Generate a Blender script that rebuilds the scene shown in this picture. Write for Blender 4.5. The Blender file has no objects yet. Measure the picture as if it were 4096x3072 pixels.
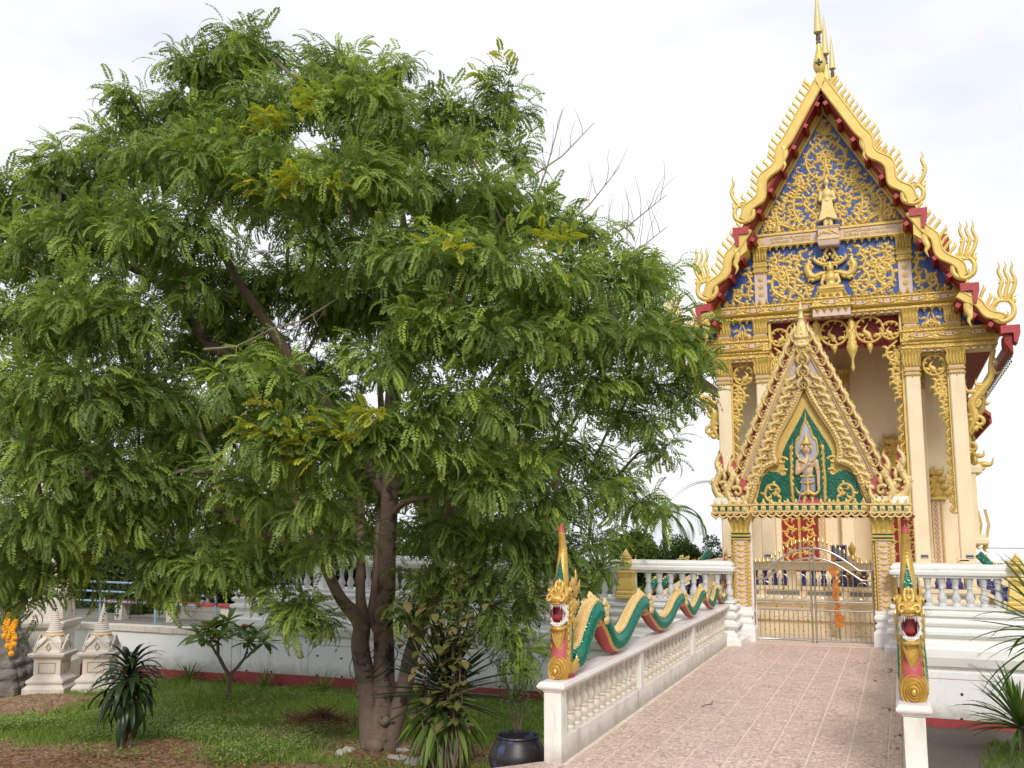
import bpy, math, random
import numpy as np
from mathutils import Vector, Matrix
R = math.radians
sin, cos, pi = math.sin, math.cos, math.pi
rnd = random.Random(7)
S = bpy.context.scene
COL = S.collection

# ------------------------------------------------------------------ camera, sky, sun, exposure
cam = bpy.data.cameras.new('camera'); cam.sensor_width = 36; cam.lens = 36*3900/4096
cam.clip_start = .1; cam.clip_end = 3000
co = bpy.data.objects.new('camera', cam); COL.objects.link(co)
co.location = (0, 0, 2.6); co.rotation_euler = (R(90+8.013), 0, R(21.57))
S.camera = co

W = bpy.data.worlds.new('World'); S.world = W; W.use_nodes = True
nt = W.node_tree; nt.nodes.clear()
def N(nt, t, **k):
    n = nt.nodes.new(t)
    for a, b in k.items():
        if a in n.inputs.keys(): n.inputs[a].default_value = b
        else: setattr(n, a, b)
    return n
sky = N(nt, 'ShaderNodeTexSky', sky_type='NISHITA', sun_disc=False, sun_elevation=R(37), sun_rotation=R(159))
bg1 = N(nt, 'ShaderNodeBackground', Strength=.1); nt.links.new(sky.outputs[0], bg1.inputs[0])
tc = N(nt, 'ShaderNodeTexCoord')
mp = N(nt, 'ShaderNodeMapping'); mp.inputs['Scale'].default_value = (1, 1, 2.6); nt.links.new(tc.outputs['Generated'], mp.inputs[0])
nz = N(nt, 'ShaderNodeTexNoise', Scale=1.5, Detail=5., Roughness=.52); nt.links.new(mp.outputs[0], nz.inputs['Vector'])
cr = N(nt, 'ShaderNodeValToRGB'); cr.color_ramp.elements[0].position = .36; cr.color_ramp.elements[0].color = (.66, .71, .82, 1)
cr.color_ramp.elements[1].position = .56; cr.color_ramp.elements[1].color = (.93, .93, .945, 1)
nt.links.new(nz.outputs[0], cr.inputs[0])
bg2 = N(nt, 'ShaderNodeBackground', Strength=1.1); nt.links.new(cr.outputs[0], bg2.inputs[0])
mx = N(nt, 'ShaderNodeMixShader', Fac=.92); nt.links.new(bg1.outputs[0], mx.inputs[1]); nt.links.new(bg2.outputs[0], mx.inputs[2])
wo = N(nt, 'ShaderNodeOutputWorld'); nt.links.new(mx.outputs[0], wo.inputs[0])

sun = bpy.data.lights.new('sun', 'SUN'); sun.energy = 2.3; sun.angle = R(14); sun.color = (1, .95, .87)
so = bpy.data.objects.new('sun', sun); COL.objects.link(so)
so.rotation_euler = Vector((-.32, .84, -.68)).to_track_quat('-Z', 'Y').to_euler()
vs = S.view_settings; vs.view_transform = 'Standard'; vs.look = 'None'; vs.gamma = 1; vs.use_curve_mapping = False; vs.exposure = 0.15

# ------------------------------------------------------------------ helpers
class MB:
    def __init__(s): s.v = []; s.f = []; s.m = []
    def add(s, vs, fs, m=0):
        o = len(s.v); s.v.extend([tuple(p) for p in vs])
        for f in fs: s.f.append(tuple(i+o for i in f)); s.m.append(m)
    def box(s, x0, x1, y0, y1, z0, z1, m=0):
        s.add([(x0,y0,z0),(x1,y0,z0),(x1,y1,z0),(x0,y1,z0),(x0,y0,z1),(x1,y0,z1),(x1,y1,z1),(x0,y1,z1)],
              [(0,3,2,1),(4,5,6,7),(0,1,5,4),(1,2,6,5),(2,3,7,6),(3,0,4,7)], m)
    def rings(s, rings, m=0, closed=True, cap0=True, cap1=True, ms=None):
        n = len(rings[0]); o = len(s.v)
        for r in rings: s.v.extend([tuple(p) for p in r])
        for k in range(len(rings)-1):
            for i in range(n if closed else n-1):
                j = (i+1) % n
                s.f.append((o+k*n+i, o+k*n+j, o+(k+1)*n+j, o+(k+1)*n+i)); s.m.append(ms(k, i) if ms else m)
        if cap0: s.f.append(tuple(o+i for i in range(n))[::-1]); s.m.append(m)
        if cap1: s.f.append(tuple(o+(len(rings)-1)*n+i for i in range(n))); s.m.append(m)
    def lathe(s, prof, c=(0,0,0), seg=16, m=0, rot=0, sy=1, ms=None):
        s.rings([[(c[0]+r*cos(rot+2*pi*i/seg), c[1]+sy*r*sin(rot+2*pi*i/seg), c[2]+z) for i in range(seg)] for r, z in prof], m, ms=ms)
    def sq(s, prof, c=(0,0,0), m=0, ry=1, ms=None):      # square moulded pedestal: profile of (half width, z)
        s.rings([[(c[0]-r, c[1]-r*ry, c[2]+z), (c[0]+r, c[1]-r*ry, c[2]+z), (c[0]+r, c[1]+r*ry, c[2]+z), (c[0]-r, c[1]+r*ry, c[2]+z)] for r, z in prof], m, ms=ms)
    def mould(s, prof, x0, x1, y0, y1, m=0, ms=None):    # rectangular stack: profile of (offset, z)
        s.rings([[(x0-o,y0-o,z),(x1+o,y0-o,z),(x1+o,y1+o,z),(x0-o,y1+o,z)] for o, z in prof], m, ms=ms)
    def tube(s, pts, rad, seg=6, m=0, cap=True, ms=None):
        pts = [Vector(p) for p in pts]; n = len(pts)
        if not hasattr(rad, '__len__'): rad = [rad]*n
        up = None; rr = []
        for i in range(n):
            t = (pts[min(i+1,n-1)]-pts[max(i-1,0)]).normalized()
            if up is None: up = Vector((0,0,1)) if abs(t.z) < .9 else Vector((1,0,0))
            a = t.cross(up)
            if a.length < 1e-5: a = t.orthogonal()
            a.normalize(); up = a.cross(t).normalized()
            rr.append([pts[i]+(a*cos(2*pi*k/seg)+up*sin(2*pi*k/seg))*rad[i] for k in range(seg)])
        s.rings(rr, m, cap0=cap, cap1=cap, ms=ms)
    def ball(s, c, r, m=0, seg=10, rg=6, sc=(1,1,1), rot=None):
        vs = []; M = rot or Matrix.Identity(3)
        prof = [(sin(pi*(k+.001)/rg*.998+.0005), -cos(pi*k/rg)) for k in range(rg+1)]
        rr = []
        for a, b in prof:
            a = max(a, .02)
            rr.append([Vector(c)+M@Vector((r*sc[0]*a*cos(2*pi*i/seg), r*sc[1]*a*sin(2*pi*i/seg), r*sc[2]*b)) for i in range(seg)])
        s.rings(rr, m)
    def prism(s, poly, y0, y1, m=0, P=None):             # polygon of (u, v) extruded along y
        P = P or (lambda u, v, y: (u, y, v)); n = len(poly)
        s.add([P(u,v,y0) for u, v in poly]+[P(u,v,y1) for u, v in poly],
              [tuple(range(n)), tuple(range(n, 2*n))[::-1]]+[(i, i+n, (i+1)%n+n, (i+1)%n) for i in range(n)], m)
    def tf(s, M, start=0):
        for i in range(start, len(s.v)): s.v[i] = tuple(M@Vector(s.v[i]))
    def mesh(s, name, mats, smooth=None):
        me = bpy.data.meshes.new(name); me.from_pydata(s.v, [], s.f)
        for mt in (mats if isinstance(mats, (list, tuple)) else [mats]): me.materials.append(mt)
        me.polygons.foreach_set('material_index', s.m)
        if smooth:
            me.polygons.foreach_set('use_smooth', [True]*len(s.f)); me.update()
            me.set_sharp_from_angle(angle=R(smooth))
        me.update(); return me

def link(o, parent=None):
    COL.objects.link(o)
    if parent is not None: o.parent = parent
    return o
def obj(name, mb, mats, parent=None, smooth=None, loc=None, rot=None, bevel=0, sc=None):
    me = mb if isinstance(mb, bpy.types.Mesh) else mb.mesh(name, mats, smooth)
    o = link(bpy.data.objects.new(name, me), parent)
    if loc is not None: o.location = loc
    if rot is not None: o.rotation_euler = rot
    if sc is not None: o.scale = sc
    if bevel:
        b = o.modifiers.new('bevel', 'BEVEL'); b.width = bevel; b.segments = 2; b.limit_method = 'ANGLE'; b.angle_limit = R(40)
    return o
def tag(o, label, cat, group=None, kind=None):
    o['label'] = label; o['category'] = cat
    if group: o['group'] = group
    if kind: o['kind'] = kind
    return o
def thing(name, label, cat, loc=(0,0,0), rz=0, group=None):
    o = link(bpy.data.objects.new(name, None)); o.empty_display_size = .2
    o.location = loc; o.rotation_euler = (0,0,rz); return tag(o, label, cat, group)
def dup(o, parent=None, **k):
    c = o.copy(); COL.objects.link(c)
    if parent is not None: c.parent = parent
    for a, b in k.items(): setattr(c, a, b)
    for ch in list(o.children): dup(ch, c)
    return c
def mirror(o):
    c = o.copy(); COL.objects.link(c); c.scale.x = -o.scale.x; c.location.x = -o.location.x
    for ch in list(o.children): dup(ch, c)
    return c

# ------------------------------------------------------------------ materials
def mat(name, col, rough=.6, metal=0., col2=None, vs=3., var=.5, bump=0., bs=60., dirt=None, ds=2.5, dlo=.5, dhi=.7, dst=(1,1,1), spec=.5, coat=0, vor=None, coord='pos', zd=None):
    m = bpy.data.materials.new(name); m.use_nodes = True; t = m.node_tree; L = t.links
    b = t.nodes['Principled BSDF']; b.inputs['Roughness'].default_value = rough; b.inputs['Metallic'].default_value = metal
    b.inputs['Specular IOR Level'].default_value = spec; b.inputs['Coat Weight'].default_value = coat
    if coord == 'pos': P = N(t, 'ShaderNodeNewGeometry').outputs['Position']
    else: P = N(t, 'ShaderNodeTexCoord').outputs['Object']
    c2 = col2 or tuple(c*.72 for c in col)
    nz = N(t, 'ShaderNodeTexNoise', Scale=vs, Detail=4., Roughness=.6); L.new(P, nz.inputs['Vector'])
    mr = N(t, 'ShaderNodeMapRange'); mr.inputs[1].default_value = .5-var*.4; mr.inputs[2].default_value = .5+var*.4; L.new(nz.outputs[0], mr.inputs[0])
    mx = N(t, 'ShaderNodeMix', data_type='RGBA'); mx.inputs[6].default_value = (*c2, 1); mx.inputs[7].default_value = (*col, 1); L.new(mr.outputs[0], mx.inputs[0])
    out = mx.outputs[2]
    if dirt:
        mp = N(t, 'ShaderNodeMapping'); mp.inputs['Scale'].default_value = dst; L.new(P, mp.inputs[0])
        n2 = N(t, 'ShaderNodeTexNoise', Scale=ds, Detail=6., Roughness=.65); L.new(mp.outputs[0], n2.inputs['Vector'])
        m2 = N(t, 'ShaderNodeMapRange'); m2.inputs[1].default_value = dlo; m2.inputs[2].default_value = dhi; L.new(n2.outputs[0], m2.inputs[0])
        x2 = N(t, 'ShaderNodeMix', data_type='RGBA'); x2.inputs[7].default_value = (*dirt, 1); L.new(out, x2.inputs[6]); L.new(m2.outputs[0], x2.inputs[0]); out = x2.outputs[2]
    if zd:                                      # splash grime rising from the ground
        sp = N(t, 'ShaderNodeSeparateXYZ'); L.new(P, sp.inputs[0]); n4 = N(t, 'ShaderNodeTexNoise', Scale=5., Detail=5., Roughness=.7); L.new(P, n4.inputs[0])
        ma = N(t, 'ShaderNodeMath', operation='MULTIPLY_ADD'); L.new(n4.outputs[0], ma.inputs[0]); ma.inputs[1].default_value = -(zd[1]-zd[0])*2; L.new(sp.outputs[2], ma.inputs[2])
        m4 = N(t, 'ShaderNodeMapRange'); m4.inputs[1].default_value = zd[0]-(zd[1]-zd[0])*.9; m4.inputs[2].default_value = zd[1]-(zd[1]-zd[0])*.9; m4.inputs[3].default_value = zd[3]; m4.inputs[4].default_value = 0; L.new(ma.outputs[0], m4.inputs[0])
        x4 = N(t, 'ShaderNodeMix', data_type='RGBA'); x4.inputs[7].default_value = (*zd[2],1); L.new(m4.outputs[0], x4.inputs[0]); L.new(out, x4.inputs[6]); out = x4.outputs[2]
    L.new(out, b.inputs['Base Color'])
    if bump:
        if vor:
            n3 = N(t, 'ShaderNodeTexVoronoi', Scale=vor); L.new(P, n3.inputs['Vector'])
        else:
            n3 = N(t, 'ShaderNodeTexNoise', Scale=bs, Detail=3.); L.new(P, n3.inputs['Vector'])
        bp = N(t, 'ShaderNodeBump', Strength=bump, Distance=.02); L.new(n3.outputs[0], bp.inputs['Height']); L.new(bp.outputs[0], b.inputs['Normal'])
    return m
M = {}
M['white'] = mat('white_paint', (.78,.76,.71), .55, col2=(.66,.63,.57), vs=1.2, bump=.1, bs=30, dirt=(.36,.32,.26), ds=2.6, dlo=.52, dhi=.80, dst=(1.6,1.6,.35), zd=(0,.16,(.22,.20,.14),.55))
M['cap'] = mat('rail_cap_paint', (.78,.74,.71), .5, col2=(.64,.58,.54), vs=1.6, bump=.12, bs=20, dirt=(.4,.36,.33), ds=5, dlo=.58, dhi=.8)
M['balus'] = mat('baluster_paint', (.66,.60,.50), .45, col2=(.52,.46,.37), vs=7, bump=.1, bs=40)
M['terr'] = mat('terrace_paint', (.82,.82,.80), .6, col2=(.74,.73,.70), vs=1.1, bump=.12, bs=25, dirt=(.20,.19,.19), ds=2.0, dlo=.60, dhi=.80, dst=(1,1,1.6))
M['terrlow'] = mat('terrace_wall_paint', (.80,.80,.81), .65, col2=(.72,.72,.73), vs=.8, bump=.08, bs=25, dirt=(.36,.33,.28), ds=1.8, dlo=.54, dhi=.85, dst=(1.4,1.4,.3), zd=(-1.25,-.95,(.26,.24,.17),.6))
M['redband'] = mat('red_band_paint', (.36,.055,.06), .6, vs=4)
M['line'] = mat('joint_line', (.50,.36,.36), .7)
M['hole'] = mat('drain_dark', (.03,.02,.025), .8)
M['cream'] = mat('cream_paint', (.82,.67,.44), .6, col2=(.77,.61,.38), vs=1.5, bump=.05, bs=40)
M['cream2'] = mat('pale_cream_paint', (.81,.68,.48), .6, col2=(.75,.61,.41), vs=2., dirt=(.58,.44,.28), ds=2.2, dlo=.55, dhi=.9, dst=(1.5,1.5,.25))
M['gold'] = mat('gold_paint', (.78,.58,.18), .34, .22, col2=(.46,.28,.055), vs=16, var=1., bump=.4, bs=55)
M['goldc'] = mat('gold_paint_recess_shade', (.76,.55,.16), .38, .22, col2=(.40,.24,.04), vs=28, var=1., bump=.9, vor=22)  # fine dark mottling puts the shade of carved recesses into the colour
M['goldd'] = mat('old_gold_paint', (.66,.47,.12), .4, .22, col2=(.36,.21,.035), vs=14, var=.9, bump=.5, bs=60)
M['goldy'] = mat('yellow_gold_paint', (.78,.58,.19), .4, .2, col2=(.62,.42,.10), vs=4, var=.8, bump=.12, bs=30)
M['goldp'] = mat('pale_gold_paint', (.84,.67,.33), .36, .2, col2=(.56,.38,.13), vs=22, var=1., bump=.5, bs=60)
M['goldr'] = mat('naga_gold_paint', (.66,.44,.12), .32, .35, col2=(.42,.24,.035), vs=14, var=.8, bump=.3, bs=60)
M['creamg'] = mat('cream_gold_paint', (.74,.56,.27), .4, .15, col2=(.60,.41,.15), vs=14, var=.8, bump=.25, bs=60)
M['red'] = mat('red_paint', (.30,.010,.014), .5, col2=(.21,.008,.01), vs=3)
M['redl'] = mat('pink_red_paint', (.42,.055,.06), .5, col2=(.33,.03,.04), vs=6)
M['pink'] = mat('pink_paint', (.47,.10,.115), .5, col2=(.38,.065,.075), vs=8)
M['palepink'] = mat('pale_pink_paint', (.68,.52,.45), .6, col2=(.58,.42,.36), vs=5)
M['lilac'] = mat('lilac_paint', (.50,.40,.42), .6, col2=(.42,.33,.35), vs=5)
M['blue'] = mat('blue_glass_mosaic', (.032,.10,.38), .3, .1, col2=(.018,.045,.20), vs=9, var=1, bump=.5, bs=30, spec=.6)
M['green'] = mat('green_glass_mosaic', (.012,.17,.10), .16, .35, col2=(.005,.07,.045), vs=10, var=1., bump=.7, bs=30, spec=.8)
M['scale'] = mat('green_glass_scales', (.014,.25,.15), .18, .3, col2=(.004,.09,.065), vs=18, var=1., bump=1.6, vor=24, spec=.8)
M['scale2'] = mat('green_glass_tile_scales', (.016,.27,.165), .16, .35, col2=(.005,.10,.07), vs=22, var=1., spec=.8)
M['balblue'] = mat('blue_glaze', (.05,.045,.22), .25, 0, col2=(.03,.025,.13), vs=9)
M['signblue'] = mat('sign_blue', (.02,.015,.16), .4)
M['ink'] = mat('sign_white', (.75,.75,.78), .5)
M['steel'] = mat('stainless_steel', (.60,.56,.50), .28, .95, col2=(.46,.42,.37), vs=6)
M['brass'] = mat('brass_tip', (.55,.36,.14), .3, .9)
M['orange'] = mat('orange_cloth', (.80,.27,.02), .6, col2=(.60,.15,.008), vs=12, var=1)
M['skin'] = mat('painted_skin', (.68,.47,.30), .5)
M['greyp'] = mat('grey_cloth_paint', (.36,.34,.42), .5, vs=10)
M['tongue'] = mat('mouth_red', (.42,.02,.035), .35)
M['tooth'] = mat('tooth_white', (.78,.76,.72), .35)
M['black'] = mat('pupil_black', (.01,.01,.012), .2)
M['grout'] = mat('cream_grout', (.80,.68,.54), .8, vs=5)
M['roof'] = mat('roof_tile', (.45,.12,.02), .4, vs=8, bump=.4, vor=5)
M['concrete'] = mat('grey_concrete', (.26,.25,.22), .85, col2=(.17,.16,.13), vs=2, bump=.3, bs=25)
M['bark'] = mat('grey_brown_bark', (.21,.155,.115), .9, col2=(.12,.085,.062), vs=6, var=.9, bump=.8, bs=30, dirt=(.03,.02,.015), ds=3.2, dlo=.54, dhi=.64)
M['twig'] = mat('twig_bark', (.20,.15,.11), .9, vs=8, bump=.3)
M['dry'] = mat('dry_twig', (.28,.22,.18), .9, vs=8)
M['pipe'] = mat('pale_blue_pipe', (.26,.36,.52), .4, vs=4)
M['jar'] = mat('black_glaze', (.012,.011,.013), .42, col2=(.03,.022,.02), vs=4, bump=.1, dirt=(.05,.075,.15), ds=4.5, dlo=.55, dhi=.63)
M['rock'] = mat('weathered_cement', (.23,.21,.18), .95, col2=(.09,.085,.075), vs=5, var=1, bump=.9, bs=18)
M['stupa'] = mat('stupa_paint', (.66,.60,.53), .6, col2=(.54,.48,.42), vs=3, bump=.2, dirt=(.3,.25,.2), ds=3, dlo=.58, dhi=.8)
M['mari'] = mat('marigold_yellow', (.84,.47,.012), .8, col2=(.7,.22,.005), vs=30, var=1)
M['stone'] = mat('pale_stone', (.46,.43,.40), .8, vs=6, bump=.3)
# ------------------------------------------------------------------ ground
def zg(x, y):
    x = np.asarray(x, float); y = np.asarray(y, float)
    z = -1.3+(21.6-np.clip(y, 9, 23))*.045+.015*np.clip(x, -25, 0)
    z = z-.045*np.clip(y-42,0,None)
    z = z-.13*np.clip(x/.3,0,1)
    return z+.035*np.sin(x*1.3+y*.7)*np.sin(y*1.1-x*.4)+.02*np.sin(x*3.1)*np.cos(y*2.7)
_vn = np.random.RandomState(3).rand(64, 64)
def vnoise(x, y):
    xi = np.floor(x).astype(int); yi = np.floor(y).astype(int); fx = x-xi; fy = y-yi
    fx = fx*fx*(3-2*fx); fy = fy*fy*(3-2*fy); g = lambda a, b: _vn[a % 64, b % 64]
    return (g(xi,yi)*(1-fx)+g(xi+1,yi)*fx)*(1-fy)+(g(xi,yi+1)*(1-fx)+g(xi+1,yi+1)*fx)*fy
def fbm(x, y): return .55*vnoise(x, y)+.28*vnoise(x*2.1+5, y*2.1)+.17*vnoise(x*4.3, y*4.3+9)
def grassy(x, y):       # 1 where grass grows, 0 on bare litter-covered soil
    n = fbm(x*.7+3, y*.7)
    edge = 12.9+.45*np.sin(x*.9)+(n-.5)*2.2              # bare strip nearest the camera
    g = np.clip((y-edge)/.9, 0, 1)
    def blob(cx, cy, rx, ry):
        d = ((x-cx)/rx)**2+((y-cy)/ry)**2+(n-.5)*1.6
        return np.clip(1.6-d*1.3, 0, 1)
    g = g*(1-blob(-7.6, 14.6, 1.5, 1.1))*(1-.85*blob(-10.2, 15.3, 1.9, .9))
    g = g*(1-np.clip((-16.6-x+(n-.5)*2.5)/.8, 0, 1)*np.clip((18.4-y)/.6, 0, 1)*np.clip((y-13.6+(n-.5)*2)/.6,0,1))
    g = np.where(x > 0, np.clip((x-1.0+(n-.5)*.6)/.2, 0, 1)*np.clip((20.2-y)/.5, 0, 1), g)
    g = g*np.clip(.35+1.6*(fbm(x*1.7+11,y*1.7)-.18),.15,1)
    return g
def gridmesh(xs, ys, zf):
    X, Y = np.meshgrid(xs, ys); Z = zf(X, Y); n, m = X.shape
    v = np.stack([X, Y, Z], -1).reshape(-1, 3)
    i = np.arange(n*m).reshape(n, m)
    f = np.stack([i[:-1,:-1], i[:-1,1:], i[1:,1:], i[1:,:-1]], -1).reshape(-1, 4)
    return v, f
def npmesh(name, v, f, mats, cols=None, mi=None, smooth=False, attr='tint'):
    k = f.shape[1]; me = bpy.data.meshes.new(name); me.vertices.add(len(v)); me.vertices.foreach_set('co', v.astype(np.float32).ravel())
    me.loops.add(f.size); me.loops.foreach_set('vertex_index', f.astype(np.int32).ravel())
    me.polygons.add(len(f)); me.polygons.foreach_set('loop_start', np.arange(0, f.size, k, dtype=np.int32))
    for mt in (mats if isinstance(mats, (list, tuple)) else [mats]): me.materials.append(mt)
    if mi is not None: me.polygons.foreach_set('material_index', mi.astype(np.int32))
    if smooth: me.polygons.foreach_set('use_smooth', np.ones(len(f), bool))
    me.update(calc_edges=True)
    if cols is not None:
        a = me.attributes.new(attr, 'FLOAT', 'POINT'); a.data.foreach_set('value', cols.astype(np.float32))
    return me
def groundmat():
    m = bpy.data.materials.new('soil_and_turf'); m.use_nodes = True; t = m.node_tree; L = t.links; b = t.nodes['Principled BSDF']
    b.inputs['Roughness'].default_value = .95; b.inputs['Specular IOR Level'].default_value = .1
    P = N(t, 'ShaderNodeNewGeometry').outputs['Position']
    n1 = N(t, 'ShaderNodeTexNoise', Scale=7., Detail=6., Roughness=.7); L.new(P, n1.inputs[0])
    c1 = N(t, 'ShaderNodeValToRGB'); e = c1.color_ramp.elements; e[0].position = .3; e[0].color = (.16,.085,.045,1); e[1].position = .7; e[1].color = (.38,.26,.175,1)
    L.new(n1.outputs[0], c1.inputs[0])
    n2 = N(t, 'ShaderNodeTexNoise', Scale=3., Detail=5.); L.new(P, n2.inputs[0])
    c2 = N(t, 'ShaderNodeValToRGB'); e = c2.color_ramp.elements; e[0].position = .3; e[0].color = (.09,.14,.025,1); e[1].position = .7; e[1].color = (.16,.24,.045,1)
    L.new(n2.outputs[0], c2.inputs[0])
    a = N(t, 'ShaderNodeAttribute', attribute_name='tint')
    x = N(t, 'ShaderNodeMix', data_type='RGBA'); L.new(a.outputs['Fac'], x.inputs[0]); L.new(c1.outputs[0], x.inputs[6]); L.new(c2.outputs[0], x.inputs[7])
    L.new(x.outputs[2], b.inputs['Base Color'])
    bp = N(t, 'ShaderNodeBump', Strength=.6, Distance=.04); L.new(n1.outputs[0], bp.inputs['Height']); L.new(bp.outputs[0], b.inputs['Normal'])
    return m
GM = groundmat()
v, f = gridmesh(np.concatenate([[-900,-300,-120,-60,-40], np.arange(-30, 6, .3), [8,14,25,60,300,900]]), np.concatenate([[-60,-20,0,6], np.arange(8, 24, .3), [26,32,42,55,70,120,300,900]]), zg)
g = grassy(v[:,0], v[:,1]); g = np.where((v[:,1] > 24) | (v[:,0] < -30), .9, g)
go = obj('ground', npmesh('ground', v, f, GM, g, smooth=True), None); go['kind'] = 'structure'

# concrete pavement right of the bridge
v, f = gridmesh(np.arange(.14,3.7,.3), np.append(np.arange(8.6,21.4,.3),21.49), lambda x,y: zg(x,y)+.03)
po = obj('pavement', npmesh('pavement', v, f, mat('dark_concrete', (.12,.095,.075), .9, col2=(.07,.055,.045), vs=2.5, var=.9, bump=.4, bs=30), smooth=True), None); po['kind'] = 'structure'

# ------------------------------------------------------------------ walkway with its tiles
mb = MB(); mb.box(-3.76, .13, 10.2, 22.1, -1.6, -.012); mb.box(-3.9,.3,3,10.2,-1.6,-.012)
mb.add([(-3.76,10.2,-.012),(-3.76,10.55,-.012),(-5.6,8.4,-.012),(-5.6,8.0,-.012),(-3.76,10.2,-1.6),(-3.76,10.55,-1.6),(-5.6,8.4,-1.6),(-5.6,8.0,-1.6)],
       [(0,1,2,3),(4,7,6,5),(1,5,6,2),(0,3,7,4),(2,6,7,3)])
mb.box(-3.3, -.4, 22.1, 24.0, -1.6, -.02)
way = obj('walkway', mb, [M['grout']]); way['kind'] = 'structure'
def tilemat():
    m = bpy.data.materials.new('patterned_floor_tile'); m.use_nodes = True; t = m.node_tree; L = t.links; b = t.nodes['Principled BSDF']
    b.inputs['Roughness'].default_value = .42
    P = N(t, 'ShaderNodeNewGeometry').outputs['Position']
    mp = N(t, 'ShaderNodeMapping'); mp.inputs['Scale'].default_value = (1,1,0); L.new(P, mp.inputs[0])
    v1 = N(t, 'ShaderNodeTexVoronoi', Scale=15., feature='DISTANCE_TO_EDGE', Randomness=.75); L.new(mp.outputs[0], v1.inputs['Vector'])
    v2 = N(t, 'ShaderNodeTexVoronoi', Scale=15., Randomness=.75); L.new(mp.outputs[0], v2.inputs['Vector'])
    n = N(t, 'ShaderNodeTexNoise', Scale=26., Detail=4., Roughness=.7); L.new(P, n.inputs[0])
    hs = N(t, 'ShaderNodeSeparateColor'); L.new(v2.outputs['Color'], hs.inputs[0])
    c = N(t, 'ShaderNodeValToRGB'); e = c.color_ramp.elements; e[0].color = (.52,.36,.29,1); e[1].color = (.80,.675,.58,1); e.new(.5).color = (.68,.515,.43,1)
    mxf = N(t, 'ShaderNodeMix'); mxf.inputs[0].default_value = .55; L.new(hs.outputs[0], mxf.inputs[2]); L.new(n.outputs[0], mxf.inputs[3]); L.new(mxf.outputs[0], c.inputs[0])
    r = N(t, 'ShaderNodeMapRange'); r.inputs[1].default_value = .02; r.inputs[2].default_value = .10; L.new(v1.outputs['Distance'], r.inputs[0])
    x = N(t, 'ShaderNodeMix', data_type='RGBA'); x.inputs[6].default_value = (.40,.275,.24,1); L.new(r.outputs[0], x.inputs[0]); L.new(c.outputs[0], x.inputs[7])
    n3 = N(t, 'ShaderNodeTexNoise', Scale=.9, Detail=4.); L.new(P, n3.inputs[0])
    r3 = N(t, 'ShaderNodeMapRange'); r3.inputs[1].default_value = .35; r3.inputs[2].default_value = .7; r3.inputs[3].default_value = .93; r3.inputs[4].default_value = 1.05; L.new(n3.outputs[0], r3.inputs[0])
    mu = N(t, 'ShaderNodeVectorMath', operation='SCALE'); L.new(x.outputs[2], mu.inputs[0]); L.new(r3.outputs[0], mu.inputs['Scale'])
    L.new(mu.outputs[0], b.inputs['Base Color'])
    bp = N(t, 'ShaderNodeBump', Strength=.35, Distance=.006); L.new(r.outputs[0], bp.inputs['Height']); L.new(bp.outputs[0], b.inputs['Normal'])
    return m
TM = tilemat()
xl = [-3.5]+[-3.17+.414*i for i in range(8)]+[-.11]
meshes = {}
for j in range(32):
    y0 = 21.98-.414*(j+1)
    if y0 < 8.6: break
    for i in range(len(xl)-1):
        w = xl[i+1]-xl[i]; key = round(w, 3)
        if key not in meshes:
            t = MB(); a, c_, h = w/2-.014, .1985, .002
            t.rings([[(-a,-c_,-.012),(a,-c_,-.012),(a,c_,-.012),(-a,c_,-.012)], [(-a,-c_,-.003),(a,-c_,-.003),(a,c_,-.003),(-a,c_,-.003)], [(-a+h,-c_+h,0),(a-h,-c_+h,0),(a-h,c_-h,0),(-a+h,c_-h,0)]], cap0=False)
            meshes[key] = t.mesh('tile', TM)
        obj('tile', meshes[key], None, way, loc=((xl[i]+xl[i+1])/2, y0+.207, rnd.uniform(-.0012,.0008)))
# approach paving nearer than the posts and the strip behind the gate
t = MB(); t.box(-3.88,.28,3,8.9,-.011,0); obj('approach_paving', t, TM, way)
t = MB(); t.add([(-3.51,9.12,0),(-3.51,10.44,0),(-3.76,10.5,0),(-5.55,8.36,0),(-5.55,8.0,0)],[(4,3,2,1,0)]); obj('approach_paving', t, TM, way)
t = MB(); t.box(-3.3,-.4,22.0,22.35,-.019,.012); obj('threshold', t, M['palepink'], way)

# ------------------------------------------------------------------ bridge balustrades
bal_prof = [(.05,0),(.058,.02),(.058,.035),(.045,.05),(.066,.10),(.07,.13),(.05,.16),(.046,.17),(.06,.18),(.06,.195),(.048,.205),(.062,.24),(.066,.27),(.058,.31),(.044,.345),(.038,.37),(.05,.38),(.05,.392),(.04,.40),(.046,.43),(.055,.47),(.056,.49)]
def fluted(prof, z0, z1, seg=16, dep=.14, tw=5.):
    mb = MB(); rr = []
    for r, z in prof:
        k = max(0, min(1, (z-z0)/.03))*max(0, min(1, (z1-z)/.03)) if z1 > z0 else 0
        rr.append([(r*(1-k*dep*(1 if i % 2 else 0))*cos(2*pi*i/seg+tw*z), r*(1-k*dep*(1 if i % 2 else 0))*sin(2*pi*i/seg+tw*z), z) for i in range(seg)])
    mb.rings(rr); return mb
BAL = fluted(bal_prof, .2, .37).mesh('baluster', M['balus'], 55)
cap_prof = [(-.02,.735),(.0,.745),(.0,.757),(.02,.765),(.045,.785),(.052,.80),(.052,.815),(.038,.825),(.038,.835),(.02,.85)]
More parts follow.
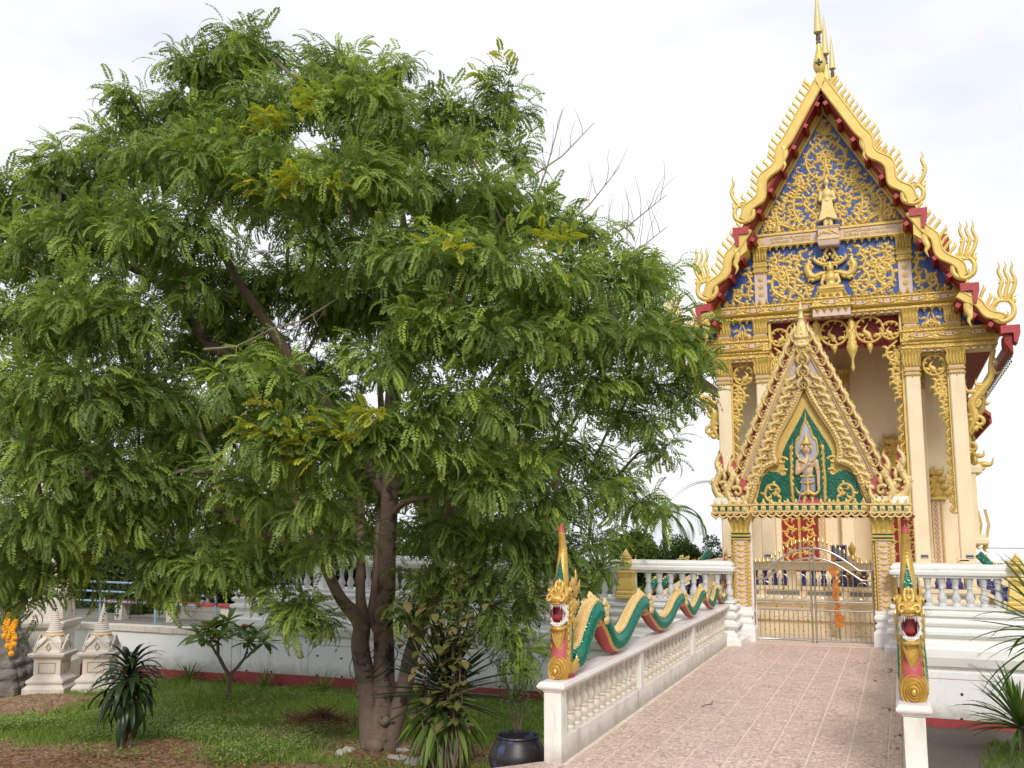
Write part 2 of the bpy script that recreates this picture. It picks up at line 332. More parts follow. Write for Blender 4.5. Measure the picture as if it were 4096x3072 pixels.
def bridge_rail(xc, label, name='bridge_balustrade'):
    t = thing(name, label, 'balustrade', (xc, 0, 0), 0, 'white balustrades along the tiled bridge')
    m = MB(); m.box(-.095,.095,10.64,22.02,-1.2,.245); obj('plinth', m, M['white'], t, bevel=.006)
    m = MB(); m.mould(cap_prof, -.11,.11,10.44,22.02); obj('cap_rail', m, M['cap'], t)
    for y in (10.545, 14.08, 17.88, 21.86):
        m = MB(); m.box(-.1,.1,y-.1,y+.1,(-1.3 if y < 11 else .246),.735); obj('post', m, M['white'], t, bevel=.008)
    for a, b in ((10.645,13.98),(14.18,17.78),(17.98,21.76)):
        n = 13
        for i in range(n):
            y = a+(b-a)*(i+.5)/n
            obj('baluster', BAL, None, t, loc=(0, y, .246), rot=(0,0,rnd.uniform(0,6)))
    return t
bridge_rail(-3.655, 'white balustrade with swirled balusters on the left of the tiled bridge')
bridge_rail(.02, 'white balustrade on the right of the tiled bridge, seen nearly end-on')

# ------------------------------------------------------------------ white terrace with moulded base
tprof = [(0,-.35),(.0,-.30),(.10,-.22),(.16,-.05),(.16,.10),(.07,.13),(.07,.20),(.0,.26),(.0,.31),(.06,.34),(.10,.38),(.10,.44),(.03,.47),(.0,.50),(.0,.53),(.05,.55),(.07,.59),(.07,.62),(.02,.65),(.0,.67),(.0,.71),(.06,.74),(.06,.79),(-.02,.82),(-.02,.86),(.02,.87),(.02,.905)]
tbal = [(.085,0),(.085,.05),(.06,.07),(.09,.12),(.095,.16),(.075,.22),(.05,.29),(.045,.33),(.06,.35),(.06,.37),(.048,.385),(.065,.45),(.072,.50),(.08,.52),(.08,.56)]
TB = fluted(tbal, .09, .30, 14, .12, 4).mesh('baluster', mat('terrace_baluster_paint', (.62,.62,.62), .5, col2=(.44,.44,.45), vs=6, var=.9, bump=.15), 55)
tcap = [(0,1.465),(.03,1.475),(.03,1.51),(.09,1.53),(.10,1.58),(.10,1.60),(.05,1.615),(.05,1.63),(.07,1.645),(.07,1.69),(.03,1.705),(.03,1.74)]
def terrace(x0, x1, label, posts):
    t = thing('terrace', label, 'terrace', (0, 21.5, 0), 0, 'white terrace on both sides of the gate')
    m = MB(); m.box(x0, x1, 0, 1.0, -1.22, -.352); obj('wall', m, M['terrlow'], t)
    m = MB(); m.box(x0-.012, x1+.012, -.012, 1.0, -1.75, -1.222); obj('base_band', m, M['redband'], t)
    m = MB(); m.mould(tprof, x0, x1, .05, 1.0); obj('base_moulding', m, M['terr'], t)
    m = MB(); m.mould(tcap, x0+.1, x1-.1, .26, .44); obj('cap_rail', m, M['terr'], t)
    n = int((x1-x0)/.256)
    for i in range(n):
        x = x0+.2+i*.256
        if any(abs(x-p) < .2 for p in posts) or x > x1-.1: continue
        obj('baluster', TB, None, t, loc=(x, .35, .906), rot=(0,0,rnd.uniform(0,6)))
    for p in posts:
        m = MB(); m.box(p-.14,p+.14,.22,.48,.906,1.464); obj('post', m, M['terr'], t)
    m = MB(); x = x0+.25
    while x < x1-.5:                       # painted panel outlines on the wall
        w = min(1.88, x1-.15-x)
        for a in ((x,x+w,-.47,-.455),(x,x+.012,-1.2,-.47),(x+w-.012,x+w,-1.2,-.47)): m.box(a[0],a[1],-.003,.002,a[2],a[3])
        x += 2.05
    obj('panel_line', m, M['line'], t)
    for k in range(int((x1-x0)/.7)):
        for z in (-.75, -1.19):
            x = x0+.5+k*.7
            if k % 3 == 2: continue
            m = MB(); m.lathe([(.025,0),(.03,.004)], seg=8); o = obj('drain_hole', m, M['hole'], t, loc=(x+rnd.uniform(-.03,.03), -.001, z+rnd.uniform(-.03,.03)), rot=(R(90),0,0))
    return t
terrace(-16.3, -3.42, 'long white moulded terrace behind the big tree, left of the gate', [-5.78, -9.9, -13.9])
terrace(-.28, 9.0, 'white moulded terrace to the right of the gate behind spiky leaves', [2.05, 6.1])
# low wall farther left with a coping of blocks
t = thing('low_wall', 'low white wall with a coping of pale blocks behind the small stupas', 'wall', (0, 21.5, 0))
m = MB(); m.box(-40,-16.32,0,.3,-1.3,-.36); obj('wall', m, M['terrlow'], t)
m = MB(); m.box(-40,-16.32,-.012,.3,-1.8,-1.302); obj('base_band', m, M['redband'], t)
cb = MB(); cb.box(-.222,.222,-.06,.36,0,.14); CB = cb.mesh('coping_block', M['stupa'])
for i in range(30): obj('coping_block', CB, None, t, loc=(-16.6-i*.456, 0, -.358+rnd.uniform(-.006,.006)))
m = MB(); m.box(-40,-16.5,21.8,33.5,-1.0,-.42)
bk = obj('raised_yard', m, M['concrete']); bk['kind'] = 'structure'
# ------------------------------------------------------------------ relief ornament
def FR(y0): return lambda u, v, d: (u, y0-d, v)
def spl(pts, n=4):
    p = [np.array(q, float) for q in pts]; p = [2*p[0]-p[1]]+p+[2*p[-1]-p[-2]]; out = []
    for i in range(1, len(p)-2):
        for k in range(n):
            t = k/n; a, b, c, d = p[i-1:i+3]
            out.append(.5*(2*b+(c-a)*t+(2*a-5*b+4*c-d)*t*t+(3*b-a-3*c+d)*t**3))
    out.append(p[-2]); return [tuple(q) for q in out]
def ridge(mb, pts, w, h, P, m=0, two=False):
    n = len(pts)
    if not hasattr(w, '__len__'): w = [w]*n
    if len(w) != n: w = list(np.interp(np.linspace(0,1,n), np.linspace(0,1,len(w)), w))
    wm = max(w); vs = []
    for i in range(n):
        a = pts[max(i-1,0)]; b = pts[min(i+1,n-1)]; tx, ty = b[0]-a[0], b[1]-a[1]; l = math.hypot(tx,ty) or 1; nx, ny = -ty/l, tx/l
        u, v = pts[i]; d = h*math.sqrt(max(w[i],0)/wm)
        vs += [P(u+nx*w[i],v+ny*w[i],0), P(u+nx*w[i]*.55,v+ny*w[i]*.55,d*.8), P(u,v,d), P(u-nx*w[i]*.55,v-ny*w[i]*.55,d*.8), P(u-nx*w[i],v-ny*w[i],0)]
        if two: vs += [P(u-nx*w[i]*.5,v-ny*w[i]*.5,-d*.8), P(u+nx*w[i]*.5,v+ny*w[i]*.5,-d*.8)]
    k = 7 if two else 5; fs = []
    for i in range(n-1):
        for j in range(k if two else k-1):
            a, b = i*k+j, i*k+(j+1)%k; fs.append((a, b, b+k, a+k))
    if two: fs += [tuple(range(k))[::-1], tuple((n-1)*k+i for i in range(k))]
    else: fs += [tuple(range(k))[::-1]]
    mb.add(vs, fs, m)
def walk(u, v, ang, L, turn):
    pts = [(u,v)]; n = len(turn)
    for t in turn:
        ang += t; u += L/n*cos(ang); v += L/n*sin(ang); pts.append((u,v))
    return pts
def flame(mb, u, v, ang, L, w, P, fl=1, h=None, m=0, two=False):
    pts = walk(u, v, ang, L, [fl*t for t in (.25,.45,.45,.25,-.35,-.6,-.55,-.2,.25,.3)])
    ridge(mb, pts, [w*.8,w*1.1,w*1.25,w*1.25,w*1.1,w*.85,w*.6,w*.4,w*.22,w*.1,0], h or w*.8, P, m, two)
def curl(mb, u, v, ang, L, w, P, fl=1, h=None, m=0, two=False):
    pts = walk(u, v, ang, L, [fl*t for t in (.1,.2,.3,.4,.5,.55,.6,.65,.7,.7,.7)])
    ridge(mb, pts, [w,w,w*.95,w*.9,w*.85,w*.8,w*.75,w*.7,w*.75,w*.9,w*.8,w*.3], h or w*.8, P, m, two)
def vine(mb, pts, w, L, n, P, w1=.6, h=None, sides=(1,-1), n0=.08, sc=.85):
    s = spl(pts, 5); ridge(mb, s, [w*.7, w, w*(1+w1)/2, w*w1], h or w*.9, P)
    for k in range(n):
        t = n0+(1-n0)*(k+.3)/n; i = min(int(t*(len(s)-1)), len(s)-2); a = math.atan2(s[i+1][1]-s[i][1], s[i+1][0]-s[i][0]); q = sides[k % len(sides)]
        flame(mb, s[i][0], s[i][1], a+q*.55, L*1.05*(.7+.55*((k*7)%5)/4), w*sc, P, q, (h or w*.9)*.9)
def strip(mb, o, i, y0, y1, m=0, ms=0, P=None):           # solid band between an outer and an inner outline
    P = P or (lambda u,v,y: (u,y,v)); n = len(o)
    mb.add([P(*q,y0) for q in o]+[P(*q,y0) for q in i]+[P(*q,y1) for q in o]+[P(*q,y1) for q in i],
           [(k,k+1,n+k+1,n+k) for k in range(n-1)]+[(2*n+k,3*n+k,3*n+k+1,2*n+k+1) for k in range(n-1)], m)
    b = len(mb.v)-4*n
    for k in range(n-1):
        for f in ((k,2*n+k,2*n+k+1,k+1), (n+k,n+k+1,3*n+k+1,3*n+k)): mb.f.append(tuple(x+b for x in f)); mb.m.append(ms)
    for f in ((0,n,3*n,2*n), (n-1,3*n-1,4*n-1,2*n-1)): mb.f.append(tuple(x+b for x in f)); mb.m.append(ms)
def resample(pts, n):
    p = np.array(pts, float); d = np.concatenate([[0], np.cumsum(np.hypot(*np.diff(p, axis=0).T))]); t = np.linspace(0, d[-1], n)
    return [tuple(q) for q in np.stack([np.interp(t, d, p[:,0]), np.interp(t, d, p[:,1])], 1)]
def offs(pts, o):
    out = []
    for i in range(len(pts)):
        a = pts[max(i-1,0)]; b = pts[min(i+1,len(pts)-1)]; l = math.hypot(b[0]-a[0],b[1]-a[1]) or 1
        out.append((pts[i][0]-(b[1]-a[1])/l*o, pts[i][1]+(b[0]-a[0])/l*o))
    return out
def tooth(hgt, wd, P=FR(0), dn=1, m=0):                    # small leaf-shaped cornice ornament
    mb = MB(); o = [(-wd/2,0),(-wd*.55,hgt*.25),(-wd*.2,hgt*.45),(-wd*.28,hgt*.62),(0,hgt),(wd*.28,hgt*.62),(wd*.2,hgt*.45),(wd*.55,hgt*.25),(wd/2,0)]
    vs = [P(u,dn*v,0) for u,v in o]+[P(0,dn*hgt*.3,wd*.35)]
    mb.add(vs, [(i,i+1,9) for i in range(8)]+[(8,0,9)], m); return mb
def kranok(P=FR(0), two=False):                            # one flame-leaf motif, one unit tall
    mb = MB()
    ridge(mb, spl([(.02,0),(-.13,.16),(-.12,.38),(.03,.56),(.09,.76),(.03,1.)],3), [.05,.10,.115,.095,.055,.0], .10, P, two=two)
    curl(mb, .02, .0, .15, .85, .05, P, 1, .10, two=two)
    for u, v, a in ((-.2,.12,2.3),(-.22,.3,2.2),(-.1,.52,2.1),(.02,.66,1.9)): flame(mb, u, v, a, .28, .035, P, -1, .06, two=two)
    for u, v, a in ((.08,.5,.9),(.12,.7,1.)): flame(mb, u, v, a, .26, .03, P, 1, .05, two=two)
    return mb
KP = kranok().mesh('kranok', M['goldp'], 60); KG = kranok().mesh('kranok', M['gold'], 60)
KGt = kranok(two=True).mesh('kranok', M['gold'], 60)

# ------------------------------------------------------------------ ornate gate
gate = thing('gate_arch', 'pale gold pointed gate arch with a standing figure in its green niche', 'gate', (-1.86, 22.4, 0))
pink_out = [(0,7.2),(.18,6.72),(.60,5.92),(1.06,4.92),(1.47,3.96),(1.80,2.98)]
sl_out = [(0,7.05),(.13,6.62),(.50,5.85),(.95,4.86),(1.36,3.92),(1.72,2.96)]
sl_in = [(0,5.50),(.13,5.2),(.28,4.92),(.52,4.52),(.62,4.28),(.64,4.08),(.60,3.9),(.60,3.82),(.72,3.82),(.88,3.75),(1.0,3.6),(1.08,3.35),(1.14,3.15),(1.24,2.96)]
gr_in = [(0,5.10),(.10,4.88),(.22,4.66),(.40,4.3),(.475,4.1),(.48,3.95),(.44,3.82),(.43,3.70),(.50,3.60),(.60,3.69),(.76,3.70),(.88,3.58),(.94,3.4),(.98,3.2),(1.06,2.96)]
gr_in = [(u*(1.1 if v < 4.6 else 1.06),v) for u,v in gr_in]
no, ni = resample(sl_out, 40), resample(sl_in, 40)
mb = MB()
for s in (1,-1):
    Pm = lambda u,v,y,s=s: (s*u,y,v)
    strip(mb, no, ni, -.07, .14, 0, 1, Pm)
pb_ = MB(); pb_.prism([(u,v) for u,v in pink_out]+[(1.3,2.98),(.5,5.0),(0,5.9)], .02, .12); pk = obj('pediment_back', pb_, M['pink'], gate); mirror(pk)
slab = obj('pediment_slab', mb, [M['lilac'], M['pink']], gate)
mb = MB(); full = lambda o: o+[(-u,v) for u,v in o[::-1] if u > 1e-6]
mb.prism(full([(u*1.02,v) for u,v in sl_in]), .03, .13); obj('niche_frame', mb, M['gold'], gate)
mb = MB(); mb.prism(full(gr_in), .015, .03); obj('niche_panel', mb, M['green'], gate)
mb = MB()
for s in (1,-1):
    P = lambda u,v,d,s=s: (s*u, -.07-d, v)
    band = offs(resample(sl_in,46), .075)
    ridge(mb, band, .07, .07, P)
    for u,v in band[1:-1:1]: mb.ball((s*u,-.135,v), .032, seg=6, rg=4)
    ridge(mb, offs(resample(sl_in,46), .012), .014, .05, P); ridge(mb, offs(resample(sl_in,46), .165), .014, .05, P)
obj('arch_band', mb, M['goldp'], gate, smooth=60)
mb = MB()
for s in (1,-1):
    P = lambda u,v,d,s=s: (s*u, -.07-d, v)
    band = offs(resample(sl_out[1:],50), -.07)
    ridge(mb, band, .055, .07, P)
    for u,v in offs(band,.03)[::1]: mb.ball((s*u,-.13,v), .03, seg=6, rg=4)
    ridge(mb, offs(resample(sl_out[1:],50), -.155), .012, .04, P)
obj('outer_band', mb, M['goldp'], gate, smooth=60)
mid = [((a[0]*.56+b[0]*.44), a[1]*.5+b[1]*.5) for a,b in zip(resample(sl_out[1:],40), resample(offs(sl_in,.16),40))]
for s in (1,-1):
    for q in resample(offs(resample(sl_out[1:],40), -.02), 14)[:-1]:      # outer row of flame leaves
        obj('kranok', KP, None, gate, loc=(s*(q[0]+.05), -.10, q[1]-.06), rot=(0, s*R(2), 0), sc=(-s*.46,.7,.48))
    pm = [tuple(q) for q in resample([(.26,5.72),(.36,5.45),(.47,5.17),(.60,4.9),(.72,4.62),(.84,4.34),(.94,4.07),(1.06,3.8),(1.2,3.5),(1.32,3.2)],14)]
    for k, q in enumerate(pm):                                             # inner row
        obj('kranok', KP, None, gate, loc=(s*(q[0]+.06), -.072, q[1]-.18), rot=(0, s*R(-20), 0), sc=(-s*.58,.8,.42))
mb = MB(); mb.lathe([(.08,6.2),(.12,6.28),(.14,6.36),(.17,6.46),(.19,6.58),(.185,6.7),(.14,6.84),(.09,6.98),(.06,7.08),(.085,7.11),(.05,7.15),(.045,7.28),(.07,7.31),(.035,7.35),(.0,7.52)], (0,-.07,0), 10, sy=.7)
for z in (6.66,6.84):
    for s in (1,-1):
        for q in range(2): flame(mb, .02+.05*q, z-.22+.05*q, pi/2-.5*q+.3, .30, .05, lambda u,v,d,s=s: (s*u,-.185+.02*q-d,v), 1, .05)
for z,w in ((5.50,.42),(5.78,.42),(6.06,.40),(6.30,.36)):
    for s in (1,-1): obj('kranok', KP, None, gate, loc=(s*.07,-.12,z), rot=(0,s*R(-4),0), sc=(-s*w*.9,.8,w))
obj('spire', mb, M['goldp'], gate, smooth=50)
mb = MB(); mb.prism([(-.12,6.2),(.16,6.2),(.17,6.75),(.1,7.15),(.05,7.25),(-.06,7.2)], .02,.1); obj('spire_back', mb, M['pink'], gate)
# frieze with bosses
mb = MB()
mb.mould([(0,2.79),(.03,2.80),(.03,2.83),(0,2.84),(0,2.945),(.035,2.95),(.035,2.975),(0,2.985)], -1.25,1.25,-.14,.3)
for s in (1,-1): mb.mould([(0,2.76),(.03,2.77),(.03,2.80),(0,2.81),(0,2.93),(.035,2.94),(.035,2.965),(0,2.975)], *sorted((s*1.262,s*2.06)), -.32,.34)
obj('frieze', mb, M['goldp'], gate)
mb = MB(); mb.box(-.05,.05,-.015,0,-.05,.05); mb.ball((0,-.015,0), .034, seg=8, rg=4); BOSS = mb.mesh('frieze_boss', M['goldp'])
mb = MB(); mb.box(-.033,.033,-.006,0,-.05,.05); GSQ = mb.mesh('green_inlay', M['green'])
TP = tooth(.125,.11).mesh('leaf_tooth', M['goldp']); 
mb = MB(); ridge(mb, [(.085*cos(a),.085*sin(a)) for a in np.linspace(pi,2*pi,9)], .022, .03, FR(0)); flame(mb, 0,-.03,pi/2,.11,.03,FR(0)); ridge(mb,[(0,-.09),(0,-.13),(0,-.16)],[.03,.015,0],.02,FR(0))
SC = mb.mesh('scallop', M['goldp'], 60)
mb = MB(); mb.prism([(-.085,0)]+[(.085*cos(a),.085*sin(a)) for a in np.linspace(pi,2*pi,9)]+[(.085,0)], 0,.012); RS = mb.mesh('red_scallop', M['red'])
def frieze_run(x0, x1, y, z, n, yb):
    for i in range(n):
        x = x0+(x1-x0)*(i+.5)/n; w = (x1-x0)/n
        obj('frieze_boss', BOSS, None, gate, loc=(x, y-.002, z+.05))
        if i < n-1: obj('green_inlay', GSQ, None, gate, loc=(x+w/2, y-.002, z+.05))
        obj('leaf_tooth', TP, None, gate, loc=(x, y+.02, z+.13))
        obj('scallop', SC, None, gate, loc=(x, y, z-.05)); obj('red_scallop', RS, None, gate, loc=(x, y+.02, z-.045))
        obj('red_scallop', RS, None, gate, loc=(x+w/2, yb, z-.09))
frieze_run(-1.22,1.22,-.14,2.845,14,.24)
for a,b in ((-2.06,-1.27),(1.27,2.06)): frieze_run(a,b,-.32,2.82,5,.28)
mb = MB()
for s in (1,-1): mb.box(*sorted((s*1.30,s*2.03)), -.27,.3,2.975,3.12)
obj('finial_base', mb, M['terr'], gate)
# naga finials standing on the frieze ends
mb = MB(); P = FR(0)
ridge(mb, spl([(.02,.36),(.04,.16),(.22,.03),(.44,.08),(.54,.28),(.46,.46),(.40,.60),(.47,.78),(.44,.92),(.36,1.02),(.40,1.14)],4), [.04,.07,.09,.10,.10,.09,.085,.07,.055,.035,0], .10, P, 0, True)
curl(mb, .40,.34, 2.6, .5, .06, P, 1, .10, 0, True)
for u,v,a,L,f in ((.36,.55,2.4,.34,-1),(.3,.42,2.6,.34,-1),(.42,.72,2.0,.26,-1),(.1,.3,1.9,.3,1),(.54,.42,.1,.22,-1),(.2,.1,2.,.28,1)): flame(mb,u,v,a,L,.055,P,f,.07,0,True)
for u,v in ((.3,.13),(.42,.2),(.47,.32),(.43,.55),(.46,.72),(.16,.14)): mb.ball((u,-.08,v),.035,seg=6,rg=4)
NF = mb.mesh('naga_finial', M['goldp'], 60)
mb = MB(); mb.prism([(.0,.2),(.2,.0),(.5,.05),(.6,.3),(.5,.6),(.53,.8),(.46,1.),(.42,1.1),(.34,.9),(.33,.65),(.1,.5)], 0,.04); NB = mb.mesh('finial_back', M['pink'])
for s in (1,-1):
    for x, z, q in ((1.26,2.98,1.0),(1.56,3.10,1.0)):
        o = obj('naga_finial', NF, None, gate, loc=(s*x, -.2+.12*(x>1.4), z), sc=(s*q*.86,1,q))
        obj('finial_back', NB, None, gate, loc=(s*(x-.03), -.16+.12*(x>1.4), z), sc=(s*.9,1,1.02))
# pillars
def pillar(s):
    c = s*1.48
    m = MB(); m.box(c-.21,c+.21,-.13,.13,.742,2.19); m.box(c-.15,c+.15,-.2,.2,.742,2.19); q = obj('pillar_shaft', m, M['palepink'], gate)
    m = MB()
    for f in (-.21,-.15,.09-.0,): pass
    for x in (-.145,.075+.07): ridge(m, [(c+x,z) for z in np.linspace(.75,2.18,12)], .018, .02, FR(-.2))
    for x in (-.18,.18):
        for k in range(16): ridge(m, walk(c+x,.78+k*.088,pi/2+.9,.1,[-.3]*4+[.2]*2), [.02,.03,.028,.024,.018,.01,0], .03, FR(-.13))
    for x in (-.11,.11):
        for k in range(20): m.ball((c+x,-.205,.78+k*.072), .026, seg=5, rg=3)
    for k in range(11):
        z = .83+k*.125
        for t in (.9,-.9): flame(m, c, z, pi/2+t*.8, .11, .03, FR(-.2), 1 if t > 0 else -1)
        ridge(m, [(c,z-.05),(c,z),(c,z+.06)], [.006,.028,0], .03, FR(-.2))
        for e in (-1,1):
            if e*s < 0 or 1: ridge(m, [(0,z-.05),(0,z),(0,z+.06)], [.01,.05,0], .03, lambda u,v,d,e=e: (c+e*(.21+d), u, v))
    obj('pillar_relief', m, M['gold'], gate, smooth=60)
    m = MB(); m.sq([(.20,2.192),(.235,2.20),(.235,2.225),(.20,2.23)], (c,0,0)); m.sq([(.215,2.262),(.235,2.27),(.235,2.30),(.215,2.308)], (c,0,0)); m.sq([(.20,2.34),(.225,2.345),(.225,2.36),(.2,2.365)], (c,0,0)); obj('capital_ring', m, M['gold'], gate)
    m = MB(); m.sq([(.195,2.23),(.195,2.34)], (c,0,0)); obj('green_ring', m, M['green'], gate)
    m = MB(); rr = []
    for r, z in ((.20,2.366),(.195,2.42),(.205,2.5),(.225,2.57),(.255,2.64),(.255,2.755)):
        ring = []
        for side in range(4):
            for k in range(8):
                u = -1+k/4; e = 1-.07*(k % 2); x, y = (u, -e) if side == 0 else (e, u) if side == 1 else (-u, e) if side == 2 else (-e, -u)
                ring.append((c+r*x, r*y, z))
        rr.append(ring)
    m.rings(rr); obj('capital', m, M['goldd'], gate)
    m = MB(); m.sq([(.27,-.2),(.27,.29),(.255,.31),(.23,.34),(.215,.37),(.235,.40),(.235,.45),(.19,.47),(.19,.52),(.23,.55),(.245,.58),(.245,.64),(.215,.66),(.225,.70),(.225,.74)], (c,0,0)); obj('pedestal', m, M['terr'], gate)
pillar(-1); pillar(1)
m = MB(); m.box(-1.355,-1.235,-.11,.0,.0,2.75); obj('gate_post', m, M['white'], gate)
m = MB(); m.box(-1.32,-1.29,-.125,-.108,1.2,1.55); obj('bolt_plate', m, M['hole'], gate)
# niche ornament: two side stems with curls
mb = MB(); P = FR(.015)
ridge(mb, spl([(.33,3.02),(.34,3.25),(.36,3.55),(.34,3.8),(.345,4.05),(.32,4.22),(.29,4.38)],4), [.03,.035,.03,.03,.028,.02,0], .05, P)
for k in range(9): flame(mb, .34, 3.08+k*.135, .75+.05*k, .16, .03, P, 1); flame(mb, .34, 3.1+k*.135, pi-.75, .13, .03, P, -1)
curl(mb, .42,3.95,.9,.42,.03,P,-1); curl(mb, .43,3.72,.5,.38,.03,P,-1)
vine(mb, [(.32,2.99),(.55,2.98),(.80,3.02),(.93,3.15),(.88,3.36),(.72,3.40),(.62,3.28),(.70,3.17),(.78,3.22)], .034, .17, 9, P)
sc = obj('niche_scroll', mb, M['gold'], gate, smooth=60); mirror(sc)

# remeshed figures: overlapping ellipsoids fused into one skin
def blob(name, parts, mt, parent, vox=.02, loc=None):
    mb = MB()
    for p in parts:
        if len(p) == 3 and hasattr(p[1], '__len__') and hasattr(p[0], '__len__') and not hasattr(p[2], '__len__'):   # capsule a-b radius
            a, b, r = p; mb.tube([a, b], r, 10); mb.ball(a, r, seg=10); mb.ball(b, r, seg=10)
        elif len(p) == 4: a, b, r0, r1 = p; mb.tube([a, b], [r0, r1], 10); mb.ball(a, r0, seg=10); mb.ball(b, r1, seg=10)
        else: mb.ball(p[0], 1, seg=14, rg=9, sc=p[1])
    o = obj(name, mb, mt, parent, loc=loc)
    r = o.modifiers.new('fuse', 'REMESH'); r.mode = 'VOXEL'; r.voxel_size = vox; r.use_smooth_shade = True
    s = o.modifiers.new('smooth', 'SMOOTH'); s.iterations = 2; s.factor = .5
    return o
fy = -.03; 
mb = MB(); mb.prism([(.30,4.2),(.26,4.05),(.18,3.96),(-.18,3.96),(-.26,4.05),(-.27,4.2),(-.24,4.35),(-.16,4.42),(-.13,4.5),(-.08,4.62),(0,4.78),(.08,4.62),(.13,4.5),(.16,4.42),(.24,4.35),(.27,4.2)][1:], -.005,.012)
halo = obj('halo', mb, mat('pale_lilac_paint',(.46,.46,.60),.5), gate, sc=(.8,1,1))
mb = MB(); hp = [(.18,3.95),(.27,4.05),(.28,4.2),(.25,4.36),(.165,4.43),(.14,4.52),(.09,4.65),(0,4.82)]
for s in (1,-1):
    P = lambda u,v,d,s=s: (s*u, .0-d, v); ridge(mb, spl(hp,3), .022, .03, P)
    for k,q in enumerate(spl(hp,2)[1:-1]): flame(mb, q[0], q[1], .9, .10, .022, P, 1)
ridge(mb, [(0,4.8),(0,4.95),(0,5.03)], [.03,.015,0], .03, FR(0)); obj('halo_flames', mb, M['gold'], gate, smooth=60, sc=(.82,1,1))
blob('figure_body', [((0,fy,3.86),(.17,.09,.13)),((0,fy,3.72),(.13,.08,.14)),((0,fy,4.19),(.112,.10,.135)),((0,fy,4.0),(0,fy,4.1),.05),
    ((-.19,fy,3.9),(-.22,fy-.01,3.66),.058,.048),((-.22,fy-.02,3.64),(.0,fy-.10,3.82),.048,.038),((.19,fy,3.9),(.225,fy,3.62),.058,.045),((.225,fy,3.6),(.22,fy-.02,3.36),.042,.034),
    ((.02,fy-.11,3.84),(.055,.04,.05)),((.225,fy-.03,3.29),(.035,.03,.065)),((-.07,fy,3.55),(-.075,fy,3.1),.075,.045),((.07,fy,3.55),(.075,fy,3.1),.075,.045)], M['skin'], gate, .018)
blob('loincloth', [((0,fy-.005,3.5),(.155,.1,.10)),((-.075,fy,3.5),(-.08,fy,3.27),.085,.075),((.075,fy,3.5),(.08,fy,3.27),.085,.075)], M['greyp'], gate, .018)
mb = MB(); P = FR(fy-.085)
ridge(mb,[(-.15,3.58),(0,3.56),(.15,3.58)],.022,.03,P); ridge(mb,[(-.16,3.45),(0,3.42),(.16,3.45)],.018,.03,P); ridge(mb,[(0,3.6),(0,3.4),(0,3.18)],[.035,.03,.045],.03,P)
for s in (1,-1):
    ridge(mb, spl([(0,3.27),(s*.1,3.19),(s*.2,3.22),(s*.27,3.36)],3), [.03,.035,.03,0], .03, P); mb.lathe([(.052,0),(.06,.012),(.052,.025)], (s*.21,fy,3.72), 10); mb.lathe([(.055,0),(.06,.012),(.055,.03)], (s*.075,fy,3.2), 10); mb.lathe([(.05,0),(.055,.02),(.05,.05)], (s*.075,fy,3.08), 10)
    mb.ball((s*.075,fy-.04,3.02), .05, sc=(.9,1.4,.7)); flame(mb, s*.1,4.16,pi/2-s*.7,.16,.025,P,s)
ridge(mb, spl([(-.17,3.95),(-.08,3.90),(0,3.86),(.08,3.90),(.17,3.95)],3), .025, .02, FR(fy-.09))
mb.lathe([(.108,4.275),(.12,4.29),(.10,4.32),(.085,4.345),(.075,4.37),(.05,4.41),(.055,4.43),(.03,4.47),(.0,4.59)], (0,fy,0), 12)
obj('figure_ornaments', mb, M['gold'], gate, smooth=50)
mb = MB()
for s in (1,-1): ridge(mb, [(s*.015,4.215),(s*.04,4.222),(s*.065,4.21)], [.002,.008,.002], .004, FR(fy-.098)); ridge(mb, [(s*.012,4.245),(s*.04,4.255),(s*.07,4.24)], .004, .004, FR(fy-.096))
obj('figure_eyes', mb, M['black'], gate)
mb = MB(); ridge(mb, [(-.03,4.135),(0,4.128),(.03,4.135)], [.002,.008,.002], .006, FR(fy-.086)); obj('figure_mouth', mb, M['redl'], gate)
mb = MB(); mb.tube([(.06,fy-.14,3.98),(-.22,fy-.1,2.98)], .014, 6); obj('figure_staff', mb, M['pipe'], gate)
mb = MB(); mb.prism([(-.30,2.96),(.30,2.96),(.20,3.05),(-.20,3.05)], -.14,.02); mb.prism([(-.2,3.05),(.2,3.05),(.16,3.17),(-.16,3.17)],0,.014); obj('figure_step', mb, M['pink'], gate)

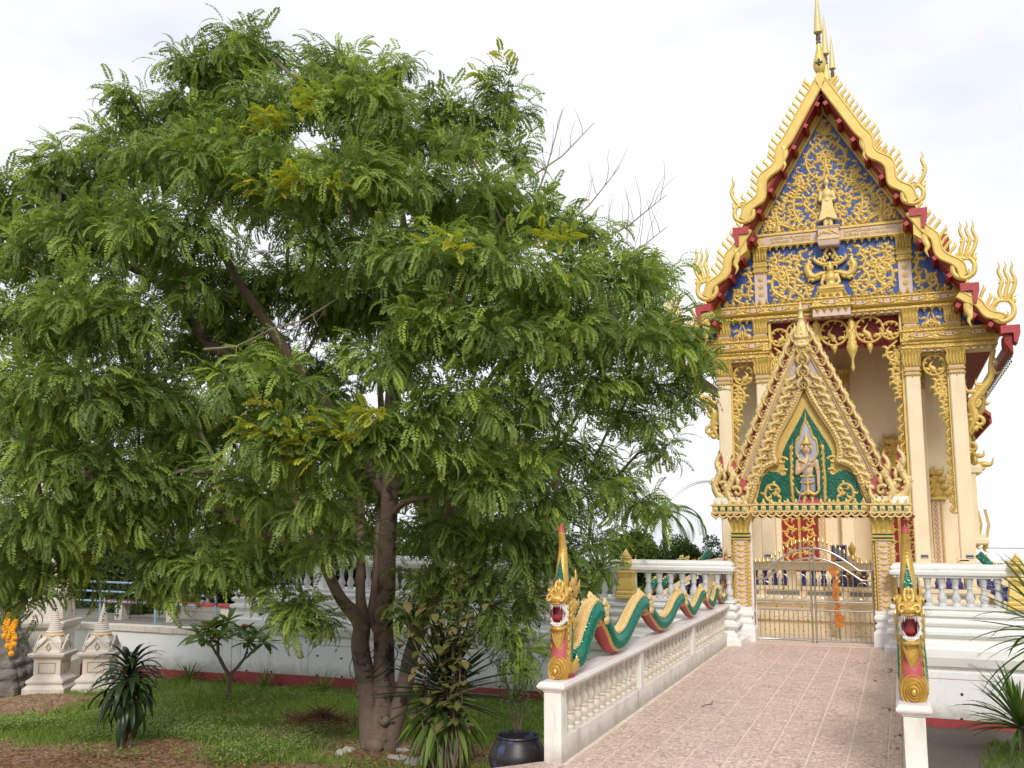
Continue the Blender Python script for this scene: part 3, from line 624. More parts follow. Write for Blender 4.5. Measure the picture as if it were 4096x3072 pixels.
# ------------------------------------------------------------------ stainless steel gate leaves
def leaf(s, label):
    t = thing('steel_gate', label, 'gate', (-1.86+s*.02, 22.5, 0), 0, 'two leaves of the steel gate')
    q = lambda u,v: (s*u, 0, v)
    bar = lambda n, pts, r, seg=6, mt='steel': obj(n, (lambda m: (m.tube([q(*p) for p in pts], r, seg), m)[1])(MB()), M[mt], t, smooth=50)
    top = lambda x, z0, a: z0+a*(1-(x/.93)**2) if x < .93 else z0
    arc = [(x, 1.55+.47*cos(min(x/.94,1)*pi/2)) for x in np.linspace(.02,.94,12)]+[(1.19,1.545)]
    arc2 = [(x, 1.345+.46*cos(min(x/.98,1)*pi/2)) for x in np.linspace(.02,.98,12)]+[(1.19,1.34)]
    f = bar('frame', [(.02,.05),(1.205,.05),(1.205,1.56)], .026, 8)
    bar('stile', [(.02,-.0 if s>0 else .0),(.02,2.05)], .022, 8); bar('top_rail', arc, .026, 8); bar('arch_rail', arc2, .022, 8)
    bar('middle_rail', [(.02,.875),(1.2,.875)], .022, 8); bar('middle_rail', [(.02,.69),(1.2,.69)], .02, 8)
    for k in range(11):
        x = .11+k*.101; o = bar('bar', [(x,.06),(x,.69)], .011)
        m = MB(); m.ball(q(x,.25 if k % 2 else .48), .022, seg=7, rg=5); m.ball(q(x,.48 if k % 3 == 0 else .25), .012, seg=5, rg=3); obj('knob', m, M['brass'], o)
    for k in range(14):                                        # spear points along the top
        x = .05+k*.087; z = np.interp(x, [p[0] for p in arc], [p[1] for p in arc]); o = bar('spear', [(x,z),(x,z+.17)], .009)
        m = MB(); m.lathe([(.009,.13),(.024,.15),(.022,.17),(.0,.25)], q(x,z), 7); obj('spear_tip', m, M['brass'], o)
    for x in (.22,.60,1.0):                                    # oval loops with a twisted rod
        z1 = np.interp(x, [p[0] for p in arc2], [p[1] for p in arc2])-.05; z0 = .93; h = min(z1-z0, .52)
        lp = [(x+.105*cos(a), z0+.10+.10*sin(a)) for a in np.linspace(pi,2*pi,9)]+[(x+.105*cos(a), z0+h-.1+.10*sin(a)) for a in np.linspace(0,pi,9)]
        o = bar('oval_loop', lp+[lp[0]], .010); bar('rod', [(x,.88),(x,z1+.04)], .010)
        m = MB()
        for z in (z0+h*.3,z0+h*.62): m.ball(q(x,z),.02,seg=6,rg=4)
        for e in (-1,1): m.ball(q(x+e*.105,z0+h*.5),.018,seg=6,rg=4)
        for e in range(4): m.tube([(s*x+.028*sin(pi*k/6)*cos(e*pi/2+k*.4), .028*sin(pi*k/6)*sin(e*pi/2+k*.4), z0+h*.3+k/6*h*.32) for k in range(7)], .004, 4)
        obj('knob', m, M['brass'], o)
    for x in (.41,.81): bar('rod', [(x,.88),(x,np.interp(x,[p[0] for p in arc2],[p[1] for p in arc2]))], .010)
    for x0 in (.12,.65):                                       # scrolls between the middle rails
        o = bar('scroll', walk(x0+.42,.715,pi-.5,.95,[-.0,-.02,.02,.15,.3,.45,.5,.5,.5,.45,.4,.3]), .006, 5); bar('scroll', walk(x0+.32,.82,pi+.3,.3,[.3]*6), .006, 5)
        m = MB(); m.ball(q(x0+.11,.76),.025,seg=6,rg=4,sc=(1,.5,1)); obj('knob', m, M['brass'], o)
    o = bar('scroll', walk(.52,1.5,0.9,.62,[.5,.5,.4,.3,.0,-.2,-.3,-.3,-.2]), .006, 5); o = bar('scroll', walk(.98,1.38,2.4,.75,[.0,.1,-.1,-.4,-.6,-.7,-.7,-.6]), .006, 5)
    m = MB(); m.ball(q(1.04,1.42),.035,seg=6,rg=4,sc=(1,.5,.8)); m.ball(q(.72,1.6),.03,seg=6,rg=4,sc=(1,.5,.8)); obj('rosette', m, M['brass'], o)
    for z in (.42,1.40):
        m = MB(); m.box(*sorted((s*1.225,s*1.27)),-.03,.03,z-.05,z+.05); obj('hinge', m, M['hole'], t)
    m = MB(); m.tube([q(.02,.56),q(.14,.565)],.012,6); m.ball(q(.14,.565),.02,seg=6,rg=4); obj('handle', m, M['steel'], t)
leaf(-1, 'left leaf of the stainless steel gate with brass spear tips')
leaf(1, 'right leaf of the stainless steel gate, orange cloth showing through its bars')
# ------------------------------------------------------------------ temple
T = thing('temple', 'tall ornate temple with blue and gold gable, cream columns and steep tiered roof', 'temple', (-1.47, 28, 0))
MG = lambda *k: [M[a] for a in k]
# plinth under the porch and hall
pp = [(.06,-1.4),(.06,.16),(.0,.19),(.0,.30),(.10,.33),(.10,.42),(.04,.46),(.0,.52),(.0,.60),(.05,.66),(.12,.72),(.12,.84),(.05,.88),(.05,1.0),(.08,1.02),(.08,1.10)]
mb = MB(); mb.mould(pp, -3.05,3.0,-3.9,-.9); mb.mould(pp,-3.6,3.6,-.78,20)
obj('plinth', mb, M['cream'], T)
mb = MB()
for k in range(6): mb.box(-2.5+k*.93,-1.75+k*.93,-3.962,-3.94,.90,.985)
for s in (-1,1):
    for k in range(2): mb.box(*sorted((s*3.06,s*3.075)),-3.5+k*1.3,-2.6+k*1.3,.90,.98)
obj('plinth_slot', mb, M['concrete'], T)
mb = MB(); cp = [(0,1.46),(.03,1.475),(.03,1.62),(.05,1.63),(.05,1.66),(.0,1.67)]
mb.mould(cp,-3.0,2.95,-3.88,-3.68); 
for s in (-1,1): mb.mould(cp,*sorted((s*2.76,s*2.95)),-3.63,-2.5)
for s in (-1,1): mb.mould(cp,*sorted((s*2.76,s*2.95)),-1.2,-.6)
obj('rail_cap', mb, M['cream'], T)
for x in (-2.9,2.85,-1.0,1.0):
    mb = MB(); mb.box(x-.1,x+.1,-3.87,-3.69,1.102,1.458); obj('rail_post', mb, M['cream'], T)
for s in (-1,1):
    for y in (-2.55,-1.15): mb = MB(); mb.box(s*2.855-.1,s*2.855+.1,y-.1,y+.1,1.102,1.66); obj('rail_post', mb, M['cream'], T)
mb = MB(); rr = [(.062,0),(.062,.04),(.05,.05),(.068,.10),(.06,.15),(.035,.20),(.045,.22),(.045,.235),(.038,.25),(.055,.31),(.066,.35)]
mb.sq(rr); BB = mb.mesh('baluster', M['balblue'])
for i in range(26):
    x = -2.72+i*.222
    if min(abs(x-1),abs(x+1)) > .12: obj('baluster', BB, None, T, loc=(x,-3.78,1.104))
for s in (-1,1):
    for i in range(5): obj('baluster', BB, None, T, loc=(s*2.855,-3.5+i*.19,1.104))
# side stairs with sloping rails
def stair(s):
    for k in range(7):
        mb = MB(); mb.box(*sorted((s*(3.13+k*.27),s*(3.40+k*.27))),-2.42,-1.28,-.2-k*.0,.95-k*.16); obj('stair_step', mb, M['cream2'], T)
    for y in (-2.55,-1.15):
        P = lambda u,v,yy: (s*u,yy,v)
        mb = MB(); mb.prism([(2.95,1.52),(5.1,.24),(5.1,.38),(2.95,1.66)], y-.1,y+.1,0,P); mb.prism([(2.95,1.06),(5.1,-.2),(5.1,-.06),(2.95,1.14)], y-.1,y+.1,0,P); obj('stair_rail', mb, M['cream'], T)
        for k in range(9): obj('baluster', BB, None, T, loc=(s*(3.15+k*.23), y, 1.02-k*.137))
stair(1); stair(-1)
# columns
def capital_mesh(hw, z0, z1):
    m = MB(); rr = []
    h = z1-z0
    for r, z in ((hw*1.0,0),(hw*1.22,.0),(hw*1.22,.035),(hw*1.02,.05),(hw*1.02,.09),(hw*1.22,.11),(hw*1.22,.145),(hw*1.08,.16),(hw*1.08,.21),(hw*1.2,.23),(hw*1.14,h*.4),(hw*1.16,h*.65),(hw*1.3,h*.82),(hw*1.5,h*.92),(hw*1.5,h)):
        ring = []; fl = z > .22
        for side in range(4):
            for k in range(10):
                u = -1+k/5; e = 1-(.09*(k % 2) if fl else 0); x, y = (u,-e) if side == 0 else (e,u) if side == 1 else (-u,e) if side == 2 else (-e,-u)
                ring.append((r*x, r*y, z0+z))
        rr.append(ring)
    m.rings(rr, ms=lambda k,i: 1 if k in (3,7) else 0)
    for side in range(4):
        A = [lambda u,v,d: (u,-hw-d,v), lambda u,v,d: (hw+d,u,v), lambda u,v,d: (-u,hw+d,v), lambda u,v,d: (-hw-d,-u,v)][side]
        for k in range(5):
            x = hw*(-.8+.4*k); vs = [A(x-hw*.2,z0+.03,.04),A(x+hw*.2,z0+.03,.04),A(x,z0-(.10 if k == 2 else .06),.01),A(x,z0,.05)]
            m.add(vs, [(0,3,1),(1,3,2),(0,2,3)])
        for k in range(6): ridge(m, walk(hw*(-1.1+.44*k), z0+.24, pi/2, h*.62, [.1,.1,-.2,-.2,.1,.1]), [.03,.045,.045,.04,.03,.02,.0], .03, lambda u,v,d,A=A: A(u,v,d+hw*.14))
    return m
CAPM = capital_mesh(.175, 6.46, 7.14).mesh('capital', MG('goldd','palepink'), 45)
mb = MB()
mb.box(-.175,.175,-.175,.175,1.06,6.47); mb.box(-.19,-.14,-.185,.185,1.06,6.45)
c0 = MB(); o8 = lambda r,c: [(-r+c,-r),(r-c,-r),(r,-r+c),(r,r-c),(r-c,r),(-r+c,r),(-r,r-c),(-r,-r+c)]
c0.rings([[(x,y,z) for x,y in o8(r,.03)] for r,z in ((.21,1.06),(.21,1.5),(.185,1.55),(.185,6.47))]); SH = c0.mesh('column', M['cream2'])
for x in (-3.03,-1.95,1.95,3.03):
    o = obj('column', SH, None, T, loc=(x,0,0)); obj('capital', CAPM, None, o)
# inner rear pilasters, back wall and porch ceiling
for x in (-2.1,0,2.1):
    o = obj('column', SH, None, T, loc=(x,2.86,0)); obj('capital', CAPM, None, o)
mb = MB(); mb.box(-3.2,3.2,3.0,3.3,1.06,8.3); obj('wall', mb, M['cream2'], T)
mb = MB(); mb.box(-3.9,3.9,.42,3.0,8.3,8.36); mb.box(-1.7,1.7,.26,.30,7.35,8.28); obj('porch_ceiling', mb, M['red'], T)
for s in (-1,1):
    mb = MB(); mb.box(*sorted((s*2.9,s*3.2)),3.3,19,1.06,7.3); w = obj('side_wall', mb, M['cream2'], T)
mb = MB(); mb.box(-3.2,3.2,19,19.3,1.06,9); obj('wall', mb, M['cream2'], T)
# side columns, eave brackets, hanging bells
for s in (1,-1):
    for k in range(5):
        y = 3.2+k*3.4; o = obj('column', SH, None, T, loc=(s*3.2,y,-.45)); obj('capital', CAPM, None, o)
    for k in range(6):
        y = 0 if k == 0 else 3.2+(k-1)*3.4
        m = MB(); P = lambda u,v,d,s=s,y=y: (s*u, y-d, v); dz = 0 if k == 0 else -.45
        curl(m,3.3,5.2+dz,.9,.7,.07,P,-1,.05,0,True); curl(m,3.5,5.85+dz,.3,.6,.06,P,1,.05,0,True)
        ridge(m, spl([(3.25,4.9+dz),(3.40,5.3+dz),(3.35,5.65+dz),(3.55,5.95+dz),(3.82,6.3+dz),(3.86,6.7+dz),(3.95,7.05+dz)],4), [.03,.09,.11,.11,.09,.06,.06], .08, P, 0, True)
        for u,v,a,L,q in ((3.5,5.9,1.9,.5,1),(3.65,6.05,1.7,.4,1),(3.4,5.6,.2,.4,1),(3.36,5.2,.1,.3,1),(3.33,5.0,-.6,.3,1),(3.8,6.5,.4,.35,-1),(3.42,5.4,2.6,.3,1)): flame(m,u,v+dz,a,L,.06,P,q,.05,0,True)
        curl(m,3.45,5.55+dz,.5,.5,.05,P,1,.05,0,True); curl(m,3.9,6.85+dz,-.6,.5,.04,P,-1,.05,0,True)
        obj('eave_bracket', m, M['gold'], T, smooth=60)
# lower side roofs, side windows with crowns and balconies
for s in (1,-1):
    Pm = lambda u,v,y,s=s: (s*u,y,v)
    m = MB(); m.prism([(3.1,6.35),(4.0,5.55),(4.0,5.62),(3.1,6.42)],3.3,19,0,Pm); obj('side_soffit', m, M['red'], T)
    m = MB(); m.prism([(3.1,6.424),(4.05,5.58),(4.05,5.70),(3.1,6.54)],3.2,19,0,Pm); obj('side_roof', m, M['roof'], T)
    m = MB(); m.box(*sorted((s*4.0,s*4.06)),3.25,19,5.42,5.577); obj('side_fascia', m, M['redl'], T)
    for k in range(5):
        y = 4.9+k*3.0; m = MB(); m.mould([(0,1.9),(.06,1.95),(.06,2.05),(0,2.1),(0,2.2)], *sorted((s*3.2,s*3.80)), y-.6,y+.6); m.mould([(0,4.0),(.06,4.05),(.06,4.2),(0,4.3)], *sorted((s*3.2,s*3.74)), y-.6,y+.6)
        for e in (-.5,.5): m.box(*sorted((s*3.2,s*3.62)),y+e-.1,y+e+.1,2.2,4.0)
        w_ = obj('side_window', m, M['cream2'], T)
        m = MB(); m.box(*sorted((s*3.2,s*3.26)),y-.4,y+.4,2.2,4.0); obj('window_leaf', m, M['red'], w_)
        m = MB(); P = lambda u,v,d,s=s,y=y: (s*(3.62+d), y+u, v)
        for e in (1,-1):
            for j in range(5): flame(m,e*(.5-.1*j),4.3+.18*j,pi/2-e*.3,.42,.08,P,-e,.08,0,True)
        Q = lambda u,v,d,s=s,y=y: (s*u, y-d, v)
        flame(m,3.74,4.25,pi/2-.5,.7,.07,Q,-1,.06,0,True); flame(m,3.66,4.5,pi/2-.3,.5,.06,Q,-1,.06,0,True); flame(m,3.78,1.95,-.8,.4,.06,Q,-1,.06,0,True); curl(m,3.7,4.2,.6,.5,.05,Q,1,.05,0,True)
        obj('window_crown', m, M['gold'], w_, smooth=60)
        m = MB()
        for j in range(7): m.tube([(s*3.84,y-.55+j*.183,2.12),(s*3.92,y-.55+j*.183,2.5),(s*3.84,y-.55+j*.183,2.95)],.006,4)
        for z in (2.12,2.95): m.tube([(s*3.84,y-.57,z),(s*3.84,y+.57,z)],.009,5)
        obj('window_grille', m, M['goldy'], w_)
bell = MB(); bell.lathe([(.004,.14),(.006,.08),(.03,.06),(.045,.0),(.05,-.03),(.0,-.03)], seg=7); bell.lathe([(.003,-.03),(.003,-.1),(.03,-.13),(.0,-.19)], seg=4); BELL = bell.mesh('eave_bell', M['rock'])
# pediment panel
mb = MB(); mb.prism([(-3.2,8.6),(3.2,8.6),(3.1,8.75),(2.12,10.5),(0,14.25),(-2.12,10.5),(-3.1,8.75)], -.1,.1); ped = obj('pediment', mb, M['blue'], T)
mb = MB()
for s in (1,-1):
    Pm = lambda u,v,y,s=s: (s*u,y,v); strip(mb, [(0,14.55),(2.25,10.72),(3.5,8.62)], [(0,14.1),(2.03,10.66),(3.2,8.56)], -.2,.0, 0, 0, Pm)
    P = lambda u,v,d,s=s: (s*u,-.2-d,v); ridge(mb, [(0,14.15),(2.05,10.7),(3.22,8.58)], .02,.025,P); ridge(mb, [(.1,14.22),(2.15,10.7),(3.38,8.58)], .03,.03,P)
obj('gable_border', mb, M['goldy'], T)
z4 = lambda x,y: ((x-915)/372, 14.05-((y+.085*(x-915))-300)/333)
def vn(pts, w, L, n, y0=-.1, conv=z4, mt='gold', parent=None, both=True, **k):
    m = MB(); vine(m, [conv(*p) for p in pts], w, L, n, FR(y0), **k); o = obj('scroll_ornament', m, M[mt], parent or ped, smooth=60)
    if both: mirror(o)
    return o
vn([(922,900),(1040,880),(1105,780),(1115,690),(1070,610),(990,565),(930,520),(905,470),(940,430),(960,470),(935,500)], 0.048,.26,18)
vn([(1035,870),(960,930),(935,860),(915,760),(920,700),(960,650),(1000,690),(985,740),(950,735)], 0.048,.26,15)
vn([(905,480),(895,430),(905,380),(900,330)], 0.043,.18,9, both=False)
vn([(1035,885),(1120,930),(1190,955),(1250,1050),(1255,1180),(1200,1300),(1110,1370),(1050,1390)], 0.054,.30,20)
vn([(1060,1340),(1030,1290),(1050,1240),(1110,1180),(1150,1120),(1110,1070),(1030,1090),(990,1030),(1020,960)], 0.048,.26,17)
vn([(1190,950),(1230,900),(1210,860),(1170,870),(1160,830)], 0.048,.28,9)
vn([(1330,1310),(1410,1260),(1445,1170),(1410,1090),(1340,1075),(1320,1020),(1290,970)], 0.054,.30,15)
vn([(1060,1400),(1180,1385),(1300,1330),(1400,1280),(1440,1300),(1400,1340),(1480,1320),(1600,1310)], 0.054,.28,15, sides=(1,))
vn([(1500,1320),(1540,1250),(1500,1190),(1450,1180)], 0.054,.26,9)
vn([(1170,1280),(1240,1240),(1260,1330)], 0.038,.22,7); vn([(985,1290),(1000,1210),(960,1160)], 0.043,.22,7)
vn([(1320,1260),(1290,1180),(1330,1120)], 0.038,.22,7)
I = lambda u,v: (u,v)
# middle panel scrolls
vn([(.55,8.78),(.9,8.75),(1.25,8.83),(1.55,9.05),(1.60,9.35),(1.45,9.6),(1.25,9.55),(1.27,9.35),(1.40,9.32)], 0.054,.34,17, conv=I)
vn([(1.45,9.0),(1.25,9.1),(1.15,9.35),(1.2,9.65),(1.05,9.85),(1.12,10.1)], 0.054,.34,12, conv=I)
vn([(.75,8.80),(.95,9.0),(.98,9.3),(.85,9.5),(.92,9.75),(.78,9.95),(.84,10.15)], 0.054,.32,13, conv=I)
vn([(1.52,9.4),(1.60,9.7),(1.45,9.9),(1.55,10.2)], 0.054,.32,9, conv=I)
vn([(.62,8.8),(.68,9.05),(.60,9.2)], 0.048,.26,7, conv=I)
for x in (.55,.82,1.1,1.38):
    m = MB(); m.ball((x,-.11,10.02),.045,seg=7,rg=5); flame(m,x,10.05,pi/2,.18,.03,FR(-.1)); ridge(m,[(x,9.99),(x,9.9)],[.025,0],.03,FR(-.1)); o = obj('flower_ornament', m, M['gold'], ped, smooth=60); mirror(o)
# small flame leaves filling the ground of the blue panels
def filler(inside, box, n, L, seed):
    q = random.Random(seed); got = []; m = MB()
    for k in range(4000):
        u, v = q.uniform(box[0],box[1]), q.uniform(box[2],box[3])
        if inside(u,v) and all((u-a)**2+(v-b)**2 > .105**2 for a,b in got): got.append((u,v))
        if len(got) >= n: break
    for u,v in got: flame(m,u,v,pi/2+q.uniform(-1.2,1.2),L*q.uniform(.8,1.2),.03,FR(-.1),q.choice((1,-1)),.03)
    o = obj('flame_filler', m, M['gold'], ped, smooth=60); o['kind'] = 'stuff'; mirror(o)
filler(lambda u,v: v < 13.9-1.72*u, (.06,1.9,10.9,13.8), 95, .20, 3)
filler(lambda u,v: True, (.58,1.66,8.8,10.1), 48, .20, 4)
# wing panels
vn([(2.2,8.75),(2.45,8.78),(2.68,8.95),(2.62,9.18),(2.45,9.15),(2.48,9.0)], 0.048,.25,10, conv=I)
vn([(2.22,8.85),(2.28,9.1),(2.18,9.35),(2.27,9.6),(2.2,9.85)], 0.054,.28,10, conv=I); vn([(2.65,8.76),(2.85,8.76),(2.98,8.72)], 0.038,.18,5, conv=I)
# pilasters beside the middle panel with flowers
mb = MB(); mb.box(-.17,.17,-.15,.05,8.66,9.7); PM = mb.mesh('pilaster', M['palepink'])
fl = MB()
for k in range(8): ridge(fl, [(0,0),(.05*cos(k*pi/4),.05*sin(k*pi/4)),(.085*cos(k*pi/4),.085*sin(k*pi/4))],[.01,.028,0],.02,FR(0))
fl.ball((0,-.015,0),.028,seg=7,rg=4); FL = fl.mesh('flower_ornament', M['gold'])
pc = MB(); rr = []
for r,z in ((.17,9.62),(.21,9.64),(.21,9.70),(.18,9.72),(.18,9.77),(.21,9.79),(.21,9.86),(.19,9.88),(.19,9.93),(.2,9.95),(.2,10.2),(.24,10.3),(.24,10.39)):
    ring = []
    for k in range(12): ring.append((-r+2*r*k/11, -.15-(r-.17)*.8-(.02*(k%2) if z > 9.94 else 0), z))
    ring += [(r,.05,z),(-r,.05,z)]; rr.append(ring)
pc.rings(rr)
for k in range(5): ridge(pc, [(-.16+.08*k,9.97),(-.16+.08*k,10.1),(-.16+.08*k,10.22)],[.025,.035,0],.03,FR(-.19))
for k in range(5): pc.add([(-.2+.08*k,-.19,9.64),(-.12+.08*k,-.19,9.64),(-.16+.08*k,-.17,9.55),(-.16+.08*k,-.21,9.62)],[(0,3,1),(1,3,2),(0,2,3)])
PCM = pc.mesh('pilaster_capital', M['goldd'])
for s in (1,-1):
    o = obj('pilaster', PM, None, T, loc=(s*1.91,-.02,0)); obj('pilaster_capital', PCM, None, o)
    for z in (8.98,9.2,9.42): obj('flower_ornament', FL, None, o, loc=(0,-.152,z))
texts = []
# upper board with the donors' inscription
mb = MB(); mb.mould([(0,10.33),(.03,10.34),(.03,10.39),(0,10.40),(-.01,10.41),(-.01,10.63),(0,10.64),(.04,10.66),(.04,10.72),(0,10.73)], -2.15,2.15,-.22,.0); obj('inscription_beam', mb, M['gold'], T)
for s in (1,-1):
    mb = MB(); mb.prism([(s*.32,10.405),(s*1.72,10.405),(s*1.84,10.46),(s*1.9,10.52),(s*1.84,10.58),(s*1.72,10.635),(s*.32,10.635)], -.225,-.2); pl = obj('inscription_panel', mb, M['palepink'], T)
    for k, tx in enumerate((('คุณพงษ์ศักดิ์-คุณสมถวาย ✦ บริจาค','คุณสิริพงษ์  ธงคุณ ✦ ๑๐๐,๐๐๐ บาท') if s > 0 else ('คุณธวัชชัย-คุณสมพร-คุณธเนศ','คุณพิชาพรร่าม  มีจิพานิชวิเศษ'))):
        cu = bpy.data.curves.new('inscription_text', 'FONT'); cu.body = tx; cu.size = .098; cu.extrude = .008; cu.align_x = 'CENTER'; cu.offset = .0015; cu.materials.append(M['gold'])
        o = link(bpy.data.objects.new('inscription_text', cu), pl); o.location = (s*1.04, -.234, 10.535-k*.1); o.rotation_euler = (R(90),0,0); o.scale = (.92,1,1); texts.append((o,pl))
bpy.context.view_layer.update(); dg = bpy.context.evaluated_depsgraph_get()
for o,pl in texts:
    me = bpy.data.meshes.new_from_object(o.evaluated_get(dg)); q = link(bpy.data.objects.new('inscription_line', me), pl); q.matrix_local = o.matrix_local.copy(); bpy.data.objects.remove(o)
mb = MB(); mb.mould([(-.02,10.15),(.0,10.18),(.03,10.30),(.03,10.36),(0,10.38),(0,10.62),(.03,10.65),(.03,10.70),(0,10.72)], -.27,.27,-.5,-.05); obj('buddha_shelf', mb, M['palepink'], T)
mb = MB(); vine(mb, [(-.25,10.45),(-.1,10.55),(0,10.5),(.1,10.55),(.25,10.45)], .035,.12,6,FR(-.5)); ridge(mb,[(-.29,10.685),(.29,10.685)],.025,.03,FR(-.52)); ridge(mb,[(-.29,10.33),(.29,10.33)],.03,.03,FR(-.52)); obj('shelf_relief', mb, M['gold'], T)
T1 = tooth(.17,.12).mesh('leaf_tooth', M['goldd']); T2 = tooth(.14,.13,dn=-1).mesh('leaf_tooth', M['goldd'])
def teeth(x0, x1, n, y, zu=None, zd=None, sk=None):
    for i in range(n):
        x = x0+(x1-x0)*(i+.5)/n
        if sk and abs(x) < sk: continue
        if zu is not None: obj('leaf_tooth', T1, None, T, loc=(x,y,zu))
        if zd is not None: obj('leaf_tooth', T2, None, T, loc=(x,y,zd))
teeth(-2.1,2.1,22,-.16,10.73,None,.3); teeth(-2.1,2.1,22,-.22,None,10.34,.3)
# main cornice, seat for the relief figure
cf = [(0,8.25),(.05,8.27),(.05,8.33),(.0,8.345),(.03,8.37),(.08,8.40),(.08,8.44),(.02,8.46),(.02,8.60),(.05,8.62),(.05,8.66),(0,8.68)]
mb = MB(); mb.mould(cf, -3.22,3.22,-.2,.3); obj('main_cornice', mb, M['goldc'], T)
mb = MB(); mb.box(-1.72,1.72,-.2,.35,8.2,8.248); obj('beam_soffit', mb, M['palepink'], T)
mb = MB(); mb.mould(cf[3:], -.47,.47,-.62,-.2); obj('figure_seat', mb, M['goldc'], T)
mb = MB(); mb.box(-.49,.49,-.63,-.27,8.14,8.343); obj('seat_soffit', mb, M['palepink'], T)
mb = MB()
for x,y in ((-.25,-.35),(0,-.35),(.25,-.35),(-.25,-.5),(0,-.5),(.25,-.5)): mb.ball((x,y,8.14),.05,seg=8,rg=4,sc=(1.3,1,.2))
obj('seat_flower', mb, M['red'], T)
teeth(-3.2,-.5,14,-.2,8.68,8.27); teeth(.5,3.2,14,-.2,8.68,8.27); teeth(-.46,.46,5,-.64,8.68,8.36)
def lozenge():
    m = MB(); P = FR(0)
    m.add([P(-.3,0,.012),P(0,-.062,.012),P(.3,0,.012),P(0,.062,.012)], [(0,1,2,3)], 1)
    ridge(m, [(-.3,0),(-.15,.04),(0,.066),(.15,.04),(.3,0)],.014,.025,P); ridge(m, [(-.3,0),(-.15,-.04),(0,-.066),(.15,-.04),(.3,0)],.014,.025,P)
    for x in (-.17,0,.17): flame(m,x,-.02,pi/2-.6,.09,.022,P); flame(m,x,.02,-pi/2+.6,.09,.022,P,-1)
    for x in (-.09,.09): m.ball(P(x,0,.02),.02,2,seg=6,rg=4)
    return m
LZ = lozenge().mesh('lozenge_ornament', MG('gold','palepink','red'))
for i in range(9):
    x = -2.84+i*.71
    if abs(x) > .55: obj('lozenge_ornament', LZ, None, T, loc=(x,-.222,8.53))
obj('lozenge_ornament', LZ, None, T, loc=(0,-.642,8.53))
rp = MB(); n = 46
for i in range(n):
    x = -.7+1.4*i/n; ridge(rp, [(x,-.02),(x+.018,.02)],[.014,.014],.02,FR(0))
RPM = rp.mesh('rope_relief', M['goldd'])
for x in (-2.5,-1.1,1.1,2.5): obj('rope_relief', RPM, None, T, loc=(x,-.282,8.42))
# side entablatures over the outer bays, reaching out under the eaves
ce = [(0,7.14),(.06,7.16),(.06,7.22),(0,7.235),(.0,7.26),(.05,7.29),(.05,7.34),(.09,7.36),(.09,7.42),(.02,7.44),(.02,7.60),(.06,7.63),(.06,7.68),(0,7.70)]
for s in (1,-1):
    mb = MB(); mb.mould(ce, *sorted((s*1.78,s*3.98)), -.2,.3); obj('side_cornice', mb, M['goldc'], T)
    mb = MB(); mb.box(*sorted((s*1.78,s*4.0)),-.2,.5,7.08,7.139); obj('beam_soffit', mb, M['palepink'], T)
    mb = MB(); mb.prism([(s*1.78,7.69),(s*4.0,7.69),(s*3.95,7.72),(s*3.2,8.26),(s*1.78,8.26)], -.1,.1); pb = obj('side_panel', mb, M['blue'], T)
    m = MB(); P = lambda u,v,d,s=s: (s*u,-.1-d,v)
    ridge(m, spl([(2.48,7.76),(2.37,7.86),(2.40,7.98),(2.48,8.16),(2.56,7.98),(2.59,7.86),(2.48,7.76)],3),.028,.04,P); ridge(m,[(2.48,7.80),(2.48,7.92),(2.48,8.04)],[.02,.035,0],.04,P)
    for q in (1,-1): flame(m,2.48+q*.12,7.98,pi/2-q*.7,.26,.035,P,-q); flame(m,2.48+q*.22,7.75,pi/2,.42,.05,P,q); flame(m,2.48+q*.1,7.76,pi/2-q*1.2,.2,.04,P,q)
    flame(m,3.3,7.75,pi/2,.25,.04,P,1); flame(m,3.5,7.73,pi/2,.18,.03,P,1); obj('side_ornament', m, M['gold'], pb, smooth=60)
    for x in (1.97,3.0):
        m = MB(); rr = []
        for r,z in ((.19,7.70),(.2,7.76),(.2,7.80),(.17,7.81),(.17,7.85),(.2,7.86),(.2,8.16),(.24,8.26)):
            ring = [(s*x-r+2*r*k/11,-.18-(r-.17)*.7-(.02*(k%2) if z > 7.86 else 0),z) for k in range(12)]+[(s*x+r,0,z),(s*x-r,0,z)]; rr.append(ring)
        m.rings(rr, ms=lambda k,i: 1 if k == 3 else 0)
        for k in range(5): ridge(m, [(s*x-.16+.08*k,7.9),(s*x-.16+.08*k,8.02),(s*x-.16+.08*k,8.16)],[.025,.035,0],.03,FR(-.20))
        obj('small_pilaster', m, MG('goldd','palepink'), T)
    for i in range(13): obj('leaf_tooth', T2, None, T, loc=(s*(1.86+i*.17),-.21,7.17)); 
    for i in range(10): obj('leaf_tooth', T1, None, T, loc=(s*(1.86+i*.155),-.14,7.70))
    for x in (2.2,2.9,3.6): obj('lozenge_ornament', LZ, None, T, loc=(s*x,-.222,7.52))
    obj('rope_relief', RPM, None, T, loc=(s*2.6,-.292,7.39)); obj('rope_relief', RPM, None, T, loc=(s*3.25,-.292,7.387))
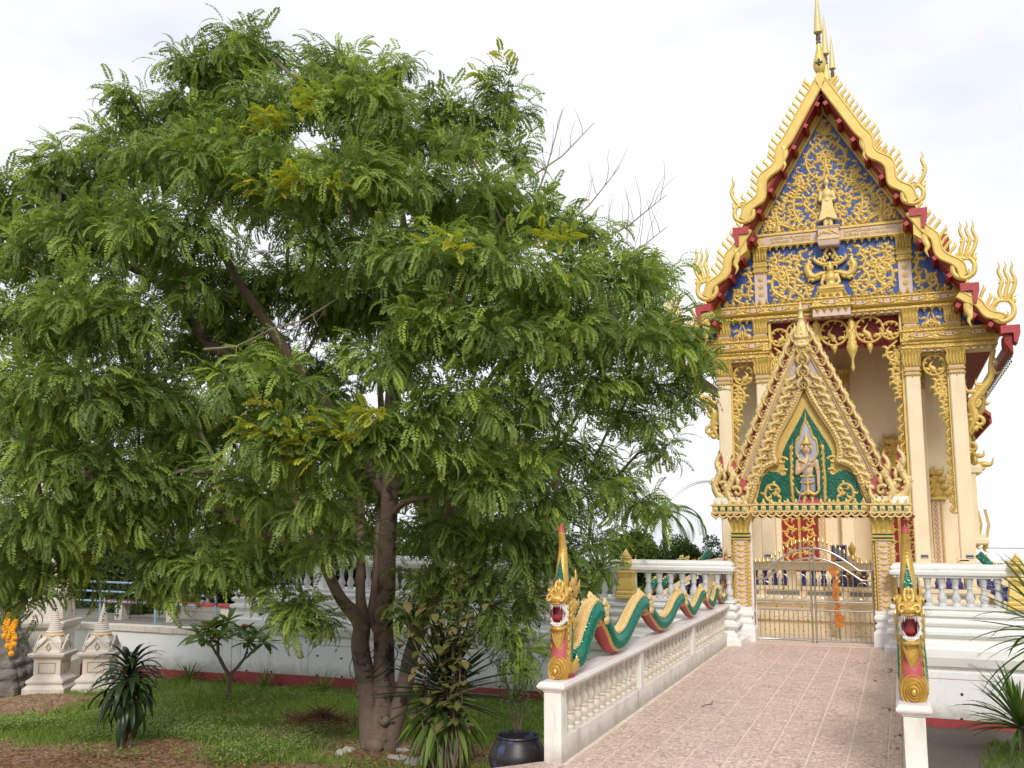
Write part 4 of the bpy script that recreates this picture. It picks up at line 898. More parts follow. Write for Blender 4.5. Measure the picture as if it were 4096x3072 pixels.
# pierced gold frets hanging in the bays
P0 = FR(.0)
def ring2(m, x, z, r, w=.035):
    c = [(x+r*cos(a),z+r*sin(a)) for a in np.linspace(0,2*pi,19)]; ridge(m, c, w, .035, P0, 0, True)
    for k in range(12):
        a = k*pi/6; m.ball((x+r*cos(a),-.03,z+r*sin(a)), .026, seg=5, rg=3)
    for k in range(9): a = k*2*pi/9; flame(m, x+r*.93*cos(a), z+r*.93*sin(a), a+pi-.9, r*.42, .026, P0, 1, .03, 0, True)
    flame(m, x-.02, z-r*.7, 1.1, r*1.5, .06, P0, 1, .04, 0, True); flame(m, x+r*.35, z-r*.6, 1.4, r*.9, .045, P0, -1, .04, 0, True); flame(m, x-r*.45, z-r*.5, 1.9, r*.8, .04, P0, 1, .04, 0, True)
mb = MB(); ring2(mb, 0, 7.78, .36); flame(mb,-.05,7.42,-pi/2,.2,.06,P0,1,.04,0,True); mb.lathe([(.0,7.18),(.05,7.26),(.09,7.38),(.04,7.44)], seg=8); obj('hanging_fret', mb, M['gold'], T, smooth=60)
mb = MB(); ring2(mb, .92, 7.80, .36); mb.lathe([(.0,7.12),(.05,7.22),(.09,7.36),(.04,7.44)], (.92,0,0), 8); o = obj('hanging_fret', mb, M['gold'], T, smooth=60); mirror(o)
mb = MB(); mb.lathe([(.0,6.65),(.055,6.78),(.03,6.86),(.035,7.02),(.11,7.2),(.16,7.36),(.08,7.5),(.13,7.66),(.05,7.8),(.12,8.02),(.02,8.18)], (.46,0,0), 8, sy=.6)
for s in (1,-1):
    for z in (7.4,7.2,7.7): flame(mb,.46+s*.05,z,pi/2-s*.8,.3,.05,P0,s,.04,0,True)
o = obj('fret_pendant', mb, M['gold'], T, smooth=50); mirror(o)
mb = MB(); ring2(mb, 1.47, 7.74, .24); vine(mb,[(1.62,7.45),(1.35,7.2),(1.4,6.95),(1.62,6.9),(1.66,7.1),(1.54,7.15)],.045,.24,13,P0); vine(mb,[(1.60,6.95),(1.47,6.6),(1.52,6.35),(1.66,6.35)],.045,.24,12,P0); vine(mb,[(1.68,7.3),(1.6,7.0),(1.66,6.7),(1.58,6.45)],.035,.2,10,P0); vine(mb,[(1.62,6.4),(1.56,6.1),(1.66,5.85)],.04,.24,9,P0)
o = obj('hanging_fret', mb, M['gold'], T, smooth=60); mirror(o)
mb = MB(); ring2(mb, 2.5, 6.72, .27); vine(mb,[(2.7,6.45),(2.5,6.2),(2.55,5.95),(2.74,5.95),(2.76,6.12)],.045,.24,13,P0); vine(mb,[(2.78,6.5),(2.66,6.3),(2.74,6.05),(2.7,5.8)],.035,.2,9,P0); vine(mb,[(2.76,5.95),(2.66,5.6),(2.78,5.3)],.04,.24,10,P0); ridge(mb,[(2.2,7.0),(2.35,7.04),(2.65,7.04),(2.8,7.0)],.03,.03,P0,0,True)
o = obj('hanging_fret', mb, M['gold'], T, smooth=60); mirror(o)
for s in (1,-1):
    m = MB(); m.box(*sorted((s*1.69,s*1.755)),-.1,.1,2.9,8.2); obj('jamb_strip', m, M['goldy'], T)
    m = MB(); m.box(*sorted((s*2.80,s*2.84)),-.1,.1,2.9,7.0); obj('jamb_strip', m, M['goldy'], T)
    for k in range(11):
        z = 5.45-k*.25
        obj('kranok', KGt, None, T, loc=(s*1.62,0,z), sc=(s*.45,.6,.34)); obj('kranok', KGt, None, T, loc=(s*2.76,0,z-.15), sc=(s*.4,.6,.34))
# doors with gilded leaves
def door(cx):
    m = MB(); m.box(cx-.52,cx+.52,2.93,3.0,1.1,3.15); d = obj('door', m, M['red'], T)
    for s in (1,-1):
        m = MB(); P = FR(2.93)
        for k in range(5):
            z = 1.3+k*.35; vine(m,[(cx+s*.05,z),(cx+s*.22,z+.06),(cx+s*.42,z+.22),(cx+s*.3,z+.36),(cx+s*.12,z+.3)],.03,.16,8,P)
        ridge(m,[(cx+s*.02,1.15),(cx+s*.02,3.1)],.02,.02,P); obj('door_relief', m, M['gold'], d, smooth=60)
        m = MB(); x = cx+s*.66; m.box(x-.1,x+.1,2.86,2.99,1.1,3.2); obj('door_jamb', m, M['palepink'], d)
        m = MB(); P = FR(2.86); ridge(m,[(x-.08,1.1),(x-.08,3.2)],.018,.02,P); ridge(m,[(x+.08,1.1),(x+.08,3.2)],.018,.02,P)
        for k in range(11): ridge(m,[(x,1.2+k*.18),(x-.05,1.28+k*.18),(x,1.36+k*.18),(x+.05,1.28+k*.18),(x,1.2+k*.18)],.014,.02,P)
        obj('jamb_relief', m, M['gold'], d)
    m = MB(); m.mould([(0,3.2),(.06,3.22),(.06,3.3),(0,3.34)],cx-.78,cx+.78,2.84,2.99); P = FR(2.9)
    for s in (1,-1):
        for k in range(7):
            t = k/6; flame(m,cx+s*(.72-.68*t),3.34+1.55*t,pi/2-s*.25,.5,.10,P,-s); curl(m,cx+s*(.6-.55*t),3.4+1.4*t,pi/2,.4,.05,P,s)
        flame(m,cx+s*.7,3.34,pi/2-s*.3,.8,.1,P,s)
    m.prism([(cx-.7,3.34),(cx+.7,3.34),(cx+.2,4.6),(cx,5.2),(cx-.2,4.6)],2.9,2.99); obj('door_crown', m, M['goldd'], d, smooth=60)
door(-1.41); door(1.41)
m = MB(); m.box(2.28,2.62,2.9,3.0,1.35,3.2); wj = obj('window_frame', m, M['palepink'], T)
m = MB(); P = FR(2.9); ridge(m,[(2.56,1.35),(2.56,3.2)],.03,.03,P); ridge(m,[(2.31,1.35),(2.31,3.2)],.015,.02,P)
for k in range(13): ridge(m,[(2.42,1.4+k*.135),(2.37,1.46+k*.135),(2.42,1.52+k*.135),(2.47,1.46+k*.135),(2.42,1.4+k*.135)],.014,.02,P)
m.mould([(0,1.28),(.06,1.30),(.06,1.36),(0,1.40)],2.28,2.6,2.86,2.99); m.mould([(0,3.2),(.06,3.22),(.06,3.3),(0,3.34)],2.2,2.66,2.86,2.99)
for s in (1,-1):
    for k in range(4): flame(m,2.44+s*(.22-.2*k/3),3.34+.6*k/3,pi/2-s*.3,.4,.07,P,-s)
m.prism([(2.24,3.34),(2.64,3.34),(2.44,4.2)],2.9,2.99); obj('window_relief', m, M['goldd'], wj, smooth=60)
# ------------- roof: three nested gables, each with three tiers per side
def und(A, B, n, a0, a1, wv, ph=0):
    out = []
    d = np.array(B)-np.array(A); L = np.hypot(*d); t = d/L; nn = np.array((-t[1],t[0])); nn = nn if nn[1] > 0 else -nn
    for k in range(n+1):
        s = k/n; q = max(0, (s-a0)/(1-a0)) if a0 < 1 else 0
        o = a1*sin(2*pi*wv*q+ph)*min(1,q*4)*min(1,(1.02-s)*9) if q > 0 else 0
        p = np.array(A)+d*s+nn*o; out.append((p[0],p[1]))
    return out, nn, t
tiers = [((0,14.78),(2.20,10.98),46,.42,.095,2.5), ((2.10,10.72),(3.30,8.86),26,.25,.09,1.5), ((3.14,8.40),(4.12,7.66),20,.2,.06,1.2)]
fin = MB(); ridge(fin, [(0,-.06),(0,.08),(0,.20),(.012,.265),(.0,.315),(-.035,.34),(-.05,.375),(-.04,.42)], [.043,.043,.044,.046,.036,.02,.008,.0], .035, FR(0), 0, True); FIN = fin.mesh('roof_fin', M['goldy'], 60)
fr_ = MB(); fr_.ball((0,-.02,0),.028,seg=5,rg=3); 
def hang_hong(nh):
    m = MB(); P = FR(0)
    ridge(m, spl([(.10,.36),(-.06,.36),(-.22,.2),(-.20,-.04),(.02,-.16),(.24,-.04),(.28,.2),(.16,.38)],4), [.04,.062,.066,.07,.075,.07,.066,.05], .06, P, 0, True)
    ridge(m, spl([(-.13,.14),(-.10,.0),(.03,-.06),(.14,.02),(.12,.10)],3), [.02,.025,.03,.03,.0], .05, P, 0, True)
    for a in (.4,1.0,2.2,2.8): curl(m, .03+.1*cos(a), .28+.1*sin(a), a, .25,.028,P,1,.05,0,True)
    flame(m,-.15,.30,pi/2+.2,.42,.035,P,-1,.04,0,True); flame(m,-.02,.34,pi/2,.3,.04,P,1,.04,0,True); flame(m,.26,.28,.5,.3,.05,P,1,.04,0,True)
    for k in range(nh):
        x = .26-.15*k; ridge(m, spl([(.12-.04*k,.33),(x+.02,.58),(x+.10,.85),(x+.02,1.1),(x+.06,1.25),(x+.01,1.38)],4), [.05,.055,.048,.037,.023,.0], .05, P, 0, True)
        for z in (.6,.78,.95): flame(m,x+.05,z,pi/2+.9,.16,.025,P,-1,.03,0,True)
    return m.mesh('gable_end_finial', M['goldy'], 60)
HH = [hang_hong(1), hang_hong(3), hang_hong(3)]
def gable(y0, y1, dz, sc, first):
    dy = y0
    f = lambda p: (p[0]*sc, (p[1]-10)*1.0+10+dz)
    for s in (1,-1):
        Pm = lambda u,v,y: (s*u,y,v)
        for ti,(A,B,n,a0,am,wv) in enumerate(tiers if first else [(tiers[0][0],(1.75,11.75),36,.42,.075,2.)]):
            A, B = f(A), f(B); yb = y1 if ti == 0 else 18.6
            c, nn, t = und(A,B,n,a0,am,wv); w = (.15,.13,.12)[ti]
            m = MB(); strip(m, [(c_[0]+nn[0]*w,c_[1]+nn[1]*w) for c_ in c], [(c_[0]-nn[0]*w,c_[1]-nn[1]*w) for c_ in c], dy-.14,dy-.02,0,0,Pm)
            P = lambda u,v,d: (s*u,dy-.14-d,v); ridge(m,[(c_[0]-nn[0]*(w-.03),c_[1]-nn[1]*(w-.03)) for c_ in c],.02,.025,P); ridge(m,[(c_[0]+nn[0]*(w-.03),c_[1]+nn[1]*(w-.03)) for c_ in c],.02,.025,P)
            bb = obj('bargeboard', m, M['goldy'], T)
            L = math.hypot(B[0]-A[0],B[1]-A[1]); nf = int(L/.178); a = math.atan2(nn[1],nn[0])-pi/2
            for k in range(nf):
                q = (k+.6)/nf
                if (ti == 0 and q < .03) or q > (.96,.90,.84)[ti]: continue
                i = int(q*n); p = (c[i][0]+nn[0]*(w-.02), c[i][1]+nn[1]*(w-.02))
                obj('roof_fin', FIN, None, bb, loc=(s*p[0],dy-.08,p[1]), rot=(0,-s*a*.62,0), sc=(s*1.0,1,(.85,.95,1.0)[ti]))
            if not first: continue
            e = c[-1]; obj('gable_end_finial', HH[ti], None, T, loc=(s*(e[0]-.02),dy-.08,e[1]+.10), sc=(s*1.0,1,(.92,1.0,1.03)[ti]))
            # hook hanging from the wave of the board
            i = int(n*(a0+.06)); m = MB(); ridge(m, spl([(c[i][0],c[i][1]),(c[i][0]-.06,c[i][1]-.22),(c[i][0]+.0,c[i][1]-.42),(c[i][0]-.05,c[i][1]-.56),(c[i][0]+.03,c[i][1]-.74)],4),[.12,.09,.07,.04,0],.05,lambda u,v,d: (s*u,dy-.1-d,v),0,True)
            obj('bargeboard_hook', m, M['goldy'], bb)
            # soffit, tiles, purlins
            ex = (.28,.16,.14)[ti]; a_ = (A[0]-nn[0]*.2,A[1]-nn[1]*.2); b_ = (B[0]+t[0]*ex-nn[0]*.2,B[1]+t[1]*ex-nn[1]*.2)
            m = MB(); m.prism([a_,b_,(b_[0]+nn[0]*.06,b_[1]+nn[1]*.06),(a_[0]+nn[0]*.06,a_[1]+nn[1]*.06)],dy+.0,yb,0,Pm); obj('roof_soffit', m, M['red'], T)
            m = MB(); m.prism([(a_[0]+nn[0]*.064,a_[1]+nn[1]*.064),(b_[0]+nn[0]*.064,b_[1]+nn[1]*.064),(b_[0]+nn[0]*.19,b_[1]+nn[1]*.19),(a_[0]+nn[0]*.19,a_[1]+nn[1]*.19)],dy+.0,yb,0,Pm); obj('roof_slope', m, M['roof'], T)
            if first or s > 0:
                npur = (7,4,3)[ti]
                for k in range(npur):
                    q = (k+.0)/npur if ti == 0 else (k+.35)/npur
                    p = np.array(a_)+(np.array(b_)-np.array(a_))*q-nn*.005
                    hh = .058
                    m = MB(); pr = [tuple(p+t*.055-nn*hh*1.9),tuple(p+t*.055),tuple(p-t*.055),tuple(p-t*.055-nn*hh*1.9)] if (k or ti) else [(0.001,p[1]-.20),(.07,p[1]-.1),(.05,p[1]+.03),(0.001,p[1]+.03)]
                    m.prism(pr,dy-.10,dy+.84,0,Pm); pu = obj('purlin', m, M['red'], T)
                    m = MB(); m.prism(pr,dy-.112,dy-.102,0,Pm); obj('purlin_end', m, M['redl'], pu)
            # stepped red block closing the tier
            if ti < 2 or 1:
                q = (B[0]+t[0]*.16-nn[0]*.0, B[1]+t[1]*.16)
                m = MB(); m.prism([(q[0]-.2,q[1]-.08),(q[0]+.24,q[1]-.08),(q[0]+.24,q[1]-.28),(q[0]+.16,q[1]-(.62 if ti < 2 else .55)),(q[0]+.08,q[1]-(.60 if ti < 2 else .5)),(q[0]+.08,q[1]-.28),(q[0]-.2,q[1]-.28)],dy-.2,dy+.3,0,Pm); eb = obj('eave_block', m, M['redl'], T)
                if first or s > 0:
                    m = MB(); m.prism([(q[0]-.12,q[1]-.3),(q[0]+.06,q[1]-.3),(q[0]+.06,q[1]-.9),(q[0]-.12,q[1]-.75)],dy-.12,dy+.8,0,Pm) if ti < 2 else m.prism([(q[0]-.12,q[1]-.285),(q[0]+.06,q[1]-.285),(q[0]+.06,q[1]-.8),(q[0]-.12,q[1]-.5)],dy-.1,dy+.8,0,Pm)
                    obj('eave_side', m, M['goldy' if ti < 2 else 'red'], T)
        # long red eave with bells
        if not first: continue
        m = MB(); ez = f((4.3,7.0)); m.box(*sorted((s*(ez[0]-.1),s*(ez[0]+.02))),dy+.1,18.6,ez[1]-.12,ez[1]+.16); ev = obj('eave_fascia', m, M['red'], T)
        if s > 0:
            for k in range(40): obj('eave_bell', BELL, None, ev, loc=(s*(ez[0]-.02),dy+.3+k*.42,ez[1]-.24))
    m = MB()
    m.lathe([(.0,14.9),(.09,14.95),(.155,15.08),(.175,15.2),(.165,15.32),(.11,15.5),(.075,15.68),(.06,15.82)],(0,dy-.08,dz),14)
    m.lathe([(.06,15.82),(.075,15.86),(.05,15.92),(.07,15.97),(.055,16.08),(.062,16.12)],(0,dy-.08,dz),10,1)
    m.lathe([(.062,16.121),(.125,16.17),(.10,16.35),(.075,16.7),(.045,17.1),(.0,17.55)],(0,dy-.08,dz),8,2)
    o = obj('roof_finial', m, [M['goldy'],M['bark'],M['goldp']], T, smooth=50)
    m = MB()
    for k in range(4): ridge(m,[(0,0),(.07*cos(k*pi/2),.07*sin(k*pi/2)),(.12*cos(k*pi/2),.12*sin(k*pi/2))],[.01,.045,0],.02,FR(0))
    obj('finial_flower', m, M['green'], o, loc=(0,dy-.255,15.22+dz)); m = MB(); m.ball((0,0,0),.035,seg=8,rg=5); obj('finial_flower', m, M['redl'], o, loc=(0,dy-.275,15.22+dz))
gable(-.86, 2.5, 0, 1, True)
gable(2.55, 7.0, .95, 1.0, False)
gable(7.05, 18.6, 2.5, 1.0, False)
mb = MB(); mb.prism([(0,15.08),(.14,14.82),(.02,14.5),(-.02,14.5),(-.14,14.82)],-1.02,-.9); obj('apex_cap', mb, M['goldy'], T)
mb = MB(); mb.prism([(-2.1,10.9),(2.1,10.9),(0,15.6)],2.7,2.9); mb.prism([(-2.1,12.4),(2.1,12.4),(0,17.2)],7.2,7.4); mb.box(-3.2,3.2,2.62,3.02,8.3,11); obj('upper_gable_wall', mb, M['red'], T)

# relief figures on the gable
mb = MB()
for s in (1,-1):
    ridge(mb, spl([(s*.12,11.25),(s*.16,11.0),(s*.22,10.85)],3),[.05,.07,.0],.04,FR(-.1))
fig = blob('standing_buddha', [((0,-.28,12.02),(.085,.08,.115)),((0,-.28,12.15),(.045,.045,.06)),((0,-.28,11.88),.001 and (.05,.05,.08)),((0,-.28,11.68),(.155,.10,.17)),((0,-.28,11.45),(.13,.09,.2)),((-.17,-.28,11.74),(-.2,-.30,11.5),.05,.045),((-.2,-.32,11.5),(-.03,-.38,11.48),.045,.04),((.17,-.28,11.74),(.2,-.30,11.5),.05,.045),((.2,-.32,11.5),(.03,-.38,11.48),.045,.04),((-.07,-.28,11.3),(-.075,-.28,10.78),.085,.06),((.07,-.28,11.3),(.075,-.28,10.78),.085,.06),((0,-.36,11.46),(.08,.06,.06)),((-.07,-.31,10.75),(.05,.09,.035)),((.07,-.31,10.75),(.05,.09,.035))], M['goldp'], T, .022)
mb = MB(); mb.prism([(-.13,11.5),(.13,11.5),(.17,11.2),(.27,10.88),(.12,10.93),(0,10.98),(-.12,10.93),(-.27,10.88),(-.17,11.2)],-.40,-.22); obj('robe', mb, M['goldp'], fig, bevel=.02)
sf = -.4
blob('seated_figure', [((0,sf,9.52),(.10,.09,.12)),((0,sf,9.66),(.05,.05,.07)),((0,sf,9.42),(.05,.05,.08)),((0,sf,9.25),(.16,.11,.17)),((0,sf,9.08),(.13,.1,.14)),((-.18,sf,9.33),(-.24,sf-.02,9.1),.05,.045),((-.24,sf-.02,9.1),(-.16,sf-.12,8.98),.045,.035),((.18,sf,9.33),(.24,sf-.02,9.1),.05,.045),((.24,sf-.02,9.1),(.04,sf-.14,9.0),.045,.035),((-.08,sf-.05,8.96),(-.3,sf-.12,8.94),.085,.075),((.08,sf-.05,8.96),(.3,sf-.12,8.94),.085,.075),((-.28,sf-.16,8.92),(.2,sf-.18,8.93),.06,.05),((.28,sf-.16,8.93),(-.1,sf-.15,8.97),.055,.045)], M['gold'], T, .024)
mb = MB(); mb.sq([(.36,8.68),(.36,8.72),(.30,8.75),(.30,8.80),(.37,8.86),(.33,8.89)],(0,sf-.02,0),ry=.5); P = FR(-.2)
for s in (1,-1):
    Q = lambda u,v,d,s=s: (s*u,-.22-d,v)
    ridge(mb, spl([(.05,9.45),(.25,9.42),(.42,9.36),(.55,9.42),(.62,9.62),(.56,9.78),(.62,9.9)],4),[.05,.08,.09,.10,.10,.07,0],.06,Q); curl(mb,.5,9.5,.3,.5,.05,Q,1); flame(mb,.58,9.6,.3,.3,.05,Q,1); flame(mb,.3,9.36,-1.2,.32,.06,Q,1); flame(mb,.42,9.3,-1.,.3,.05,Q,1)
    ridge(mb, spl([(.03,9.72),(.15,9.68),(.3,9.74),(.42,9.86),(.38,9.98)],4),[.05,.06,.06,.05,0],.05,Q); curl(mb,.12,9.76,.6,.4,.045,Q,1); curl(mb,.3,9.72,.9,.36,.04,Q,1)
    ridge(mb, spl([(0,10.28),(.06,10.12),(.13,9.98),(.05,9.84)],4),[.02,.045,.05,.03],.05,Q); ridge(mb, spl([(.02,9.6),(.1,9.64),(.17,9.6),(.15,9.52)],3),[.03,.035,.03,.01],.05,Q)
mb.ball((0,-.25,9.95),.05); obj('figure_aureole', mb, M['gold'], T, smooth=60)

# ------------------------------------------------------------------ things on and before the temple
def sign(x, y, z, w, h, label, board=False):
    m = MB(); m.box(-w/2,w/2,0,.02,-h/2,h/2)
    o = obj('sign', m, M['signblue'], None, loc=(x,y,z)); tag(o, label, 'sign', 'blue signs at the temple')
    m = MB(); e = .006 if not board else .012
    for b in ((-w/2+e,w/2-e,h/2-2*e,h/2-e),(-w/2+e,w/2-e,-h/2+e,-h/2+2*e),(-w/2+e,-w/2+2*e,-h/2+e,h/2-e),(w/2-2*e,w/2-e,-h/2+e,h/2-e)): m.box(b[0],b[1],-.004,0,b[2],b[3])
    obj('sign_border', m, M['ink'], o)
    m = MB(); r = random.Random(int(x*100)); n = 7 if board else 2
    for k in range(n):
        z0 = h*.28-h*.62*k/max(n-1,1); x0 = -w*(.3+.08*r.random()); end = w*(.18+.18*r.random())
        while x0 < end: l = w*r.uniform(.03,.09); m.box(x0,x0+l,-.004,0,z0,z0+h*(.045 if board else .12)); x0 += l+w*.015
    obj('sign_writing', m, M['ink'], o)
sign(-3.445,27.79,1.66,.18,.075,'small blue sign plate on the cream column left of the gate')
sign(.52,27.79,1.70,.18,.08,'small blue sign plate on the inner right column, just right of the carved gate pillar')
sign(1.59,27.79,1.71,.18,.08,'small blue sign plate on the outermost right cream column')
sign(-1.40,24.42,1.85,.36,.40,'blue notice board with white lettering left of the golden seated statue',True)
b = thing('buddha_statue','golden seated Buddha statue behind the cream rail inside the gate','statue',(-1.12,24.75,1.1))
m = MB(); m.sq([(.33,0),(.33,.06),(.28,.08),(.28,.12),(.32,.15),(.32,.18)]); obj('pedestal', m, M['gold'], b)
blob('body', [((0,0,.82),(.085,.085,.115)),((0,0,.74),(.06,.06,.08)),((0,0,.55),(.17,.11,.15)),((0,0,.40),(.13,.1,.15)),((-.17,0,.60),(-.22,-.03,.38),.05,.045),((-.22,-.03,.38),(-.15,-.16,.28),.045,.035),((.17,0,.60),(.22,-.03,.38),.05,.045),((.22,-.03,.38),(.03,-.15,.30),.045,.035),((-.08,-.03,.26),(-.3,-.12,.25),.085,.07),((.08,-.03,.26),(.3,-.12,.25),.085,.07),((-.28,-.16,.24),(.2,-.18,.25),.06,.05),((.28,-.16,.25),(-.1,-.16,.28),.055,.045)], M['gold'], b, .02)
m = MB(); m.lathe([(.088,.84),(.092,.87),(.075,.91),(.045,.93),(.04,.96),(.0,1.03)],(0,.005,0),12); obj('hair', m, M['goldr'], b, smooth=50)
p = thing('cloth_pole','thin pole hung with bright orange cloths behind the right gate leaf','pole',(-1.41,23.6,0))
m = MB(); m.tube([(0,0,-.02),(-.03,0,.5),(-.06,0,1.5),(-.06,0,1.75)],.013,6); obj('pole', m, M['twig'], p)
m = MB(); m.lathe([(.02,1.7),(.045,1.72),(.03,1.78),(.0,1.88)],(-.06,0,0),7); obj('bud_tip', m, M['orange'], p)
for z,w,x in ((1.35,.085,-.05),(1.05,.085,-.02),(.80,.085,-.02),(.50,.08,0),(.24,.12,.03)):
    m = MB(); rr = []
    for k in range(7):
        q = k/6; ww = w*(.55+.45*abs(sin(q*2.6+z*5))); rr.append([(x-.03+ww*cos(a)+.02*sin(q*7+z),.06*sin(a)*(1+.5*sin(3*a+q*4)),z+.26*(1-q)) for a in np.linspace(0,2*pi,12)[:-1]])
    m.rings(rr); obj('cloth', m, M['orange'], p)
# ------------------------------------------------------------------ nagas along the bridge
def naga(xc, label):
    t = thing('naga_statue', label, 'naga statue', (xc,0,.85), 0, 'naga statues on the bridge balustrades')
    # body centre line in (y, z) relative to the cap; radius
    tops = [(11.02,.16,.17),(11.25,.20,.17),(11.5,.38,.165),(11.78,.58,.165),(12.05,.62,.165),(12.35,.45,.165),(12.65,.22,.16),(12.95,.155,.155),(13.3,.2,.15),(13.7,.36,.15),(14.15,.52,.145),(14.5,.53,.145),(14.85,.38,.14),(15.3,.19,.135),(15.75,.13,.13),(16.2,.2,.13),(16.6,.34,.125),(17.05,.42,.12),(17.4,.36,.12),(17.75,.2,.115),(18.1,.115,.11),(18.5,.2,.11),(18.85,.32,.105),(19.15,.36,.10),(19.5,.28,.10),(19.9,.13,.095),(20.2,.095,.09),(20.45,.2,.09),(20.65,.32,.085),(20.9,.28,.085),(21.3,.11,.08),(21.6,.08,.075),(21.9,.14,.07),(22.07,.32,.06)]
    ys = [q[0] for q in tops]; pts = spl([(a,b) for a,b,_ in tops],4); rad = np.interp([p[0] for p in pts], ys, [q[2]*.92 for q in tops])
    mb = MB(); seg = 20; rr = []
    for i,(y,z) in enumerate(pts):
        a = pts[max(i-1,0)]; b = pts[min(i+1,len(pts)-1)]; l = math.hypot(b[0]-a[0],b[1]-a[1]); ty,tz = (b[0]-a[0])/l,(b[1]-a[1])/l; ny,nz_ = -tz,ty; r = rad[i]
        rr.append([(r*.86*sin(2*pi*k/seg), y+ny*r*cos(2*pi*k/seg), z+nz_*r*cos(2*pi*k/seg)) for k in range(seg)])
    peaks = [12.0,14.42,17.1,19.15,20.72]
    def ms(k,i):
        a = abs(((i+.5)/seg+.5)%1-.5)*360
        if a < 42: return 1
        if any(abs(pts[k][0]-(p+.13)) < .045+.12*(a-42)/180*0 for p in peaks) : return 2
        if a > 138: return 3
        if a > 120: return 2
        return 0
    mb.rings(rr, ms=ms); obj('body', mb, MG('scale','creamg','goldr','redl'), t, smooth=50)
    mb = MB()                                              # dorsal crest: row of pointed plates
    for i in range(2,len(pts)-2):
        y,z = pts[i]; a = pts[i-1]; b = pts[i+1]; l = math.hypot(b[0]-a[0],b[1]-a[1]); ty,tz = (b[0]-a[0])/l,(b[1]-a[1])/l; ny,nz_ = -tz,ty; r = rad[i]
        for q in (0,.5):
            yy,zz = y+(b[0]-y)*q, z+(b[1]-z)*q
            for x,hh in ((0,.06),(.35,.035),(-.35,.035)):
                c = sqrt_(1-x*x); by,bz = yy+ny*r*c*.98, zz+nz_*r*c*.98; w = r*.2; X = x*r*.9
                mb.add([(X-w,by-ty*.03,bz-tz*.03),(X+w,by-ty*.03,bz-tz*.03),(X,by+ty*.05,bz+tz*.05),(X,by+ny*hh-ty*.0,bz+nz_*hh)],[(0,1,3),(1,2,3),(2,0,3)])
    obj('crest', mb, M['creamg'], t)
    for p in peaks:                                        # flame collars at each arch
        mb = MB()
        i = min(range(len(pts)), key=lambda k: abs(pts[k][0]-(p+.05))); y,z = pts[i]; r = rad[i]
        for s in (1,-1):
            Q = lambda u,v,d,s=s: (s*(r*.84+d), u, v); vine(mb,[(y-.02,z+r*.8),(y+.10,z+r*.4),(y+.12,z-r*.3),(y+.08,z-r)],.045,.14,6,Q,w1=.5)
        for k in range(5): flame(mb, y-.12+k*.06, z+r*.92, pi/2-.4+k*.2, .15, .035, lambda u,v,d: (d-.02,u,v), 1, .03, 0, True)
        obj('collar', mb, M['creamg'], t, smooth=60)
    mb = MB()                                              # raised overlapping scales on both flanks
    for i in range(1,len(pts)-1):
        y,z = pts[i]; a = pts[i-1]; b = pts[i+1]; l = math.hypot(b[0]-a[0],b[1]-a[1]); ty,tz = (b[0]-a[0])/l,(b[1]-a[1])/l; ny,nz_ = -tz,ty; r = rad[i]
        if any(abs(y-(p+.13)) < .06 for p in peaks): continue
        for q in (0,.5):
            cy,cz = y+(b[0]-y)*q, z+(b[1]-z)*q; n8 = 6
            for s in (1,-1):
                for k in range(n8):
                    an = R(47+72*(k+.25+.5*(q > 0))/n8); w = R(8); lf = .030
                    def sp(ang,rr,dt): return (s*r*.86*sin(ang)*rr, cy+ny*r*cos(ang)*rr+ty*dt, cz+nz_*r*cos(ang)*rr+tz*dt)
                    mb.add([sp(an-w,1.0,-lf),sp(an+w,1.0,-lf),sp(an,1.0,lf*1.3),sp(an,1.10+.03*rnd.random(),lf*.7)],[(0,1,3),(1,2,3),(2,0,3)])
    sc_o = obj('scales', mb, M['scale2'], t); sc_o['kind'] = 'stuff'
    # tail rising against the gate pillar
    mb = MB(); mb.tube([(0,22.0,.2),(0,22.06,.5),(0,22.05,.8),(0,22.12,1.02),(0,22.2,1.15)],[.06,.06,.055,.045,.01],8); tl = obj('tail', mb, M['goldr'], t, smooth=60)
    mb = MB()
    for k in range(8): mb.ball((0,21.98+.01*k,.22+k*.115),.07-.003*k,seg=9,rg=6,sc=(.7,1,.8))
    obj('tail_crest', mb, M['pink'], tl, smooth=60)
    # neck and chest
    mb = MB(); rr = []; nk = [(10.86,.0,.15,.15),(10.78,.06,.165,.17),(10.76,.18,.16,.18),(10.80,.35,.15,.17),(10.84,.52,.145,.16),(10.86,.68,.14,.16),(10.86,.84,.13,.17),(10.88,1.0,.12,.17),(10.92,1.1,.08,.12)]
    for y,z,rx,ry in nk: rr.append([(rx*sin(2*pi*k/24)*(1 if abs(cos(2*pi*k/24)) < .8 else 1.0), y-ry*cos(2*pi*k/24), z) for k in range(24)])
    def ms2(k,i):
        a = abs(((i+.5)/24+.5)%1-.5)*360
        if k < 1: return 4
        if k < 2: return 2
        return 3 if a < 50 else 2 if a < 74 else 0 if a < 150 else 2
    mb.rings(rr, ms=ms2); obj('neck', mb, MG('scale','creamg','goldr','pink','redl'), t, smooth=50)
    mb = MB()
    for z in np.arange(.22,.62,.045): ridge(mb,[(x,z) for x in (-.09,-.05,0,.05,.09)],.004,.008,lambda u,v,d: (u,10.625+.6*u*u*5-d+ (v-.2)*.1,v))
    obj('belly_plates', mb, M['pink'], t)
    mb = MB()
